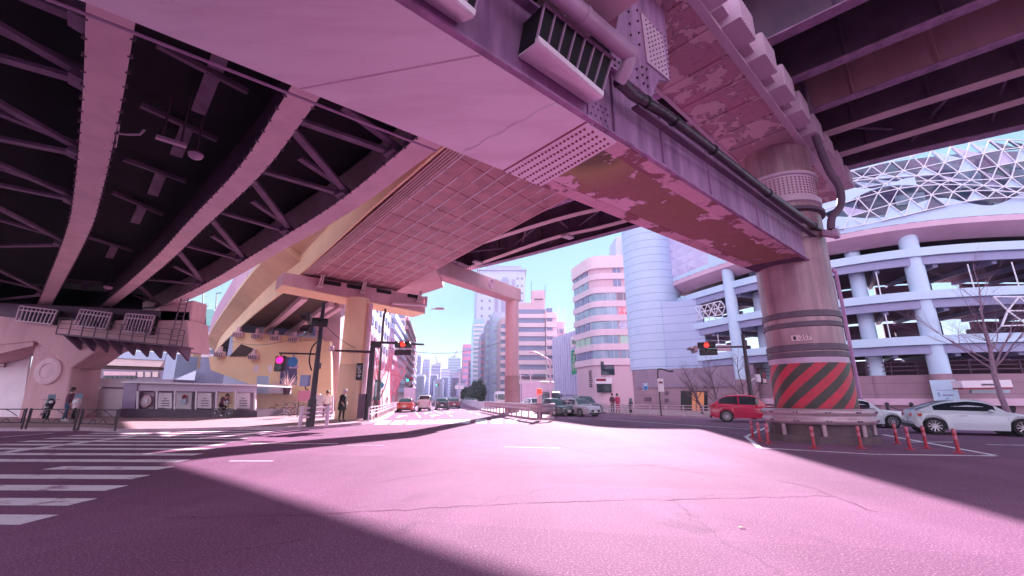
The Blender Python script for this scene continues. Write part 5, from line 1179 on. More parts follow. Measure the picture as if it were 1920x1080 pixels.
block('office_block', 'grey violet office block with bright window bands beside the far column', 912, 930, 603, 150, 18, M['cityviolet'], 9, 3, 1.8, 1.7, M['paleglass'])
block('office_block', 'pale blue office block with square bay windows directly left of the far column', 923, 946, 588, 138, 14, M['cityblue'], 9, 2, 2.2, 1.9, M['paleglass'])
block('apartment_block', 'rose apartment block with stacked balconies half hidden behind the far column', 938, 968, 600, 128, 10, M['pinkwall'], 9, 3, 1.5, 1.4, M['palewin'], bands=M['palepink'])
block('brick_building', 'rose red brick building closing the right side of the far street', 866, 889, 647, 260, 20, M['citypink'], 8, 4, 1.6, 1.5, M['palewin'])
block('brick_building', 'lower dark rose building in front of the tall rose brick one', 878, 896, 676, 225, 14, M['citypink'], 6, 3, 1.4, 1.4, M['palewin'], bands=M['cityviolet'])
# far skyline
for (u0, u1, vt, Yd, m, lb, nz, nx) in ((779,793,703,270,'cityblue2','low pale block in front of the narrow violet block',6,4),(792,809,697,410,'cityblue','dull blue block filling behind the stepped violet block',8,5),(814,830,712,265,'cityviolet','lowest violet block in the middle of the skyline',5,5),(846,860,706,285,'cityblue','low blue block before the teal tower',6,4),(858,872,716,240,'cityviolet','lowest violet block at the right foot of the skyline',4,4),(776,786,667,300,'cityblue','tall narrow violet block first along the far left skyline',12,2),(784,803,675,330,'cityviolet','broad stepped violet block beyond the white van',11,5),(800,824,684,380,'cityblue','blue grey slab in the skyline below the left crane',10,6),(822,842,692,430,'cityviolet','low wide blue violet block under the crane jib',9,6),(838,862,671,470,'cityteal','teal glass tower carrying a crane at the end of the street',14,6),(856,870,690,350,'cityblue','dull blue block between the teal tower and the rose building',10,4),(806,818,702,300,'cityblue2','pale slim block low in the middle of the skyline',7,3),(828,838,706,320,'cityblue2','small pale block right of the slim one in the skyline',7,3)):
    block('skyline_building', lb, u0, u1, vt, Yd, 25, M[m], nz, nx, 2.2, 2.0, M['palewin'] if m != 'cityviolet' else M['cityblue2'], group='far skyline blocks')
def crane(p0, p1, p2, lb, Yd):
    t_ = T('tower_crane', lb, 'crane', aty(*p0, Yd), 'cranes on the skyline')
    MB().tube([aty(*p0, Yd), aty(*p1, Yd)], 0.9, 6).build('mast', M['cityviolet'], t_); MB().tube([aty(*p1, Yd), aty(*p2, Yd)], [0.8,0.4], 6).build('jib', M['cityviolet'], t_); MB().box(aty(p1[0]+1, p1[1], Yd), (5,3,3)).build('counterweight', M['cityviolet'], t_)
crane((822,690),(821,684),(816,667),'left crane with jib leaning left over the skyline slab', 385); crane((850,674),(850,670),(858,656),'right crane with jib leaning right on the teal glass tower', 475)
# left side of the street
def streetwall(label, u0, Y0, u1, Y1, zt, m, nz, nx, ww, wh, wm, name='building', dep=12, bands=None):
    p0, p1 = aty(u0, 740, Y0), aty(u1, 740, Y1); t_ = T(name, label, 'building', Vector((p0.x, p0.y, 0)))
    d_ = (p1-p0).normalized(); n_ = Vector((-d_.y, d_.x, 0)); MB().prism([xy(q) for q in (p0, p1, p1+n_*dep, p0+n_*dep)], 0, zt).build('wall', m, t_)
    dz = (zt-3.5)/nz; grid_windows(t_, p1, p0, 3.2+dz*0.5, dz, nz, nx, ww, wh, wm) if False else grid_windows(t_, p0, p1, 3.2+dz*0.5, dz, nz, nx, ww, wh, wm, depth=0.3)
    grid_windows(t_, xy(p0+n_*dep), xy(p0), 3.2+dz*0.5, dz, nz, 4, ww, wh, wm, depth=0.3)
    if bands:
        for j in range(nz): MB().prism([xy(q) for q in (p0-n_*0.8, p1-n_*0.8, p1, p0)], 3.2+dz*j-0.3, 3.2+dz*j+0.6).build('balcony', bands, t_)
    return t_
streetwall('pale blue street block with ragged window openings behind the bare pink trees', 672, 56, 722, 84, 19.5, M['cityblue2'], 6, 7, 2.2, 1.1, M['palewin'], dep=16)
streetwall('white and lilac street block with striped balconies left of the red traffic light', 724, 86, 752, 118, 20, M['palepink'], 8, 8, 2.0, 1.4, M['palewin'], bands=M['cityblue2'])
streetwall('tall pale end block with a roof box at the end of the left street side', 752, 120, 772, 170, 26, M['cream'], 9, 6, 2.4, 1.6, M['palewin'], bands=M['citypink'])
streetwall('violet block closing the left row beyond the pale end block', 772, 175, 779, 230, 24, M['cityviolet'], 7, 6, 2.4, 1.6, M['palewin'])
sh_ = T('street_shop', 'pink street level shop front with white fascia behind the dark signal mast', 'shop', aty(700,770,52)); wallg(sh_, 'wall', [(668,690),(706,692),(706,772),(668,772)], 54, 6, M['flange']); wallg(sh_, 'fascia', [(670,712),(704,713),(704,724),(670,724)], 53.8, 0.3, M['white']); wallg(sh_, 'shop_window', [(672,728),(690,728),(690,762),(672,762)], 53.8, 0.2, M['paleglass']); wallg(sh_, 'porch', [(684,720),(706,722),(706,765),(684,765)], 52.5, 0.8, M['white'])
# ================================================================== VEHICLES
def carpaint(name, c, rough=0.28): return mat(name, c, rough=rough, coat=0.8, spec=0.5)
CP = {'white':carpaint('pearl_white_paint', (0.66,0.68,0.76)), 'red':carpaint('deep_red_paint', (0.62,0.01,0.08), 0.15), 'taxi':carpaint('taxi_red_paint', (0.62,0.05,0.04)), 'dark':carpaint('dark_violet_paint', (0.03,0.025,0.05)), 'silver':carpaint('silver_paint', (0.42,0.38,0.46)), 'plum':carpaint('plum_paint', (0.22,0.03,0.07)), 'pinkwhite':carpaint('rosy_white_paint', (0.72,0.56,0.62)), 'blue':carpaint('slate_blue_paint', (0.12,0.14,0.24))}
KIND = {   # L, W, H, wheelbase, front overhang, wheel radius, belt front/rear, hood z, boot z, (windscreen base, roof front, roof rear, rear base) as x from the front
 'coupe':(4.16,1.83,1.36,2.58,0.95,0.335,0.88,0.94,0.78,0.92,(1.25,2.10,2.60,3.99)),
 'sedan':(4.70,1.80,1.45,2.75,0.95,0.33,0.90,0.98,0.86,1.02,(1.35,2.10,3.30,4.15)),
 'suv':(4.55,1.84,1.69,2.70,0.92,0.365,1.00,1.14,0.97,1.12,(1.30,2.15,3.35,4.40)),
 'van':(3.40,1.48,1.80,2.45,0.50,0.28,0.95,0.98,0.94,1.0,(0.35,0.85,3.15,3.36)),
}
def interp(x, pts):
    if x <= pts[0][0]: return pts[0][1]
    for (a, b), (c_, d) in zip(pts, pts[1:]):
        if x <= c_: 
            t = (x-a)/(c_-a) if c_ > a else 0; t = t*t*(3-2*t)*0.5+t*0.5; return b+(d-b)*t
    return pts[-1][1]
def make_car(kind, paint, label, cat, name='car', group=None, detail=True, taxi=False):
    L, W, H, wb, fo, rw, bf, br, hz_, bz_, gx = KIND[kind]
    root = T(name, label, cat, local=True, group=group); hw = W/2; zs = 0.2 if kind != 'suv' else 0.26
    X = lambda s: L/2-s                       # s measured from the front bumper
    ax = (fo, fo+wb); ra = rw+0.055
    top = [(0,0.50),(0.05,0.60),(0.18,hz_-0.10),(0.5,hz_-0.03),(gx[0],bf),(gx[0]+0.4,bf+0.01),(gx[3]-0.3,br),(min(gx[3]+0.05,L-0.2),bz_),(L-0.12,bz_-0.03),(L-0.03,bz_-0.14),(L,0.55)]
    if kind == 'van': top = [(0,0.5),(0.06,0.7),(0.15,0.88),(gx[0],bf),(L-0.05,br),(L,0.6)]
    wid = [(0,0.62),(0.08,0.78),(0.3,0.92),(0.8,0.99),(L*0.5,1.0),(L-0.8,0.985),(L-0.25,0.955),(L-0.05,0.90),(L,0.80)]
    bot = [(0,0.34),(0.1,zs+0.03),(0.4,zs),(L-0.4,zs),(L-0.1,zs+0.06),(L,0.40)]
    n = 64; ss = sorted(set([L*i/n for i in range(n+1)]+[a+d for a in ax for d in (-ra,-ra+0.02,ra-0.02,ra)]))
    rows = []
    for s in ss:
        w_ = hw*interp(s, wid); zt_ = interp(s, top); zb = interp(s, bot); za = zb
        for a in ax:
            if abs(s-a) < ra: za = max(za, rw+math.sqrt(max(0, ra*ra-(s-a)**2)))
        za = min(za, zt_-0.08); h = zt_-za
        flare = 0.018 if any(abs(s-a) < ra+0.12 for a in ax) else 0
        rows.append([(0,zb),(w_*0.80,zb if za == zb else min(za, zb+0.3)),(w_*0.985+flare,za),(w_+flare,za+h*0.34),(w_*0.985,za+h*0.66),(w_*0.945,zt_-h*0.10),(w_*0.885,zt_),(w_*0.5,zt_+0.03),(0,zt_+0.04)])
    mb = MB(); k = len(rows[0])
    for side in (1,-1):
        vs = [Vector((X(s), side*y, z)) for s, r in zip(ss, rows) for y, z in r]; fs = []
        for i in range(len(ss)-1):
            for j in range(k-1): fs.append((i*k+j, i*k+j+1, (i+1)*k+j+1, (i+1)*k+j))
        fs.append(tuple(range(k))); fs.append(tuple((len(ss)-1)*k+j for j in range(k))); mb.add(vs, fs)
    # greenhouse
    yb, yr = hw*0.885, hw*(0.66 if kind in ('coupe','sedan') else 0.74 if kind == 'suv' else 0.85)
    zbelt = lambda s: bf+(br-bf)*max(0, min(1, (s-gx[0])/(gx[3]-gx[0])))-0.02
    def zroof(s):
        if s <= gx[1]: t = (s-gx[0])/(gx[1]-gx[0]); return zbelt(s)+(H-0.02-zbelt(s))*math.sin(t*math.pi/2)**0.92
        if s >= gx[2]: t = (gx[3]-s)/(gx[3]-gx[2]); return zbelt(s)+(H-0.03-zbelt(s))*math.sin(t*math.pi/2)**(1.0)
        t = (s-gx[1])/(gx[2]-gx[1]); return H-0.02+0.03*math.sin(math.pi*t)-0.01*t
    def yroof(s): 
        t = (zroof(s)-zbelt(s))/(H-zbelt(s)); return yb+(yr-yb)*max(0, t)
    gs = [gx[0]+(gx[3]-gx[0])*i/36 for i in range(37)]; gk = 6
    for side in (1,-1):
        vs = []
        for s in gs:
            zb, zt_, yt = zbelt(s), zroof(s), yroof(s); hh = zt_-zb
            for y, z in ((yb,zb),(yb+(yt-yb)*0.5,zb+hh*0.5),(yt,zb+hh*0.93),(yt*0.93,zt_-hh*0.015),(yt*0.6,zt_+0.015),(0,zt_+0.025)): vs.append(Vector((X(s), side*y, z)))
        fs = [(i*gk+j, i*gk+j+1, (i+1)*gk+j+1, (i+1)*gk+j) for i in range(len(gs)-1) for j in range(gk-1)]; mb.add(vs, fs)
    body = mb.build('body', paint, root, smooth=38, weld=True)
    def side_glass(s0, s1, nm='side_window'):
        for side in (1,-1):
            m2 = MB(); vs = []; N = 14
            for i in range(N+1):
                s = s0+(s1-s0)*i/N; zb, zt_, yt = zbelt(s)+0.05, zroof(s), yroof(s); h0 = zroof(s)-zbelt(s)
                zt2 = max(zb+0.005, zbelt(s)+h0*0.86); f = lambda z: yb+(yt-yb)*min(1, (z-zbelt(s))/max(0.01, h0*0.93))+0.007
                vs += [Vector((X(s), side*f(zb), zb)), Vector((X(s), side*f(zt2), zt2))]
            m2.add(vs, [(2*i,2*i+1,2*i+3,2*i+2) for i in range(N)]); m2.build(nm, M['carglass'], root, smooth=True)
    mid = (gx[1]+gx[2])/2+0.1
    if kind == 'coupe': side_glass(gx[0]+0.35, gx[3]-0.55)
    elif kind == 'van': side_glass(gx[0]+0.3, 1.5); side_glass(1.6, 3.1)
    else: side_glass(gx[0]+0.42, mid-0.04); side_glass(mid+0.04, gx[3]-0.38)
    def cap_glass(s0, s1, nm):
        m2 = MB(); vs = []; N = 8; Mx = 8
        for i in range(N+1):
            s = s0+(s1-s0)*i/N
            for j in range(Mx+1):
                q = (j/Mx*2-1)*0.90; yt = yroof(s); vs.append(Vector((X(s), yt*q, zroof(s)+0.028-0.018*abs(q)**2-0.015*(abs(q)>0.85)))+Vector((0.004 if s < mid else -0.004, 0, 0.004)))
        m2.add(vs, [(i*(Mx+1)+j, i*(Mx+1)+j+1, (i+1)*(Mx+1)+j+1, (i+1)*(Mx+1)+j) for i in range(N) for j in range(Mx)]); m2.build(nm, M['carglass'], root, smooth=True)
    cap_glass(gx[0]+0.06, gx[1]-0.04, 'windscreen'); cap_glass(gx[3]-0.06, gx[2]+0.06, 'rear_window')
    for a in ax:
        for side in (1,-1):
            c_ = Vector((X(a), side*(hw-0.115), rw)); m2 = MB(); Rx = Matrix.Rotation(R(-90*side), 3, 'X')
            m2.lathe(c_, [(rw*0.66,-0.10),(rw*0.90,-0.11),(rw,-0.085),(rw,0.085),(rw*0.90,0.11),(rw*0.68,0.10)], 28, Rx, caps=False); m2.lathe(c_, [(0.001,-0.08),(rw*0.7,-0.08),(rw*0.7,0.03)], 28, Rx, caps=False)
            wh = m2.build('wheel', M['rubber'], root, smooth=40)
            m3 = MB(); m3.lathe(c_, [(rw*0.70,0.10),(rw*0.66,0.115),(rw*0.62,0.09)], 28, Rx, caps=False); m3.lathe(c_, [(0.001,0.10),(0.055,0.10),(0.06,0.06)], 14, Rx, caps=False)
            ns = 10 if kind != 'suv' else 14
            for q in range(ns):
                t = 2*math.pi*q/ns+0.1; d_ = Vector((math.cos(t),0,math.sin(t))); m3.bar(c_+Vector((0,side*0.085,0))+d_*0.04, c_+Vector((0,side*0.095,0))+d_*rw*0.66, 0.035, 0.02, (0,1,0))
            m3.build('rim', M['rim'], wh, smooth=30)
            m4 = MB(); m4.lathe(Vector((X(a), side*(hw-0.24), rw)), [(ra*0.99,-0.02),(ra*0.99,0.02)], 24, Rx); m4.build('wheel_well', M['black'], root)
    hlz = hz_-0.17; tz = bz_-0.16
    for side in (1,-1):
        m2 = MB(); w0 = hw
        m2.add([Vector((X(0.06), side*hw*0.48, hlz-0.04)), Vector((X(0.02), side*hw*0.50, hlz-0.10)), Vector((X(0.30), side*hw*0.93, hlz-0.06)), Vector((X(0.42), side*hw*0.945, hlz+0.02)), Vector((X(0.14), side*hw*0.55, hlz+0.03))]+[Vector((X(0.35), side*hw*0.5, hlz-0.02))], [(0,1,2,3,4),(0,4,5),(4,3,5),(3,2,5),(2,1,5),(1,0,5)]); m2.build('headlight', M['headlamp'], root)
        m2 = MB(); q0 = L-0.035
        if kind == 'van': m2.box(Vector((X(L-0.02), side*hw*0.82, 0.85)), (0.06,0.12,0.4))
        else: m2.hexa([Vector((X(a_), side*b_, c__)) for c__ in (tz-0.06, tz+0.06) for a_, b_ in ((L-0.02,hw*0.50),(L+0.01,hw*0.52),(L-0.20,hw*0.965),(L-0.30,hw*0.955))])
        m2.build('tail_light', M['tail'], root)
        m2 = MB(); p = Vector((X(gx[0]+0.55), side*(hw+0.09), zbelt(gx[0]+0.5)+0.06)); m2.ball(p, 1.0, 12, (0.09,0.11,0.07)); m2.bar(p+Vector((0,-side*0.16,-0.05)), p+Vector((0,0,-0.03)), 0.06, 0.04); m2.build('mirror', paint, root, smooth=True)
        m2 = MB(); m2.box(Vector((X(mid+0.15), side*(hw*0.992), zbelt(mid)-0.13)), (0.2,0.03,0.025)); m2.build('door_handle', M['chrome'], root)
    m2 = MB(); m2.box(Vector((X(0.035), 0, 0.46)), (0.09, hw*1.0, 0.17)); m2.box(Vector((X(0.06), 0, 0.29)), (0.08, hw*1.35, 0.09)); m2.build('grille', M['black'], root)
    m2 = MB(); m2.box(Vector((X(-0.015), 0, 0.43)), (0.02,0.33,0.165)); m2.build('number_plate', M['plate'], root); m2 = MB(); m2.box(Vector((X(L+0.012), 0, 0.60 if kind != 'van' else 0.5)), (0.02,0.33,0.165)); m2.build('number_plate', M['plate'], root)
    m2 = MB(); m2.box(Vector((X(L-0.03), 0, 0.32)), (0.10, hw*1.5, 0.14)); m2.build('rear_bumper_insert', M['black'], root)
    if taxi:
        m2 = MB(); m2.hexa([Vector((X(mid)+a_, b_, z)) for z, e in ((H,1),(H+0.16,0.7)) for a_, b_ in ((-0.1*e,-0.3*e),(0.1*e,-0.3*e),(0.1*e,0.3*e),(-0.1*e,0.3*e))]); m2.build('roof_lamp', M['white'], root)
    root['_front'] = fo; root['_wb'] = wb; root['_hw'] = hw
    return root
def put(car, p, heading, front=None, z=0.0):
    h = Vector((math.cos(heading), math.sin(heading), 0)); car.location = Vector((p.x, p.y, z)); car.rotation_euler = (0,0,heading)
    return car
def near_side(kind, fpx, rpx=None, heading=None, anchor='front'):   # centre from a wheel seen on the near side
    L, W, H, wb, fo, rw = KIND[kind][:6]; a = at(*fpx)
    if heading is None: b = at(*rpx); heading = math.atan2(a.y-b.y, a.x-b.x)
    h = Vector((math.cos(heading), math.sin(heading), 0)); l = Vector((-h.y, h.x, 0)); 
    if l.dot(a) < 0: l = -l
    s = (L/2-fo) if anchor == 'front' else (L/2-fo-wb)
    return a-h*s+l*(W/2-0.1), heading
c = make_car('coupe', CP['white'], 'pearl white two door coupe waiting at far right, nose out of frame', 'car')
p, hd = near_side('coupe', (1759,814.5), heading=R(-27), anchor='rear'); put(c, p, hd); c.scale = (1.04,1.04,1.04)
c = make_car('sedan', CP['white'], 'white sedan half hidden by the crash barrier ring in front of the coupe', 'car')
p, hd = near_side('sedan', (1676,803), heading=R(-13), anchor='front'); put(c, p, hd)
c = make_car('suv', CP['red'], 'glossy deep red crossover car by the white roadside fence', 'car')
p, hd = near_side('suv', (1364,791.5), heading=R(-22), anchor='rear'); put(c, p, hd)
c = make_car('sedan', CP['dark'], 'black violet sedan with lights facing us at the end of the median barrier', 'car'); put(c, at(1056,781)+Vector((-0.6,2.0,0)), R(-62))
c = make_car('sedan', CP['silver'], 'silver sedan facing us beside the black sedan', 'car'); put(c, at(1100,782)+Vector((-0.4,2.2,0)), R(-60))
c = make_car('suv', CP['dark'], 'dark parked car whose tail shows behind the silver sedan', 'car'); put(c, at(1122,777)+Vector((-0.8,3.2,0)), R(-70))
c = make_car('sedan', CP['white'], 'white car behind the median barrier right of the far column', 'car'); put(c, at(1002,776)+Vector((0.3,6,0)), R(-68))
SD = R(98.2)
c = make_car('sedan', CP['taxi'], 'orange red taxi with a roof lamp driving away in the left lane', 'taxi', 'taxi', taxi=True); put(c, at(758,773)+Vector((-0.3,2.1,0)), SD)
c = make_car('van', CP['pinkwhite'], 'small rosy white van driving away beside the taxi', 'van', 'van'); put(c, at(794,771)+Vector((-0.2,1.7,0)), SD)
c = make_car('sedan', CP['dark'], 'dark sedan driving away in the third lane', 'car'); put(c, at(828,769)+Vector((-0.3,2.3,0)), SD)
c = make_car('sedan', CP['plum'], 'plum red sedan driving away next to the low white wall', 'car'); put(c, at(851,766)+Vector((-0.3,2.3,0)), SD)
far_cars = [(794,759.5,'white','white car farther up the street behind the small van'),(823,760.5,'blue','slate blue car ahead of the dark sedan'),(842,757.5,'plum','plum car ahead in the crowded far lanes'),(806,756.8,'silver','silver car far ahead between the lanes'),(776,758,'pinkwhite','rosy white car far ahead beyond the taxi'),(858,756,'silver','silver car far ahead near the sign post'),(786,754.3,'dark','dark car far ahead in the left lanes'),(830,754.8,'white','white car far ahead in the middle lanes')]
for u, v, col, lb in far_cars: c = make_car('sedan', CP[col], lb, 'car', group='cars far up the street'); put(c, at(u, v)+Vector((-0.3,2.3,0)), SD)
for u, v, col, lb in ((872,757,'white','white car coming towards us behind the low white wall'),(884,758,'pinkwhite','rosy white car coming towards us just left of the white truck cab'),(868,754.5,'silver','silver car coming towards us farther along the low wall')):
    c = make_car('sedan', CP[col], lb, 'car', group='cars far up the street'); put(c, at(u, v)+Vector((0.3,2,0)), SD+math.pi)
def make_truck(label, boxm, cabm, Lb=4.6, Hb=2.9, W=2.1):
    root = T('box_truck', label, 'truck', local=True)
    MB().box((-0.6,0,0.75+Hb/2-0.2), (Lb,W,Hb-0.4)).build('cargo_box', boxm, root, bevel=0.05)
    cab = MB(); x0 = Lb/2-0.5; prof = [(x0,0.55),(x0+1.55,0.55),(x0+1.58,1.15),(x0+1.25,2.15),(x0+0.9,2.25),(x0,2.25)]
    vs = [Vector((x, s*W*0.47, z)) for s in (-1,1) for x, z in prof]; k = len(prof); cab.add(vs, [tuple(range(k)), tuple(range(k,2*k))]+[(i,(i+1)%k,k+(i+1)%k,k+i) for i in range(k)]); cb2 = cab.build('cab', cabm, root, bevel=0.06)
    g_ = MB(); g_.hexa([Vector((x0+a, s, z)) for a, z in ((1.60,1.22),(1.30,2.10)) for s in (-W*0.43, W*0.43)][0:2]+[Vector((x0+a, s, z)) for a, z in ((1.27,2.10),) for s in (W*0.43,-W*0.43)]+[Vector((x0+1.62,-W*0.43,1.22)), Vector((x0+1.62,W*0.43,1.22)), Vector((x0+1.30,W*0.43,2.12)), Vector((x0+1.30,-W*0.43,2.12))]); g_.build('windscreen', M['carglass'], root)
    for s in (-1,1):
        MB().box((x0+0.75, s*W*0.475, 1.65), (0.85,0.03,0.7)).build('side_window', M['carglass'], root); MB().box((x0+1.6, s*W*0.36, 0.85), (0.05,0.36,0.18)).build('headlight', M['headlamp'], root)
        MB().box((x0+1.35, s*(W*0.5+0.12), 1.75), (0.08,0.16,0.36)).build('mirror', M['black'], root); MB().box((-Lb/2-0.62, s*W*0.4, 0.7), (0.05,0.22,0.14)).build('tail_light', M['tail'], root)
        for x in (x0+0.75, -Lb/2+0.5): m2 = MB(); m2.disc((x, s*(W/2-0.14), 0.4), (0,1,0), 0.4, 0.24, 20); wh = m2.build('wheel', M['rubber'], root, smooth=40); m2 = MB(); m2.disc((x, s*(W/2-0.015), 0.4), (0,1,0), 0.22, 0.03, 16); m2.build('rim', M['rim'], wh)
    MB().box((-0.3,0,0.6), (Lb+1.0,W*0.7,0.2)).build('chassis', M['black'], root); MB().box((x0+1.6,0,0.62), (0.12,W*0.9,0.22)).build('bumper', M['galv'], root)
    return root
t_ = make_truck('white box truck with a dark windscreen behind the black sedan', M['pinkwhite'] if 'pinkwhite' in M else M['pinkpaint'], CP['dark'], 5.2, 3.2); put(t_, at(1048,771)+Vector((-1.8,6.5,0)), R(-64))
t_ = make_truck('white truck cab waiting beside the far pink column', M['white'], CP['pinkwhite'], 3.0, 2.2); put(t_, at(935,765)+Vector((0.2,8,0)), SD+math.pi)
t_ = make_truck('grey box truck seen from behind ahead of the taxi', M['pinkpaint'], CP['silver'], 4.4, 3.0); put(t_, at(761,762)+Vector((-0.6,6,0)), SD)
# ================================================================== TWO WHEELERS
def circ(c, r, ax='y', n=24): return [Vector(c)+Vector((r*math.cos(2*math.pi*k/n), 0, r*math.sin(2*math.pi*k/n))) for k in range(n)]
def make_bike(label, frame_m, group=None, basket=True, name='bicycle'):
    root = T(name, label, 'bicycle', local=True, group=group); rw = 0.33
    for x in (-0.53, 0.53):
        m2 = MB(); m2.tube(circ((x,0,rw), rw-0.02), 0.02, 6, closed=True); wh = m2.build('wheel', M['rubber'], root, smooth=True)
        m3 = MB(); m3.tube(circ((x,0,rw), rw-0.045), 0.008, 5, closed=True); m3.disc((x,0,rw), (0,1,0), 0.035, 0.08, 10)
        for k in range(12): t = 2*math.pi*k/12; m3.tube([(x,0,rw),(x+(rw-0.04)*math.cos(t),0,rw+(rw-0.04)*math.sin(t))], 0.003, 4)
        m3.build('rim', M['rim'], wh)
    m2 = MB(); bb = Vector((-0.08,0,0.28)); st_ = Vector((-0.2,0,0.78)); hd_ = Vector((0.38,0,0.80)); rr_ = Vector((-0.53,0,rw)); ff = Vector((0.53,0,rw))
    for a, b in ((bb,st_),(bb,Vector((0.41,0,0.62))),(st_*0.9+bb*0.1,hd_),(rr_,bb),(rr_,st_),(ff,hd_),(hd_,Vector((0.34,0,0.98)))): m2.tube([a, b], 0.017, 8)
    m2.build('frame', frame_m, root, smooth=True)
    m2 = MB(); m2.tube([(0.20,-0.27,1.0),(0.32,-0.2,1.03),(0.34,0,1.0),(0.32,0.2,1.03),(0.20,0.27,1.0)], 0.013, 8); m2.build('handlebar', M['black'], root, smooth=True)
    m2 = MB(); m2.ball((-0.23,0,0.83), 1.0, 10, (0.14,0.08,0.04)); m2.tube([(-0.2,0,0.76),(-0.22,0,0.82)], 0.013, 6); m2.build('saddle', M['black'], root, smooth=True)
    m2 = MB(); m2.disc(bb, (0,1,0), 0.09, 0.02, 14); m2.tube([bb+Vector((0,-0.06,0)), bb+Vector((0.1,-0.09,-0.13))], 0.012, 6); m2.tube([bb+Vector((0,0.06,0)), bb+Vector((-0.1,0.09,0.13))], 0.012, 6); m2.box(bb+Vector((0.1,-0.13,-0.13)), (0.09,0.09,0.02)); m2.box(bb+Vector((-0.1,0.13,0.13)), (0.09,0.09,0.02)); m2.build('crank', M['galv'], root)
    if basket:
        m2 = MB(); z0 = 0.82
        for z in (z0, z0+0.1, z0+0.22): m2.tube([(0.42,-0.16,z),(0.7,-0.18,z),(0.7,0.18,z),(0.42,0.16,z)], 0.006, 4, closed=True)
        for y in (-0.16,-0.05,0.05,0.16):
            for x in (0.42,0.7): m2.tube([(x,y,z0),(x,y,z0+0.22)], 0.005, 4)
        m2.build('basket', M['black'], root)
    return root
bk0 = None
for i, (u, v, rz, fm, lb) in enumerate(((522,779,10,M['darkpole'],'dark parked bicycle at the left end of the row by the yellow hoarding'),(540,779,-15,M['pinkpaint'],'pale pink parked bicycle second in the row by the yellow hoarding'),(557,780,25,M['darkpole'],'dark parked bicycle third in the row beside the red box sign'),(598,782,10,M['pinkpaint'],'pale bicycle parked behind the white guard fence'))):
    b_ = make_bike(lb, fm, 'bicycles parked by the yellow hoarding'); put(b_, at(u, v, 0.14), R(rz), z=0.14)
cyc = make_bike('dark bicycle ridden past the glazed pavilion', M['darkpole'], None, False); CYP = at(415,784,0.14); put(cyc, CYP, R(-8), z=0.14)
def make_scooter(label, m, big=True):
    root = T('motorcycle', label, 'motorcycle', local=True); rw = 0.29
    for x in (-0.64, 0.66):
        m2 = MB(); m2.tube(circ((x,0,rw), rw-0.06), 0.06, 8, closed=True); wh = m2.build('wheel', M['rubber'], root, smooth=True); m3 = MB(); m3.disc((x,0,rw), (0,1,0), 0.2, 0.06, 16); m3.build('rim', M['rim'], wh)
    m2 = MB(); m2.lathe((0,0,0), [(0.001,-0.55),(0.16,-0.5),(0.2,-0.2),(0.15,0.2),(0.17,0.45),(0.1,0.6),(0.001,0.66)], 14, Matrix.Translation((0,0,0)).to_3x3() @ Matrix.Rotation(R(90), 3, 'Y'))
    for q in m2.v: q.z = q.z*1.15+0.62
    m2.build('body', m, root, smooth=True)
    m2 = MB(); m2.ball((0.52,0,0.86), 1.0, 12, (0.14,0.2,0.26)); m2.build('fairing', m, root, smooth=True)
    m2 = MB(); m2.ball((0.66,0,0.92), 1.0, 10, (0.05,0.09,0.08)); m2.build('headlight', M['headlamp'], root, smooth=True)
    m2 = MB(); m2.ball((-0.2,0,0.86), 1.0, 12, (0.42,0.14,0.07)); m2.build('seat', M['black'], root, smooth=True)
    m2 = MB(); m2.tube([(0.66,0,rw),(0.42,0,0.98)], 0.04, 8); m2.tube([(0.30,-0.34,1.04),(0.42,0,1.02),(0.30,0.34,1.04)], 0.018, 8); m2.tube([(-0.64,0,rw),(-0.1,0,0.4)], 0.05, 8); m2.build('fork', M['galv'], root, smooth=True)
    m2 = MB(); m2.tube([(0.1,-0.2,0.3),(-0.7,-0.22,0.36)], 0.05, 10); m2.build('exhaust', M['chrome'], root, smooth=True)
    m2 = MB(); m2.add([(0.58,-0.16,1.0),(0.58,0.16,1.0),(0.42,0.14,1.32),(0.42,-0.14,1.32),(0.60,-0.16,1.0),(0.60,0.16,1.0),(0.44,0.14,1.32),(0.44,-0.14,1.32)], [(0,1,2,3),(7,6,5,4),(0,1,5,4),(1,2,6,5),(2,3,7,6),(3,0,4,7)]); m2.build('windshield', M['paleglass'], root)
    return root
s_ = make_scooter('dark motorcycle parked in front of the pink pier column', M['cloth_plum'] if False else CP['dark']); s_.scale = (1.2,1.2,1.2); put(s_, at(84,786,0.14), R(-38), z=0.14)
s_ = make_scooter('pale motorcycle parked behind the standing rider', CP['pinkwhite']); s_.scale = (1.25,1.25,1.25); put(s_, at(140,785,0.14), R(-52), z=0.14)
s_ = make_scooter('dark scooter parked behind the right roadside fence', CP['dark']); put(s_, at(1183,774,0.14), R(70), z=0.14)
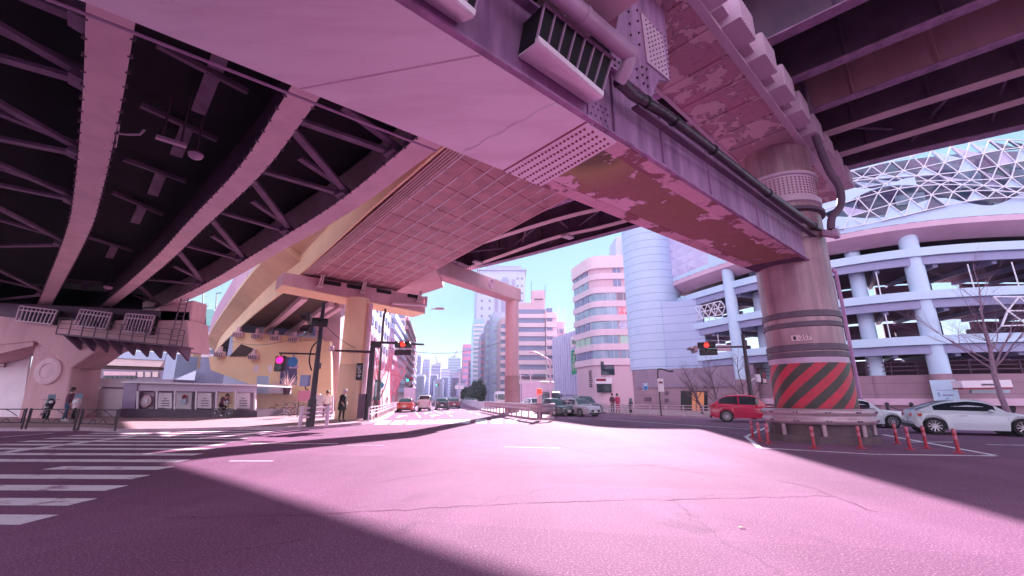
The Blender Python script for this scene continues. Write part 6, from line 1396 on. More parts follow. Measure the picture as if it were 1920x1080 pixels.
# ================================================================== PEOPLE
def person(label, P, cols, hair=None, name='person', extra=None):
    """P: joint positions in local metres (facing +X).  One skinned body, coloured by region."""
    g = P.get; hips = Vector(P['hips']); neck = Vector(P['neck']); head = Vector(P['head'])
    vs = []; es = []; rs = []; reg = []
    def node(p, r, parent=None): vs.append(Vector(p)); rs.append(r); (es.append((parent, len(vs)-1)) if parent is not None else None); return len(vs)-1
    root = node(hips, (0.155,0.13)); w_ = node(hips.lerp(neck, 0.4), (0.15,0.125), root); ch = node(hips.lerp(neck, 0.78), (0.175,0.13), w_); nk = node(neck, (0.065,0.065), ch)
    hb = node(neck.lerp(head, 0.6), (0.062,0.062), nk); h1 = node(head, (0.085,0.095), hb); h2 = node(head+(head-neck).normalized()*0.09, (0.07,0.08), h1)
    for s, k in ((1,'l'),(-1,'r')):
        sh, el_, ha = Vector(P['sh_'+k]), Vector(P['el_'+k]), Vector(P['ha_'+k])
        a = node(sh, (0.07,0.07), ch); b = node(sh.lerp(el_, 0.5), (0.055,0.055), a); c_ = node(el_, (0.047,0.047), b); d = node(el_.lerp(ha, 0.85), (0.034,0.034), c_); e = node(ha, (0.036,0.022), d)
        dr_ = (ha-el_).normalized(); sd_ = Vector((0,1,0)) if abs(dr_.y) < 0.9 else Vector((1,0,0)); sd_ = (sd_-dr_*sd_.dot(dr_)).normalized(); nn = dr_.cross(sd_)
        for q, (o, l) in enumerate(((-0.028,0.075),(-0.009,0.09),(0.010,0.085),(0.028,0.065))):
            f1 = node(ha+dr_*(0.05)+sd_*o, (0.010,0.010), e); f2 = node(ha+dr_*(0.05+l*0.55)+sd_*o+nn*0.012*s, (0.009,0.009), f1); node(ha+dr_*(0.05+l*0.85)+sd_*o+nn*0.035*s, (0.008,0.008), f2)
        t1 = node(ha+dr_*0.02+sd_*0.045, (0.011,0.011), e); node(ha+dr_*0.055+sd_*0.062, (0.009,0.009), t1)
        hp, kn, an, to = Vector(P['hp_'+k]), Vector(P['kn_'+k]), Vector(P['an_'+k]), Vector(P['to_'+k])
        a = node(hp, (0.10,0.105), root); b = node(hp.lerp(kn, 0.5), (0.085,0.09), a); c_ = node(kn, (0.06,0.065), b); d = node(kn.lerp(an, 0.45), (0.055,0.06), c_); e = node(an, (0.042,0.045), d); f = node(an.lerp(to, 0.45)+Vector((0,0,-0.02)), (0.045,0.035), e); node(to, (0.038,0.028), f)
    me = bpy.data.meshes.new('body'); me.from_pydata([tuple(v) for v in vs], es, []); ob = bpy.data.objects.new('body', me); C.objects.link(ob)
    md_ = ob.modifiers.new('skin', 'SKIN'); md_.use_smooth_shade = True
    for i, r in enumerate(rs): me.skin_vertices[0].data[i].radius = r
    me.skin_vertices[0].data[0].use_root = True
    sb2 = ob.modifiers.new('sub', 'SUBSURF'); sb2.levels = 1; sb2.render_levels = 1
    dg = bpy.context.evaluated_depsgraph_get(); nm = bpy.data.meshes.new_from_object(ob.evaluated_get(dg)); bpy.data.objects.remove(ob)
    nm.name = 'body'; nm.materials.clear()
    for k in ('top','legs','shoes','skin'): nm.materials.append(M[cols[k]])
    R_ = T(name, label, 'person', local=True)
    hands = [Vector(P['ha_l']), Vector(P['ha_r'])]; feet = [(Vector(P['an_'+k]), Vector(P['to_'+k])) for k in 'lr']; legs = [(Vector(P['hp_'+k]), Vector(P['kn_'+k]), Vector(P['an_'+k])) for k in 'lr']
    def segd(p, a, b): t = max(0, min(1, (p-a).dot(b-a)/max(1e-6, (b-a).length_squared))); return (p-(a+(b-a)*t)).length
    for f in nm.polygons:
        c_ = f.center; k = 0
        if (c_-head).length < 0.19 or segd(c_, neck, head) < 0.075: k = 3
        elif min((c_-h).length for h in hands) < 0.12 or any((c_-(h+(h-Vector(P['el_'+q])).normalized()*0.1)).length < 0.1 for h, q in zip(hands, 'lr')): k = 3
        elif any(segd(c_, a, t) < 0.075 and c_.z < a.z+0.05 for a, t in feet): k = 2
        elif min(min(segd(c_, a, b), segd(c_, b, d)) for a, b, d in legs) < 0.105 and c_.z < hips.z+0.02: k = 1
        f.material_index = k; f.use_smooth = True
    body = bpy.data.objects.new('body', nm); C.objects.link(body); body.parent = R_
    up_ = (head-neck).normalized(); fw = Vector(P.get('face', (1,0,0))); fw = (fw-up_*fw.dot(up_)).normalized(); sd_ = up_.cross(fw)
    if hair:
        mb = MB(); Mh = Matrix((fw*1.0, sd_, up_)).transposed()
        mb.lathe(head+up_*0.045-fw*0.012, [(0.104,-0.035),(0.108,0.02),(0.094,0.075),(0.06,0.108),(0.001,0.12)], 16, Mh, caps=False)
        mb.lathe(head-fw*0.035-up_*0.02, [(0.07,-0.07),(0.092,0.0),(0.1,0.06)], 16, Mh, caps=False); mb.build('hair', M[hair], R_, smooth=True)
    mb = MB(); 
    for s in (-1,1): mb.ball(head+fw*0.088+sd_*0.034*s+up_*0.02, 0.011, 6)
    mb.build('eyes', M['black'], R_); mb = MB(); mb.tube([head+fw*0.09+up_*0.02, head+fw*0.115-up_*0.015, head+fw*0.095-up_*0.022], [0.008,0.013,0.010], 6)
    for s in (-1,1): mb.ball(head+sd_*0.092*s, 1.0, 8, (0.022,0.012,0.032))
    mb.build('nose_and_ears', M['skin'], R_, smooth=True); mb = MB(); mb.box(head+fw*0.092-up_*0.055, (0.012,0.04,0.008)); mb.build('mouth', M['cloth_red'], R_)
    return R_
def stand(lean=0.0, stride=0.08, arms=0.0, fwd=0.0, bow=0.0):
    P = dict(hips=(0,0,0.93), neck=(lean,0,1.45), head=(lean+0.03+bow,0,1.62))
    for s, k in ((1,'l'),(-1,'r')):
        st_ = stride*s; P['sh_'+k] = (lean-0.01,0.18*s,1.39); P['el_'+k] = (lean-0.05+fwd*0.4,0.25*s-arms*0.03*s,1.12); P['ha_'+k] = (lean+0.03+fwd,0.24*s-arms*0.13*s,0.90+fwd*0.45)
        P['hp_'+k] = (0,0.095*s,0.88); P['kn_'+k] = (0.02+st_*0.5,0.105*s,0.50); P['an_'+k] = (st_,0.105*s,0.085); P['to_'+k] = (st_+0.17,0.13*s,0.03)
    return P
pr = person('person in dark jacket and blue jeans standing with one hand behind beside a parked motorcycle', stand(0.05, 0.12, 1.0), dict(top='cloth_plum', legs='cloth_blue', shoes='cloth_white', skin='skin'), 'hair'); pr.scale = (1.12,)*3; put(pr, at(119,790,0.14), R(70), z=0.14)
pr = person('person in a long black coat standing before the cream column with head bowed', stand(0.03, 0.05, 0.6, 0.12, 0.05), dict(top='cloth_black', legs='cloth_black', shoes='cloth_black', skin='skin'), 'greyhair'); pr.scale = (1.06,)*3; put(pr, at(639,790,0.14), R(-20), z=0.14)
ct_ = MB(); ct_.lathe((0,0,0), [(0.26,0.62),(0.24,0.95),(0.19,1.2),(0.21,1.36),(0.1,1.47)], 18, Matrix.Diagonal(Vector((0.85,1,1))), caps=False); ct_.build('coat', M['cloth_black'], pr, smooth=True)
P = dict(hips=(-0.22,0,0.92), neck=(0.08,0,1.36), head=(0.17,0,1.50), face=(1,0,-0.3))
for s, k in ((1,'l'),(-1,'r')):
    P['sh_'+k] = (0.05,0.17*s,1.30); P['el_'+k] = (0.20,0.24*s,1.10); P['ha_'+k] = (0.27,0.22*s,1.02+0.02); P['hp_'+k] = (-0.2,0.09*s,0.86)
    P['kn_'+k] = (0.16,0.11*s,0.74 if s > 0 else 0.56); P['an_'+k] = (-0.14 if s > 0 else 0.0,0.13*s,0.47 if s > 0 else 0.20); P['to_'+k] = ((-0.14 if s > 0 else 0.0)+0.17,0.13*s,0.43 if s > 0 else 0.16)
pr = person('cyclist in dark clothes leaning over handlebars in front of the glazed pavilion', P, dict(top='cloth_plum', legs='cloth_black', shoes='cloth_white', skin='skin'), 'hair'); put(pr, CYP, R(-8), z=0.14)
bp_ = MB(); bp_.ball((-0.12,0,1.22), 1.0, 12, (0.12,0.16,0.22)); bp_.build('backpack', M['cloth_black'], pr, smooth=True)
pr = person('person with dark hair and pale shirt by the bicycles behind the white guard fence', stand(0.08, 0.06, 0.3, 0.2), dict(top='cloth_white', legs='cloth_plum', shoes='cloth_black', skin='skin'), 'hair'); pr.scale = (1.05,)*3; put(pr, at(609,784,0.14), R(-60), z=0.14)
for i, (u, v, t1, lg_, lb) in enumerate(((688,778,'cloth_black','cloth_black','person in black walking behind the dark signal mast'),(702,772,'cloth_plum','cloth_black','person in plum jacket walking under the bare pink trees'),(722,766,'cloth_black','cloth_blue','person in black coat far along the left pavement'),(730,763,'cloth_plum','cloth_plum','person in plum coat farthest along the left pavement'),(1159,773.5,'cloth_red','cloth_red','person in bright red clothes beside the scooter behind the right fence'),(1149,773.5,'cloth_plum','cloth_black','person in violet top left of the red clothed one'))):
    pr = person(lb, stand(0.02, 0.15 if i < 4 else 0.03), dict(top=t1, legs=lg_, shoes='cloth_black', skin='skin'), 'hair'); put(pr, at(u, v, 0.14), R(-70 if i % 2 else 100), z=0.14)
# ================================================================== POLES, SIGNALS, LAMPS
def head3(parent, c_, rz, n=3, r=0.15, horiz=True, lit=None, lit_m='redlamp', bodym='darkpole', visor=True):
    """signal head facing rz"""
    c_ = Vector(c_); f = Vector((math.cos(rz), math.sin(rz), 0)); s = Vector((-f.y, f.x, 0)); a = s if horiz else up
    mb = MB(); sz = (0.2, n*0.38, 0.44) if horiz else (0.2, 0.44, n*0.38); mb.box(c_, sz, rz); hd_ = mb.build('signal_head', M[bodym], parent, bevel=0.05)
    for i in range(n):
        p = c_+a*(i-(n-1)/2)*0.38+f*0.11; mb = MB(); mb.disc(p, f, r, 0.05, 18); mb.build('lens', M[lit_m if i == lit else 'offlens'], hd_)
        if visor:
            mb = MB(); vs = []; 
            for q in range(11): t = math.pi*q/10; o = s*math.cos(t)*(r+0.02)+up*math.sin(t)*(r+0.02); vs += [p+o, p+o*1.0+f*0.26]
            mb.add(vs, [(2*q,2*q+1,2*q+3,2*q+2) for q in range(10)]); mb.build('visor', M[bodym], hd_)
    return hd_
def px_on(p, u, v): return aty(u, v, p.y)
# left signal pole
b0 = at(581,800,0.14); tp = T('signal_pole', 'dark signal pole with two stacked signal heads rising by the white guard fence', 'traffic signal', b0, 'traffic signals')
topz = px_on(b0, 602, 568).z; MB().tube([b0, b0+up*2.6, Vector((b0.x,b0.y,topz))], [0.17,0.13,0.09], 14).build('pole', M['darkpole'], tp, smooth=True)
MB().tube([b0, b0+up*1.3], 0.2, 14).build('pole_sleeve', M['darkpole'], tp, smooth=True)
for v, rz in ((598,200),(620,215)): head3(tp, px_on(b0, 590, v)+Vector((-0.2,-0.2,0)), R(rz), 3, 0.15, True, None)
head3(tp, px_on(b0, 600, 606)+Vector((0.1,-0.25,0)), R(-60), 2, 0.15, True, None)
am = MB(); am.tube([Vector((b0.x,b0.y,px_on(b0,590,664).z)), px_on(b0, 524, 662)], 0.045, 8); am.tube([px_on(b0,527,662), px_on(b0,527,672)], 0.03, 6); am.build('arm', M['darkpole'], tp, smooth=True)
pc_ = px_on(b0, 526, 682); hb = MB(); hb.box(pc_, (0.5,0.28,0.78)); hh_ = hb.build('walk_signal', M['darkpole'], tp, bevel=0.06); mb = MB(); mb.disc(pc_+Vector((0.01,-0.15,0.17)), (0,-1,0), 0.17, 0.04, 16); mb.build('lens', M['pinklamp'], hh_); mb = MB(); mb.disc(pc_+Vector((0.01,-0.15,-0.19)), (0,-1,0), 0.17, 0.04, 16); mb.build('lens', M['offlens'], hh_)
mb = MB(); mb.disc(px_on(b0, 551, 679)+Vector((0,-0.1,0)), (0,-1,0), 0.25, 0.03, 20); mb.tube([px_on(b0,551,664), px_on(b0,551,679)], 0.025, 6); mb.build('round_sign', M['bluesign'], tp); mb = MB(); mb.box(px_on(b0, 551, 688), (0.45,0.04,0.14)); mb.build('sign_plate', M['pinkpaint'], tp)
mb = MB(); mb.box(px_on(b0, 576, 714)+Vector((-0.05,-0.1,0)), (0.42,0.3,0.55)); mb.build('control_box', M['ringlow'], tp, bevel=0.03); mb = MB(); mb.tube(smooth_path([px_on(b0,573,722), px_on(b0,573,729), px_on(b0,578,731)], 4), 0.03, 6); mb.tube(smooth_path([px_on(b0,604,634), px_on(b0,586,650), px_on(b0,580,675), px_on(b0,584,695)], 5), 0.035, 6); mb.build('cable', M['black'], tp, smooth=True)
mb = MB(); mb.box(px_on(b0, 597, 686), (0.2,0.2,0.3)); mb.build('camera_box', M['darkpole'], tp)
# big signal mast
b0 = at(688,787,0.14); tp = T('signal_mast', 'dark mast with a long arm holding a red traffic light over the road', 'traffic signal', b0, 'traffic signals')
zt = px_on(b0, 692, 640).z; MB().tube([b0, b0+up*2, Vector((b0.x,b0.y,zt))], [0.24,0.20,0.17], 14).build('pole', M['darkpole'], tp, smooth=True)
za = px_on(b0, 750, 645).z; am = MB(); am.tube([Vector((b0.x,b0.y,za-0.15)), px_on(b0, 712, 642), px_on(b0, 795, 646)], [0.13,0.09,0.06], 10); am.box(Vector((b0.x+0.25,b0.y,za-0.05)), (0.7,0.3,0.4)); am.tube([Vector((b0.x,b0.y,px_on(b0,688,660).z)), px_on(b0, 620, 657)], [0.09,0.06], 8); am.build('arm', M['darkpole'], tp, smooth=50)
hc = px_on(b0, 757, 646.5); head3(tp, hc+Vector((0,-0.12,0)), R(-90), 3, 0.16, True, 1 if False else 1, 'redlamp'); MB().box(hc+Vector((0,-0.05,-0.52)), (1.12,0.16,0.36)).build('lower_panel', M['darkpole'], tp, bevel=0.04); MB().box(hc+Vector((0,-0.06,-0.28)), (1.15,0.1,0.06)).build('panel_rail', M['white'], tp)
mb = MB(); mb.ball(px_on(b0, 622, 652), 0.16, 10); mb.box(px_on(b0, 622, 656.5), (0.5,0.2,0.08)); mb.build('camera_dome', M['pinkpaint'], tp, smooth=40)
sp2 = MB(); sp2.box(px_on(b0, 676, 697)+Vector((0,-0.15,0)), (0.42,0.12,1.1)); sv_ = sp2.build('vertical_sign', M['black'], tp); mb = MB(); rnd = random.Random(2)
for k in range(7): p = px_on(b0, 676, 688+3*k)+Vector((0,-0.225,0)); mb.bar(p+Vector((-0.12,0,rnd.uniform(-.04,.04))), p+Vector((0.12,0,rnd.uniform(-.06,.06))), 0.035, 0.02); mb.bar(p+Vector((rnd.uniform(-.1,.1),0,0.05)), p+Vector((rnd.uniform(-.1,.1),0,-0.05)), 0.03, 0.02)
mb.build('sign_strokes', M['white'], sv_); MB().box(b0+Vector((-0.35,-0.1,0.85)), (0.45,0.4,1.5)).build('control_cabinet', M['darksteel'], tp, bevel=0.03)
def lamp_post(label, bpx, top, arm, Y=None, r=0.08, m='darkpole', zb=0.14, plate=None, headw=0.7):
    b = at(*bpx, zb); t_ = T('street_lamp', label, 'street lamp', b, 'street lamps')
    tz_ = aty(*top, b.y); pts = [b, Vector((b.x,b.y,tz_.z-0.6)), Vector((b.x,b.y,tz_.z))]; e = aty(*arm, b.y)
    pts2 = smooth_path([b, Vector((b.x,b.y,(b.z+tz_.z)/2)), Vector((b.x,b.y,tz_.z-0.3)), Vector((b.x,b.y,tz_.z))+(e-tz_)*0.25+up*0.02, e], 6); MB().tube(pts2, [r]*len(pts2), 10).build('pole', M[m], t_, smooth=True)
    d_ = (e-tz_); d_.z = 0; d_ = d_.normalized() if d_.length > 0.01 else Vector((1,0,0)); mb = MB(); mb.ball(e+d_*headw*0.4, 1.0, 10, (headw*0.6,0.16,0.09)); mb.build('lamp_head', M[m if m != 'darkpole' else 'darkpole'], t_, smooth=True)
    if plate: mb = MB(); mb.box(aty(plate[0], plate[1], b.y-0.1), (0.45,0.05,1.0)); pl2 = mb.build('notice_board', M['tarp'], t_); MB().box(aty(plate[0], plate[1]-5, b.y-0.14), (0.3,0.02,0.14)).build('notice_mark', M['redsign'], pl2)
    return t_
lamp_post('tall dark curved lamp post between the signal mast and the bare pink trees', (705,783), (712,590), (722,577), r=0.09)
lamp_post('thin dark lamp post with short arm and white notice before the clad tower', (1240,780), (1235,691), (1254,696), r=0.06, plate=(1239,722), headw=0.4)
lamp_post('pink curved street lamp in front of the apartment slab', (1033,772), (1034,675), (1003,660), r=0.09, m='pinkpaint')
lamp_post('tall leaning looking grey lamp post directly behind the striped pillar', (1622,789), (1572,512), (1560,505), r=0.10, m='beamside')
# right signal mast
b0 = at(1414,786,0.14); tp = T('signal_mast', 'dark mast with left arm carrying a red light behind the red crossover', 'traffic signal', b0, 'traffic signals')
zt = px_on(b0, 1389, 626).z; MB().tube([b0, Vector((b0.x,b0.y,zt))], [0.17,0.11], 12).build('pole', M['darkpole'], tp, smooth=True)
am = MB(); p0 = Vector((b0.x,b0.y,px_on(b0,1392,650).z)); am.tube([p0, px_on(b0, 1300, 652)], [0.07,0.05], 8); am.build('arm', M['darkpole'], tp, smooth=True)
hc = px_on(b0, 1323, 648); head3(tp, hc+Vector((0,-0.15,0)), R(-115), 3, 0.15, True, 1, 'redlamp'); head3(tp, hc+Vector((0.1,-0.1,-0.45)), R(-115), 3, 0.13, True, None); head3(tp, px_on(b0, 1303, 655)+Vector((0,0.1,0)), R(170), 3, 0.13, True, None, bodym='galv')
MB().box(px_on(b0, 1357, 652.5), (0.95,0.06,0.42)).build('name_board', M['pinkpaint'], tp); mb = MB(); mb.tube(smooth_path([px_on(b0,1406,728), px_on(b0,1407,716), px_on(b0,1413,711), px_on(b0,1427,710)], 5), 0.05, 8); mb.build('white_arm', M['white'], tp, smooth=True)
pc_ = px_on(b0, 1431, 709); hb = MB(); hb.box(pc_, (0.3,0.3,0.75)); hh_ = hb.build('walk_signal', M['darkpole'], tp, bevel=0.04)
for dz in (0.18,-0.18): mb = MB(); mb.box(pc_+Vector((-0.02,-0.16,dz)), (0.22,0.03,0.26)); mb.build('lens', M['redsign' if dz > 0 else 'flange'], hh_)
MB().box(px_on(b0, 1421, 709), (0.25,0.25,0.5)).build('walk_signal_back', M['white'], tp)
# beam lamp, far signals, sign posts
p = lv(BRn+xd*0.5, 8.3); t_ = T('beam_lamp', 'pale road lamp on the right end of the cream crossbeam', 'lamp', p); mb = MB(); mb.ball(p+Vector((0.7,-0.1,0)), 1.0, 10, (0.45,0.18,0.1)); mb.build('lamp_head', M['rail'], t_, smooth=True); MB().tube([p, p+Vector((0.5,0,0))], 0.04, 6).build('arm', M['rail'], t_)
b0 = at(709,776,0.14); t_ = T('green_sign_board', 'tall dark green lattice sign board on the lamp post side of the left pavement', 'sign', b0); mb = MB(); mb.box(px_on(b0, 708, 731), (0.55,0.12,1.75)); gb_ = mb.build('board', mat('dark_green_board', (0.01,0.10,0.09), (0.02,0.15,0.13), 4, 0.5), t_); mb = MB()
for k in range(3): mb.box(px_on(b0, 708, 721+9*k)+Vector((0,-0.08,0)), (0.36,0.03,0.4))
mb.build('board_panel', M['cityteal'], gb_); MB().tube([b0, px_on(b0, 708, 740)], 0.06, 8).build('post', M['darkpole'], t_)
bs = T('blue_sign', 'small blue arrow road sign right of the green board', 'sign', at(717,775,0.14)); MB().tube([at(717,775,0.14), px_on(at(717,775,0.14), 716, 722)], 0.04, 6).build('post', M['darkpole'], bs); mb = MB(); mb.disc(px_on(at(717,775,0.14), 715, 722)+Vector((0,-0.06,0)), (0,-1,0), 0.3, 0.04, 6); mb.build('plate', M['bluesign'], bs)
for (u, v, bx, bv, lb) in ((767,713,770,757,'far green traffic signal with orange plate above the box truck'),(762,722,771,755,'second far green traffic signal just under the first'),(820,722,822,752,'far green traffic signal over the middle of the street')):
    b = at(bx, bv, 0.0); t_ = T('far_signal', lb, 'traffic signal', b, 'far green signals'); p = aty(u, v, b.y); MB().tube([b, Vector((b.x,b.y,p.z+0.3)), p+up*0.3], 0.09, 6).build('pole', M['darkpole'], t_); mb = MB(); mb.box(p, (1.5,0.2,0.5)); hd_ = mb.build('signal_head', M['darkpole'], t_); mb = MB(); mb.disc(p+Vector((-0.4,-0.12,0)), (0,-1,0), 0.3, 0.06, 12); mb.build('lens', M['greenlamp'], hd_)
    mb = MB(); mb.disc(p+Vector((0.6,-0.1,0.55)), (0,-1,0), 0.45, 0.05, 12); mb.build('orange_plate', M['tail'], t_)
b = at(862,760,0.16); t_ = T('direction_sign', 'white direction signs on a pale post at the low white wall', 'sign', b); MB().tube([b, aty(862,696,b.y)], 0.1, 8).build('post', M['rail'], t_)
for u, v in ((857,726),(866,726)): mb = MB(); mb.box(aty(u, v, b.y-0.15), (0.75,0.05,0.65)); mb.build('sign_board', M['white'], t_)
mb = MB(); mb.tube([aty(862,700,b.y), aty(785,698,b.y+8)], 0.06, 6); mb.tube([aty(862,703,b.y), aty(785,702,b.y+8)], 0.04, 6); mb.build('span_arm', M['rail'], t_)
b = at(1012,784,0.16); t_ = T('island_beacon', 'short pink beacon post with a red lamp at the end of the median barrier', 'beacon', b); mb = MB(); mb.tube([b, b+up*1.6], 0.17, 14); mb.build('post', M['flange'], t_, smooth=True); mb = MB(); mb.lathe(b, [(0.19,0.0),(0.19,0.5)], 14); mb.build('base', M['plinthm'] if 'plinthm' in M else M['darksteel'], t_, smooth=True); mb = MB(); mb.box(b+up*1.75, (0.34,0.3,0.42)); mb.build('lamp', M['redlamp'], t_, bevel=0.06)
for u, v0, v1, lb in ((976,763,700,'thin utility pole just right of the far pink column'),(995,764,692,'taller utility pole between the far column and the apartment slab')):
    b = at(u, v0, 0.0); t_ = T('utility_pole', lb, 'pole', b, 'utility poles'); MB().tube([b, aty(u, v1, b.y)], 0.11, 8).build('pole', M['pinkpaint'], t_); mb = MB(); e = aty(u, v1+4, b.y); mb.bar(e-Vector((0.7,0,0)), e+Vector((0.7,0,0)), 0.08, 0.08); mb.bar(e-Vector((0.5,0,0.6)), e+Vector((0.5,0,-0.6)), 0.08, 0.08); mb.build('crossarm', M['pinkpaint'], t_)
for pa, pb_, sag, lb in ((aty(599,600,26), aty(690,660,30), 0.35, 'thin black cable sagging from the signal pole to the signal mast'),(aty(600,620,26), aty(436,640,44), 0.6, 'thin black cable running from the signal pole to the cream abutment'),(aty(692,645,30), aty(945,640,42), 0.9, 'long thin cable crossing the street from the signal mast to the far column')):
    t_ = T('overhead_cable', lb, 'cable', pa, 'overhead cables'); MB().tube([pa.lerp(pb_, k/16)-up*sag*math.sin(math.pi*k/16) for k in range(17)], 0.018, 5).build('wire', M['black'], t_)
# ================================================================== FENCES, RAILS, BOLLARDS
def barrier(pa, pb, label, h=0.9):
    t_ = T('pedestrian_barrier', label, 'barrier', pa, 'dark tubular kerb barriers'); d = (pb-pa).normalized(); L = (pb-pa).length
    for p in (pa+d*0.06, pb-d*0.06): MB().tube([p, p+up*h], 0.04, 10).build('post', M['darkpole'], t_, smooth=True)
    mb = MB(); a, b = pa+d*0.16, pb-d*0.16; mb.tube([a+up*0.28, b+up*0.28, b+up*(h-0.04), a+up*(h-0.04)], 0.025, 8, closed=True); mb.tube([pa+up*(h-0.1), a+up*(h-0.1)], 0.02, 6); mb.tube([pb+up*(h-0.1), b+up*(h-0.1)], 0.02, 6); mb.tube([pa+up*0.38, a+up*0.38], 0.02, 6); mb.tube([pb+up*0.38, b+up*0.38], 0.02, 6); fr = mb.build('frame', M['darkpole'], t_, smooth=50)
    mb = MB(); m_ = a.lerp(b, 0.5)
    for s in (-1,1): mb.tube(smooth_path([m_+d*s*0.08+up*0.28, m_+d*s*0.3+up*0.45, m_+d*s*0.55+up*0.28], 5), 0.015, 6); mb.tube(smooth_path([m_+d*s*0.12+up*(h-0.04), m_+d*s*0.45+up*(h-0.16), m_+d*s*0.8+up*(h-0.34)], 5), 0.015, 6)
    mb.build('ornament', M['darkpole'], fr, smooth=True)
q0 = [at(-52,804,0.14), at(42,804.5,0.14), at(46,804.5,0.14), at(140,806.5,0.14), at(144,806.5,0.14), at(217,808.5,0.14)]
for i, lb in enumerate(('dark tubular kerb barrier cut by the left frame edge','middle dark tubular kerb barrier in front of the motorcycles','dark tubular kerb barrier at the end nearest the crossing')): barrier(q0[2*i], q0[2*i+1], lb)
def railfence(name, label, pts, zs, step, m, rt=0.05, rh=0.06, hpost=0.8, group=None, z0=0.14, cat='guard rail'):
    P = [Vector((p.x,p.y,z0)) for p in pts]; t_ = T(name, label, cat, P[0], group)
    for z in zs: MB().sweep(P, [(-rt/2,z-rh/2),(rt/2,z-rh/2),(rt/2,z+rh/2),(-rt/2,z+rh/2)], closed=True).build('rail', m, t_)
    for p, d in arcpts(P, step): MB().tube([p+Vector((-d.y,d.x,0))*0.05, p+Vector((-d.y,d.x,0))*0.05+up*hpost], 0.045, 8).build('post', m, t_, smooth=True)
    return t_
gf = T('guard_fence', 'short white three bar guard fence standing at the corner by the signal pole', 'guard rail', at(562,801,0.14), 'roadside guard rails')
a, b = at(560,801.5,0.14), at(616,797.5,0.14)
for u, v in ((562,801.5),(612,798)): MB().tube([at(u,v,0.14), at(u,v,0.14)+up*0.98], 0.09, 12).build('post', M['rail'], gf, smooth=True)
dd = (b-a).normalized()
for z in (0.45,0.66,0.88): MB().tube([a+dd*0.1+up*z+Vector((0,-0.12,0)), b+dd*0.15+up*z+Vector((0,-0.12,0))], 0.05, 10).build('rail', M['rail'], gf, smooth=True)
railfence('guard_fence', 'white two bar guard fence curving along the left kerb past the signal mast', smooth_path([at(692,790,0.14), at(712,783,0.14), at(740,768,0.14), at(758,760.5,0.14)], 6), (0.42,0.62,0.82), 2.0, M['rail'], group='roadside guard rails')
railfence('guard_fence', 'long white three bar guard fence along the right kerb behind the red crossover', smooth_path([at(1120,772,0.14), at(1160,775.5,0.14), at(1240,779.3,0.14), at(1345,783,0.14), at(1470,786,0.14)], 5), (0.42,0.60,0.80), 1.55, M['rail'], group='roadside guard rails')
mp = smooth_path([at(908,769.5,0.16), at(950,777,0.16), at(995,784.5,0.16), at(1030,785,0.16), at(1040,782,0.16)], 6); mg = T('median_guardrail', 'pink corrugated crash barrier round the median island under the far column', 'guard rail', mp[0], 'roadside guard rails')
MB().sweep([Vector((p.x,p.y,0)) for p in mp], [(a_*1.0,z) for a_, z in wprof], ).build('rail', M['galv'], mg, smooth=70)
for p, d in arcpts(mp, 1.7): MB().tube([Vector((p.x,p.y,0.16))+Vector((-d.y,d.x,0))*0.1, Vector((p.x,p.y,1.0))+Vector((-d.y,d.x,0))*0.1], 0.06, 8).build('post', M['galv'], mg, smooth=True)
lw_ = T('median_wall', 'low pale concrete wall dividing the far lanes left of the far column', 'wall', at(905,769,0.16)); wp_ = [at(908,768.5), at(866,755.8), at(852,751.6)]; MB().sweep([Vector((p.x,p.y,0)) for p in wp_], [(-0.15,0),(0.15,0),(0.1,1.0),(-0.1,1.0)], closed=True).build('wall', M['white'], lw_)
def bollard(p, label, tilt=0):
    t_ = T('bollard', label, 'bollard', p, 'red rubber bollards round the pillar'); Mt = Matrix.Rotation(R(tilt), 3, 'Y')
    MB().lathe(p, [(0.13,0),(0.13,0.02),(0.06,0.05),(0.045,0.06),(0.045,0.62),(0.03,0.66),(0.001,0.665)], 14, Mt).build('post', M['bollard'], t_, smooth=40)
    for z in (0.36,0.54): MB().lathe(p, [(0.046,z),(0.049,z+0.01),(0.049,z+0.09),(0.046,z+0.1)], 14, Mt, caps=False).build('reflective_band', M['bollardband'], t_, smooth=True)
for (u, v, ti), lb in zip(((1412,822,0),(1425,827,-2),(1441,832,-3),(1527,841,1),(1615,841,0),(1683,832,-4),(1707,843,-4),(1738,841,-6),(1798,850,-8)), ('farthest left red bollard at the tip of the pillar island','second red bollard from the left tip of the pillar island','third red bollard just left of the dark plinth','red bollard in front of the dark plinth middle','red bollard in front of the right plinth corner','red bollard behind and right of the plinth nearest the white sedan','red bollard nearest the road edge right of the plinth','red bollard below the tail of the white coupe','rightmost leaning red bollard at the pointed island end')):
    bollard(at(u, v), lb, 0)
for u, lb in ((1671,'dark chain bollard behind the bonnet of the white sedan'),(1717,'dark chain bollard beside the coupe tail')):
    p = at(u, 796, 0.14); t_ = T('chain_bollard', lb, 'bollard', p, 'chain bollards'); MB().lathe(p, [(0.09,0),(0.08,1.0),(0.1,1.02),(0.1,1.08),(0.001,1.15)], 14).build('post', M['darkpole'], t_, smooth=40)
    e = p+Vector((1.7,-0.4,0)); mb = MB(); mb.tube([p.lerp(e, k/10)+up*(0.95-0.25*math.sin(math.pi*k/10)) for k in range(11)], 0.02, 6); mb.build('chain', M['darkpole'], t_)
rs_ = T('red_box_sign', 'red brown box sign standing among the parked bicycles', 'sign', at(566,782,0.14)); MB().box(at(566,782,0.14)+up*1.5, (0.9,0.15,0.75)).build('board', M['citypink'], rs_); mb = MB()
for s in (-0.35,0.35): mb.box(at(566,782,0.14)+Vector((s,0,0.6)), (0.06,0.06,1.2))
mb.build('legs', M['darkpole'], rs_)
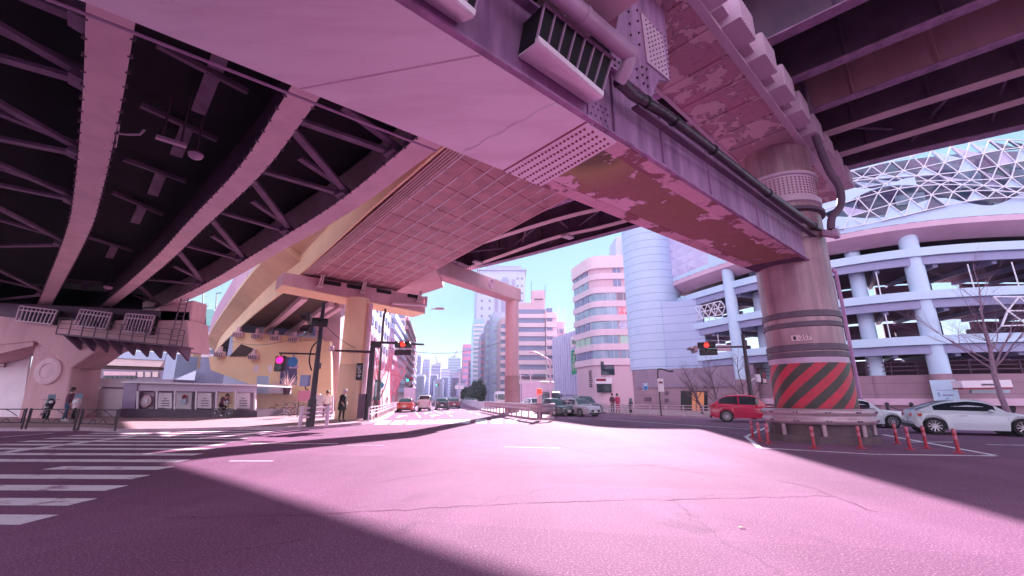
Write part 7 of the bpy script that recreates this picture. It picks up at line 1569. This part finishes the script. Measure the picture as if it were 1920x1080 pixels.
# ================================================================== TREES AND PLANTS
def bare_tree(label, base, h, seed, m, spread=0.5, up_bias=0.4, lean=(0,0), depth=5, tr=0.02, first=0.3, group=None):
    rnd = random.Random(seed); t_ = T('bare_tree', label, 'tree', base, group); trunk = MB(); br = MB()
    r0 = h*tr
    def grow(p, d, L, r, lev):
        n = 4 if lev < 2 else 3; pts = [p]; q = p.copy(); dd_ = d.copy()
        for i in range(n):
            dd_ = (dd_+Vector((rnd.gauss(0,.10),rnd.gauss(0,.10),rnd.gauss(0,.05)+up_bias*0.12))).normalized(); q = q+dd_*L/n; pts.append(q.copy())
        rr_ = [r*(1-0.5*i/n) for i in range(n+1)]; (trunk if lev == 0 else br).tube(pts, rr_, 8 if lev == 0 else 5 if lev < 3 else 3)
        if lev >= depth: return
        k = rnd.randint(3, 4) if lev == 0 else rnd.randint(2, 4)
        for i in range(k+(3 if lev == 0 else 0)):
            f = rnd.uniform(first, 1) if lev == 0 else rnd.uniform(0.35, 1.0); idx = min(n-1, int(f*n)); bp_ = pts[idx].lerp(pts[idx+1], f*n-idx) if f < 1 else pts[-1]
            a = rnd.uniform(0, 2*math.pi); sd_ = Vector((math.cos(a), math.sin(a), 0)); nd_ = (dd_*(1-spread)+sd_*spread*1.15+up*up_bias*0.35).normalized()
            grow(bp_, nd_, L*rnd.uniform(0.42, 0.68), r*(1-0.5*f)*rnd.uniform(0.45, 0.65), lev+1)
        grow(pts[-1], dd_, L*rnd.uniform(0.5, 0.7), rr_[-1]*0.9, lev+1)
    grow(Vector(base), Vector((lean[0],lean[1],1)).normalized(), h*0.42, r0, 0)
    trunk.build('trunk', m, t_, smooth=True, normals=False); br.build('crown', m, t_, normals=False)
    return t_
for i, (u, Y_, h, lb) in enumerate(((712,50,11.5,'bare pink tree nearest the signal mast on the left pavement'),(722,58,13,'tall bare pink tree second along the left pavement'),(732,68,13.5,'bare pink tree third along the left pavement'),(738,80,13,'bare pink tree fourth along the left pavement'),(743,94,13,'farthest bare pink tree along the left pavement'))):
    b = aty(u, 760, Y_); bare_tree(lb, Vector((b.x,b.y,0.14)), h, 11+i, M['pinkbark'], 0.36, 0.7, depth=5, tr=0.014, first=0.22, group='bare trees along the left pavement')
bare_tree('bare dark spreading tree in front of the orange door', Vector((*xy(at(1318,776,0.14)),0.14)), 5.6, 5, M['bark'], 0.5, 0.35, (-0.12,0), 5, 0.022, group='bare trees by the curved building')
bare_tree('bare dark tree with forked trunk right of the orange door', Vector((*xy(at(1352,778,0.14)),0.14)), 5.4, 8, M['bark'], 0.5, 0.35, (-0.2,0), 5, 0.022, group='bare trees by the curved building')
bare_tree('bare dark tree behind the right signal mast', Vector((*xy(at(1400,780,0.14)),0.14)), 6.0, 21, M['bark'], 0.52, 0.35, (0,0), 5, 0.02, group='bare trees by the curved building')
b = aty(1893,772,25.0); bare_tree('large pale bare tree at the right edge before the lattice terrace', Vector((b.x,b.y,0.14)), 12.5, 3, M['palebark'], 0.5, 0.4, (-0.05,0), 6, 0.0125, first=0.3)
def leafy(name, label, c_, sz, n, m, seed, cat='shrub', leaf=0.3):
    rnd = random.Random(seed); t_ = T(name, label, cat, Vector((c_[0],c_[1],0))); mb = MB()
    for _ in range(n):
        d = Vector((rnd.gauss(0,1),rnd.gauss(0,1),rnd.gauss(0,1))).normalized()*rnd.uniform(0.55,1)**0.5; p = Vector((c_[0]+d.x*sz[0], c_[1]+d.y*sz[1], max(0.1, c_[2]+d.z*sz[2]+0.3*math.sin(d.x*7)))); a = Vector((rnd.gauss(0,1),rnd.gauss(0,1),rnd.gauss(0,1))).normalized()*leaf; b_ = a.cross(Vector((rnd.random(),rnd.random(),rnd.random()))).normalized()*leaf*0.6
        mb.add([p-a, p+b_, p+a, p-b_], [(0,1,2,3)])
    mb.build('foliage', m, t_, normals=False); MB().tube([(c_[0],c_[1],0),(c_[0],c_[1],c_[2])], 0.15, 6).build('stem', M['bark'], t_)
M['ever'] = mat('dark_evergreen', (0.02,0.035,0.04), (0.05,0.06,0.07), 0.8, 0.8)
q = aty(882,745,135); leafy('evergreen_shrub', 'dark round evergreen beside the low white wall at the far right kerb', (q.x,q.y,2.4), (3.2,2.5,2.6), 2600, M['ever'], 1); q = aty(897,740,120); leafy('evergreen_shrub', 'taller dark evergreen just left of the far pink column', (q.x,q.y,3.2), (2.2,2.2,3.2), 2200, M['ever'], 2)
q = aty(540,716,39.0); sp3 = T('spiky_plant', 'spiky pale plant on the white board before the purple door', 'plant', q-up*0.9); mb = MB(); rnd = random.Random(6)
for k in range(46): a = rnd.uniform(0, 6.28); e = rnd.uniform(0.1, 1.3); d = Vector((math.cos(a)*math.cos(e), math.sin(a)*math.cos(e), math.sin(e)))*rnd.uniform(0.9, 1.9); s = d.cross(up).normalized()*0.05; o = q-up*0.5; mb.add([o-s, o+s, o+d*0.6+s*0.8, o+d-up*0.1, o+d*0.6-s*0.8], [(0,1,2,3,4)])
mb.build('leaves', M['cream'], sp3, normals=False); MB().lathe(q-up*0.5, [(0.25,-0.6),(0.35,0),(0.001,0.02)], 12).build('pot', M['bark'], sp3)
# ================================================================== AIR
hz_m = bpy.data.materials.new('pale_air'); hz_m.use_nodes = True; t = hz_m.node_tree; t.nodes.remove(t.nodes['Principled BSDF'])
pv = t.nodes.new('ShaderNodeVolumePrincipled'); pv.inputs['Color'].default_value = (0.80, 0.92, 1.0, 1); pv.inputs['Density'].default_value = 0.00038; pv.inputs['Anisotropy'].default_value = 0.2
t.links.new(pv.outputs[0], t.nodes['Material Output'].inputs['Volume'])
tag(MB().prism([(-880,-110),(880,-110),(880,1480),(-880,1480)], -1.2, 62).build('haze', hz_m), kind='stuff')
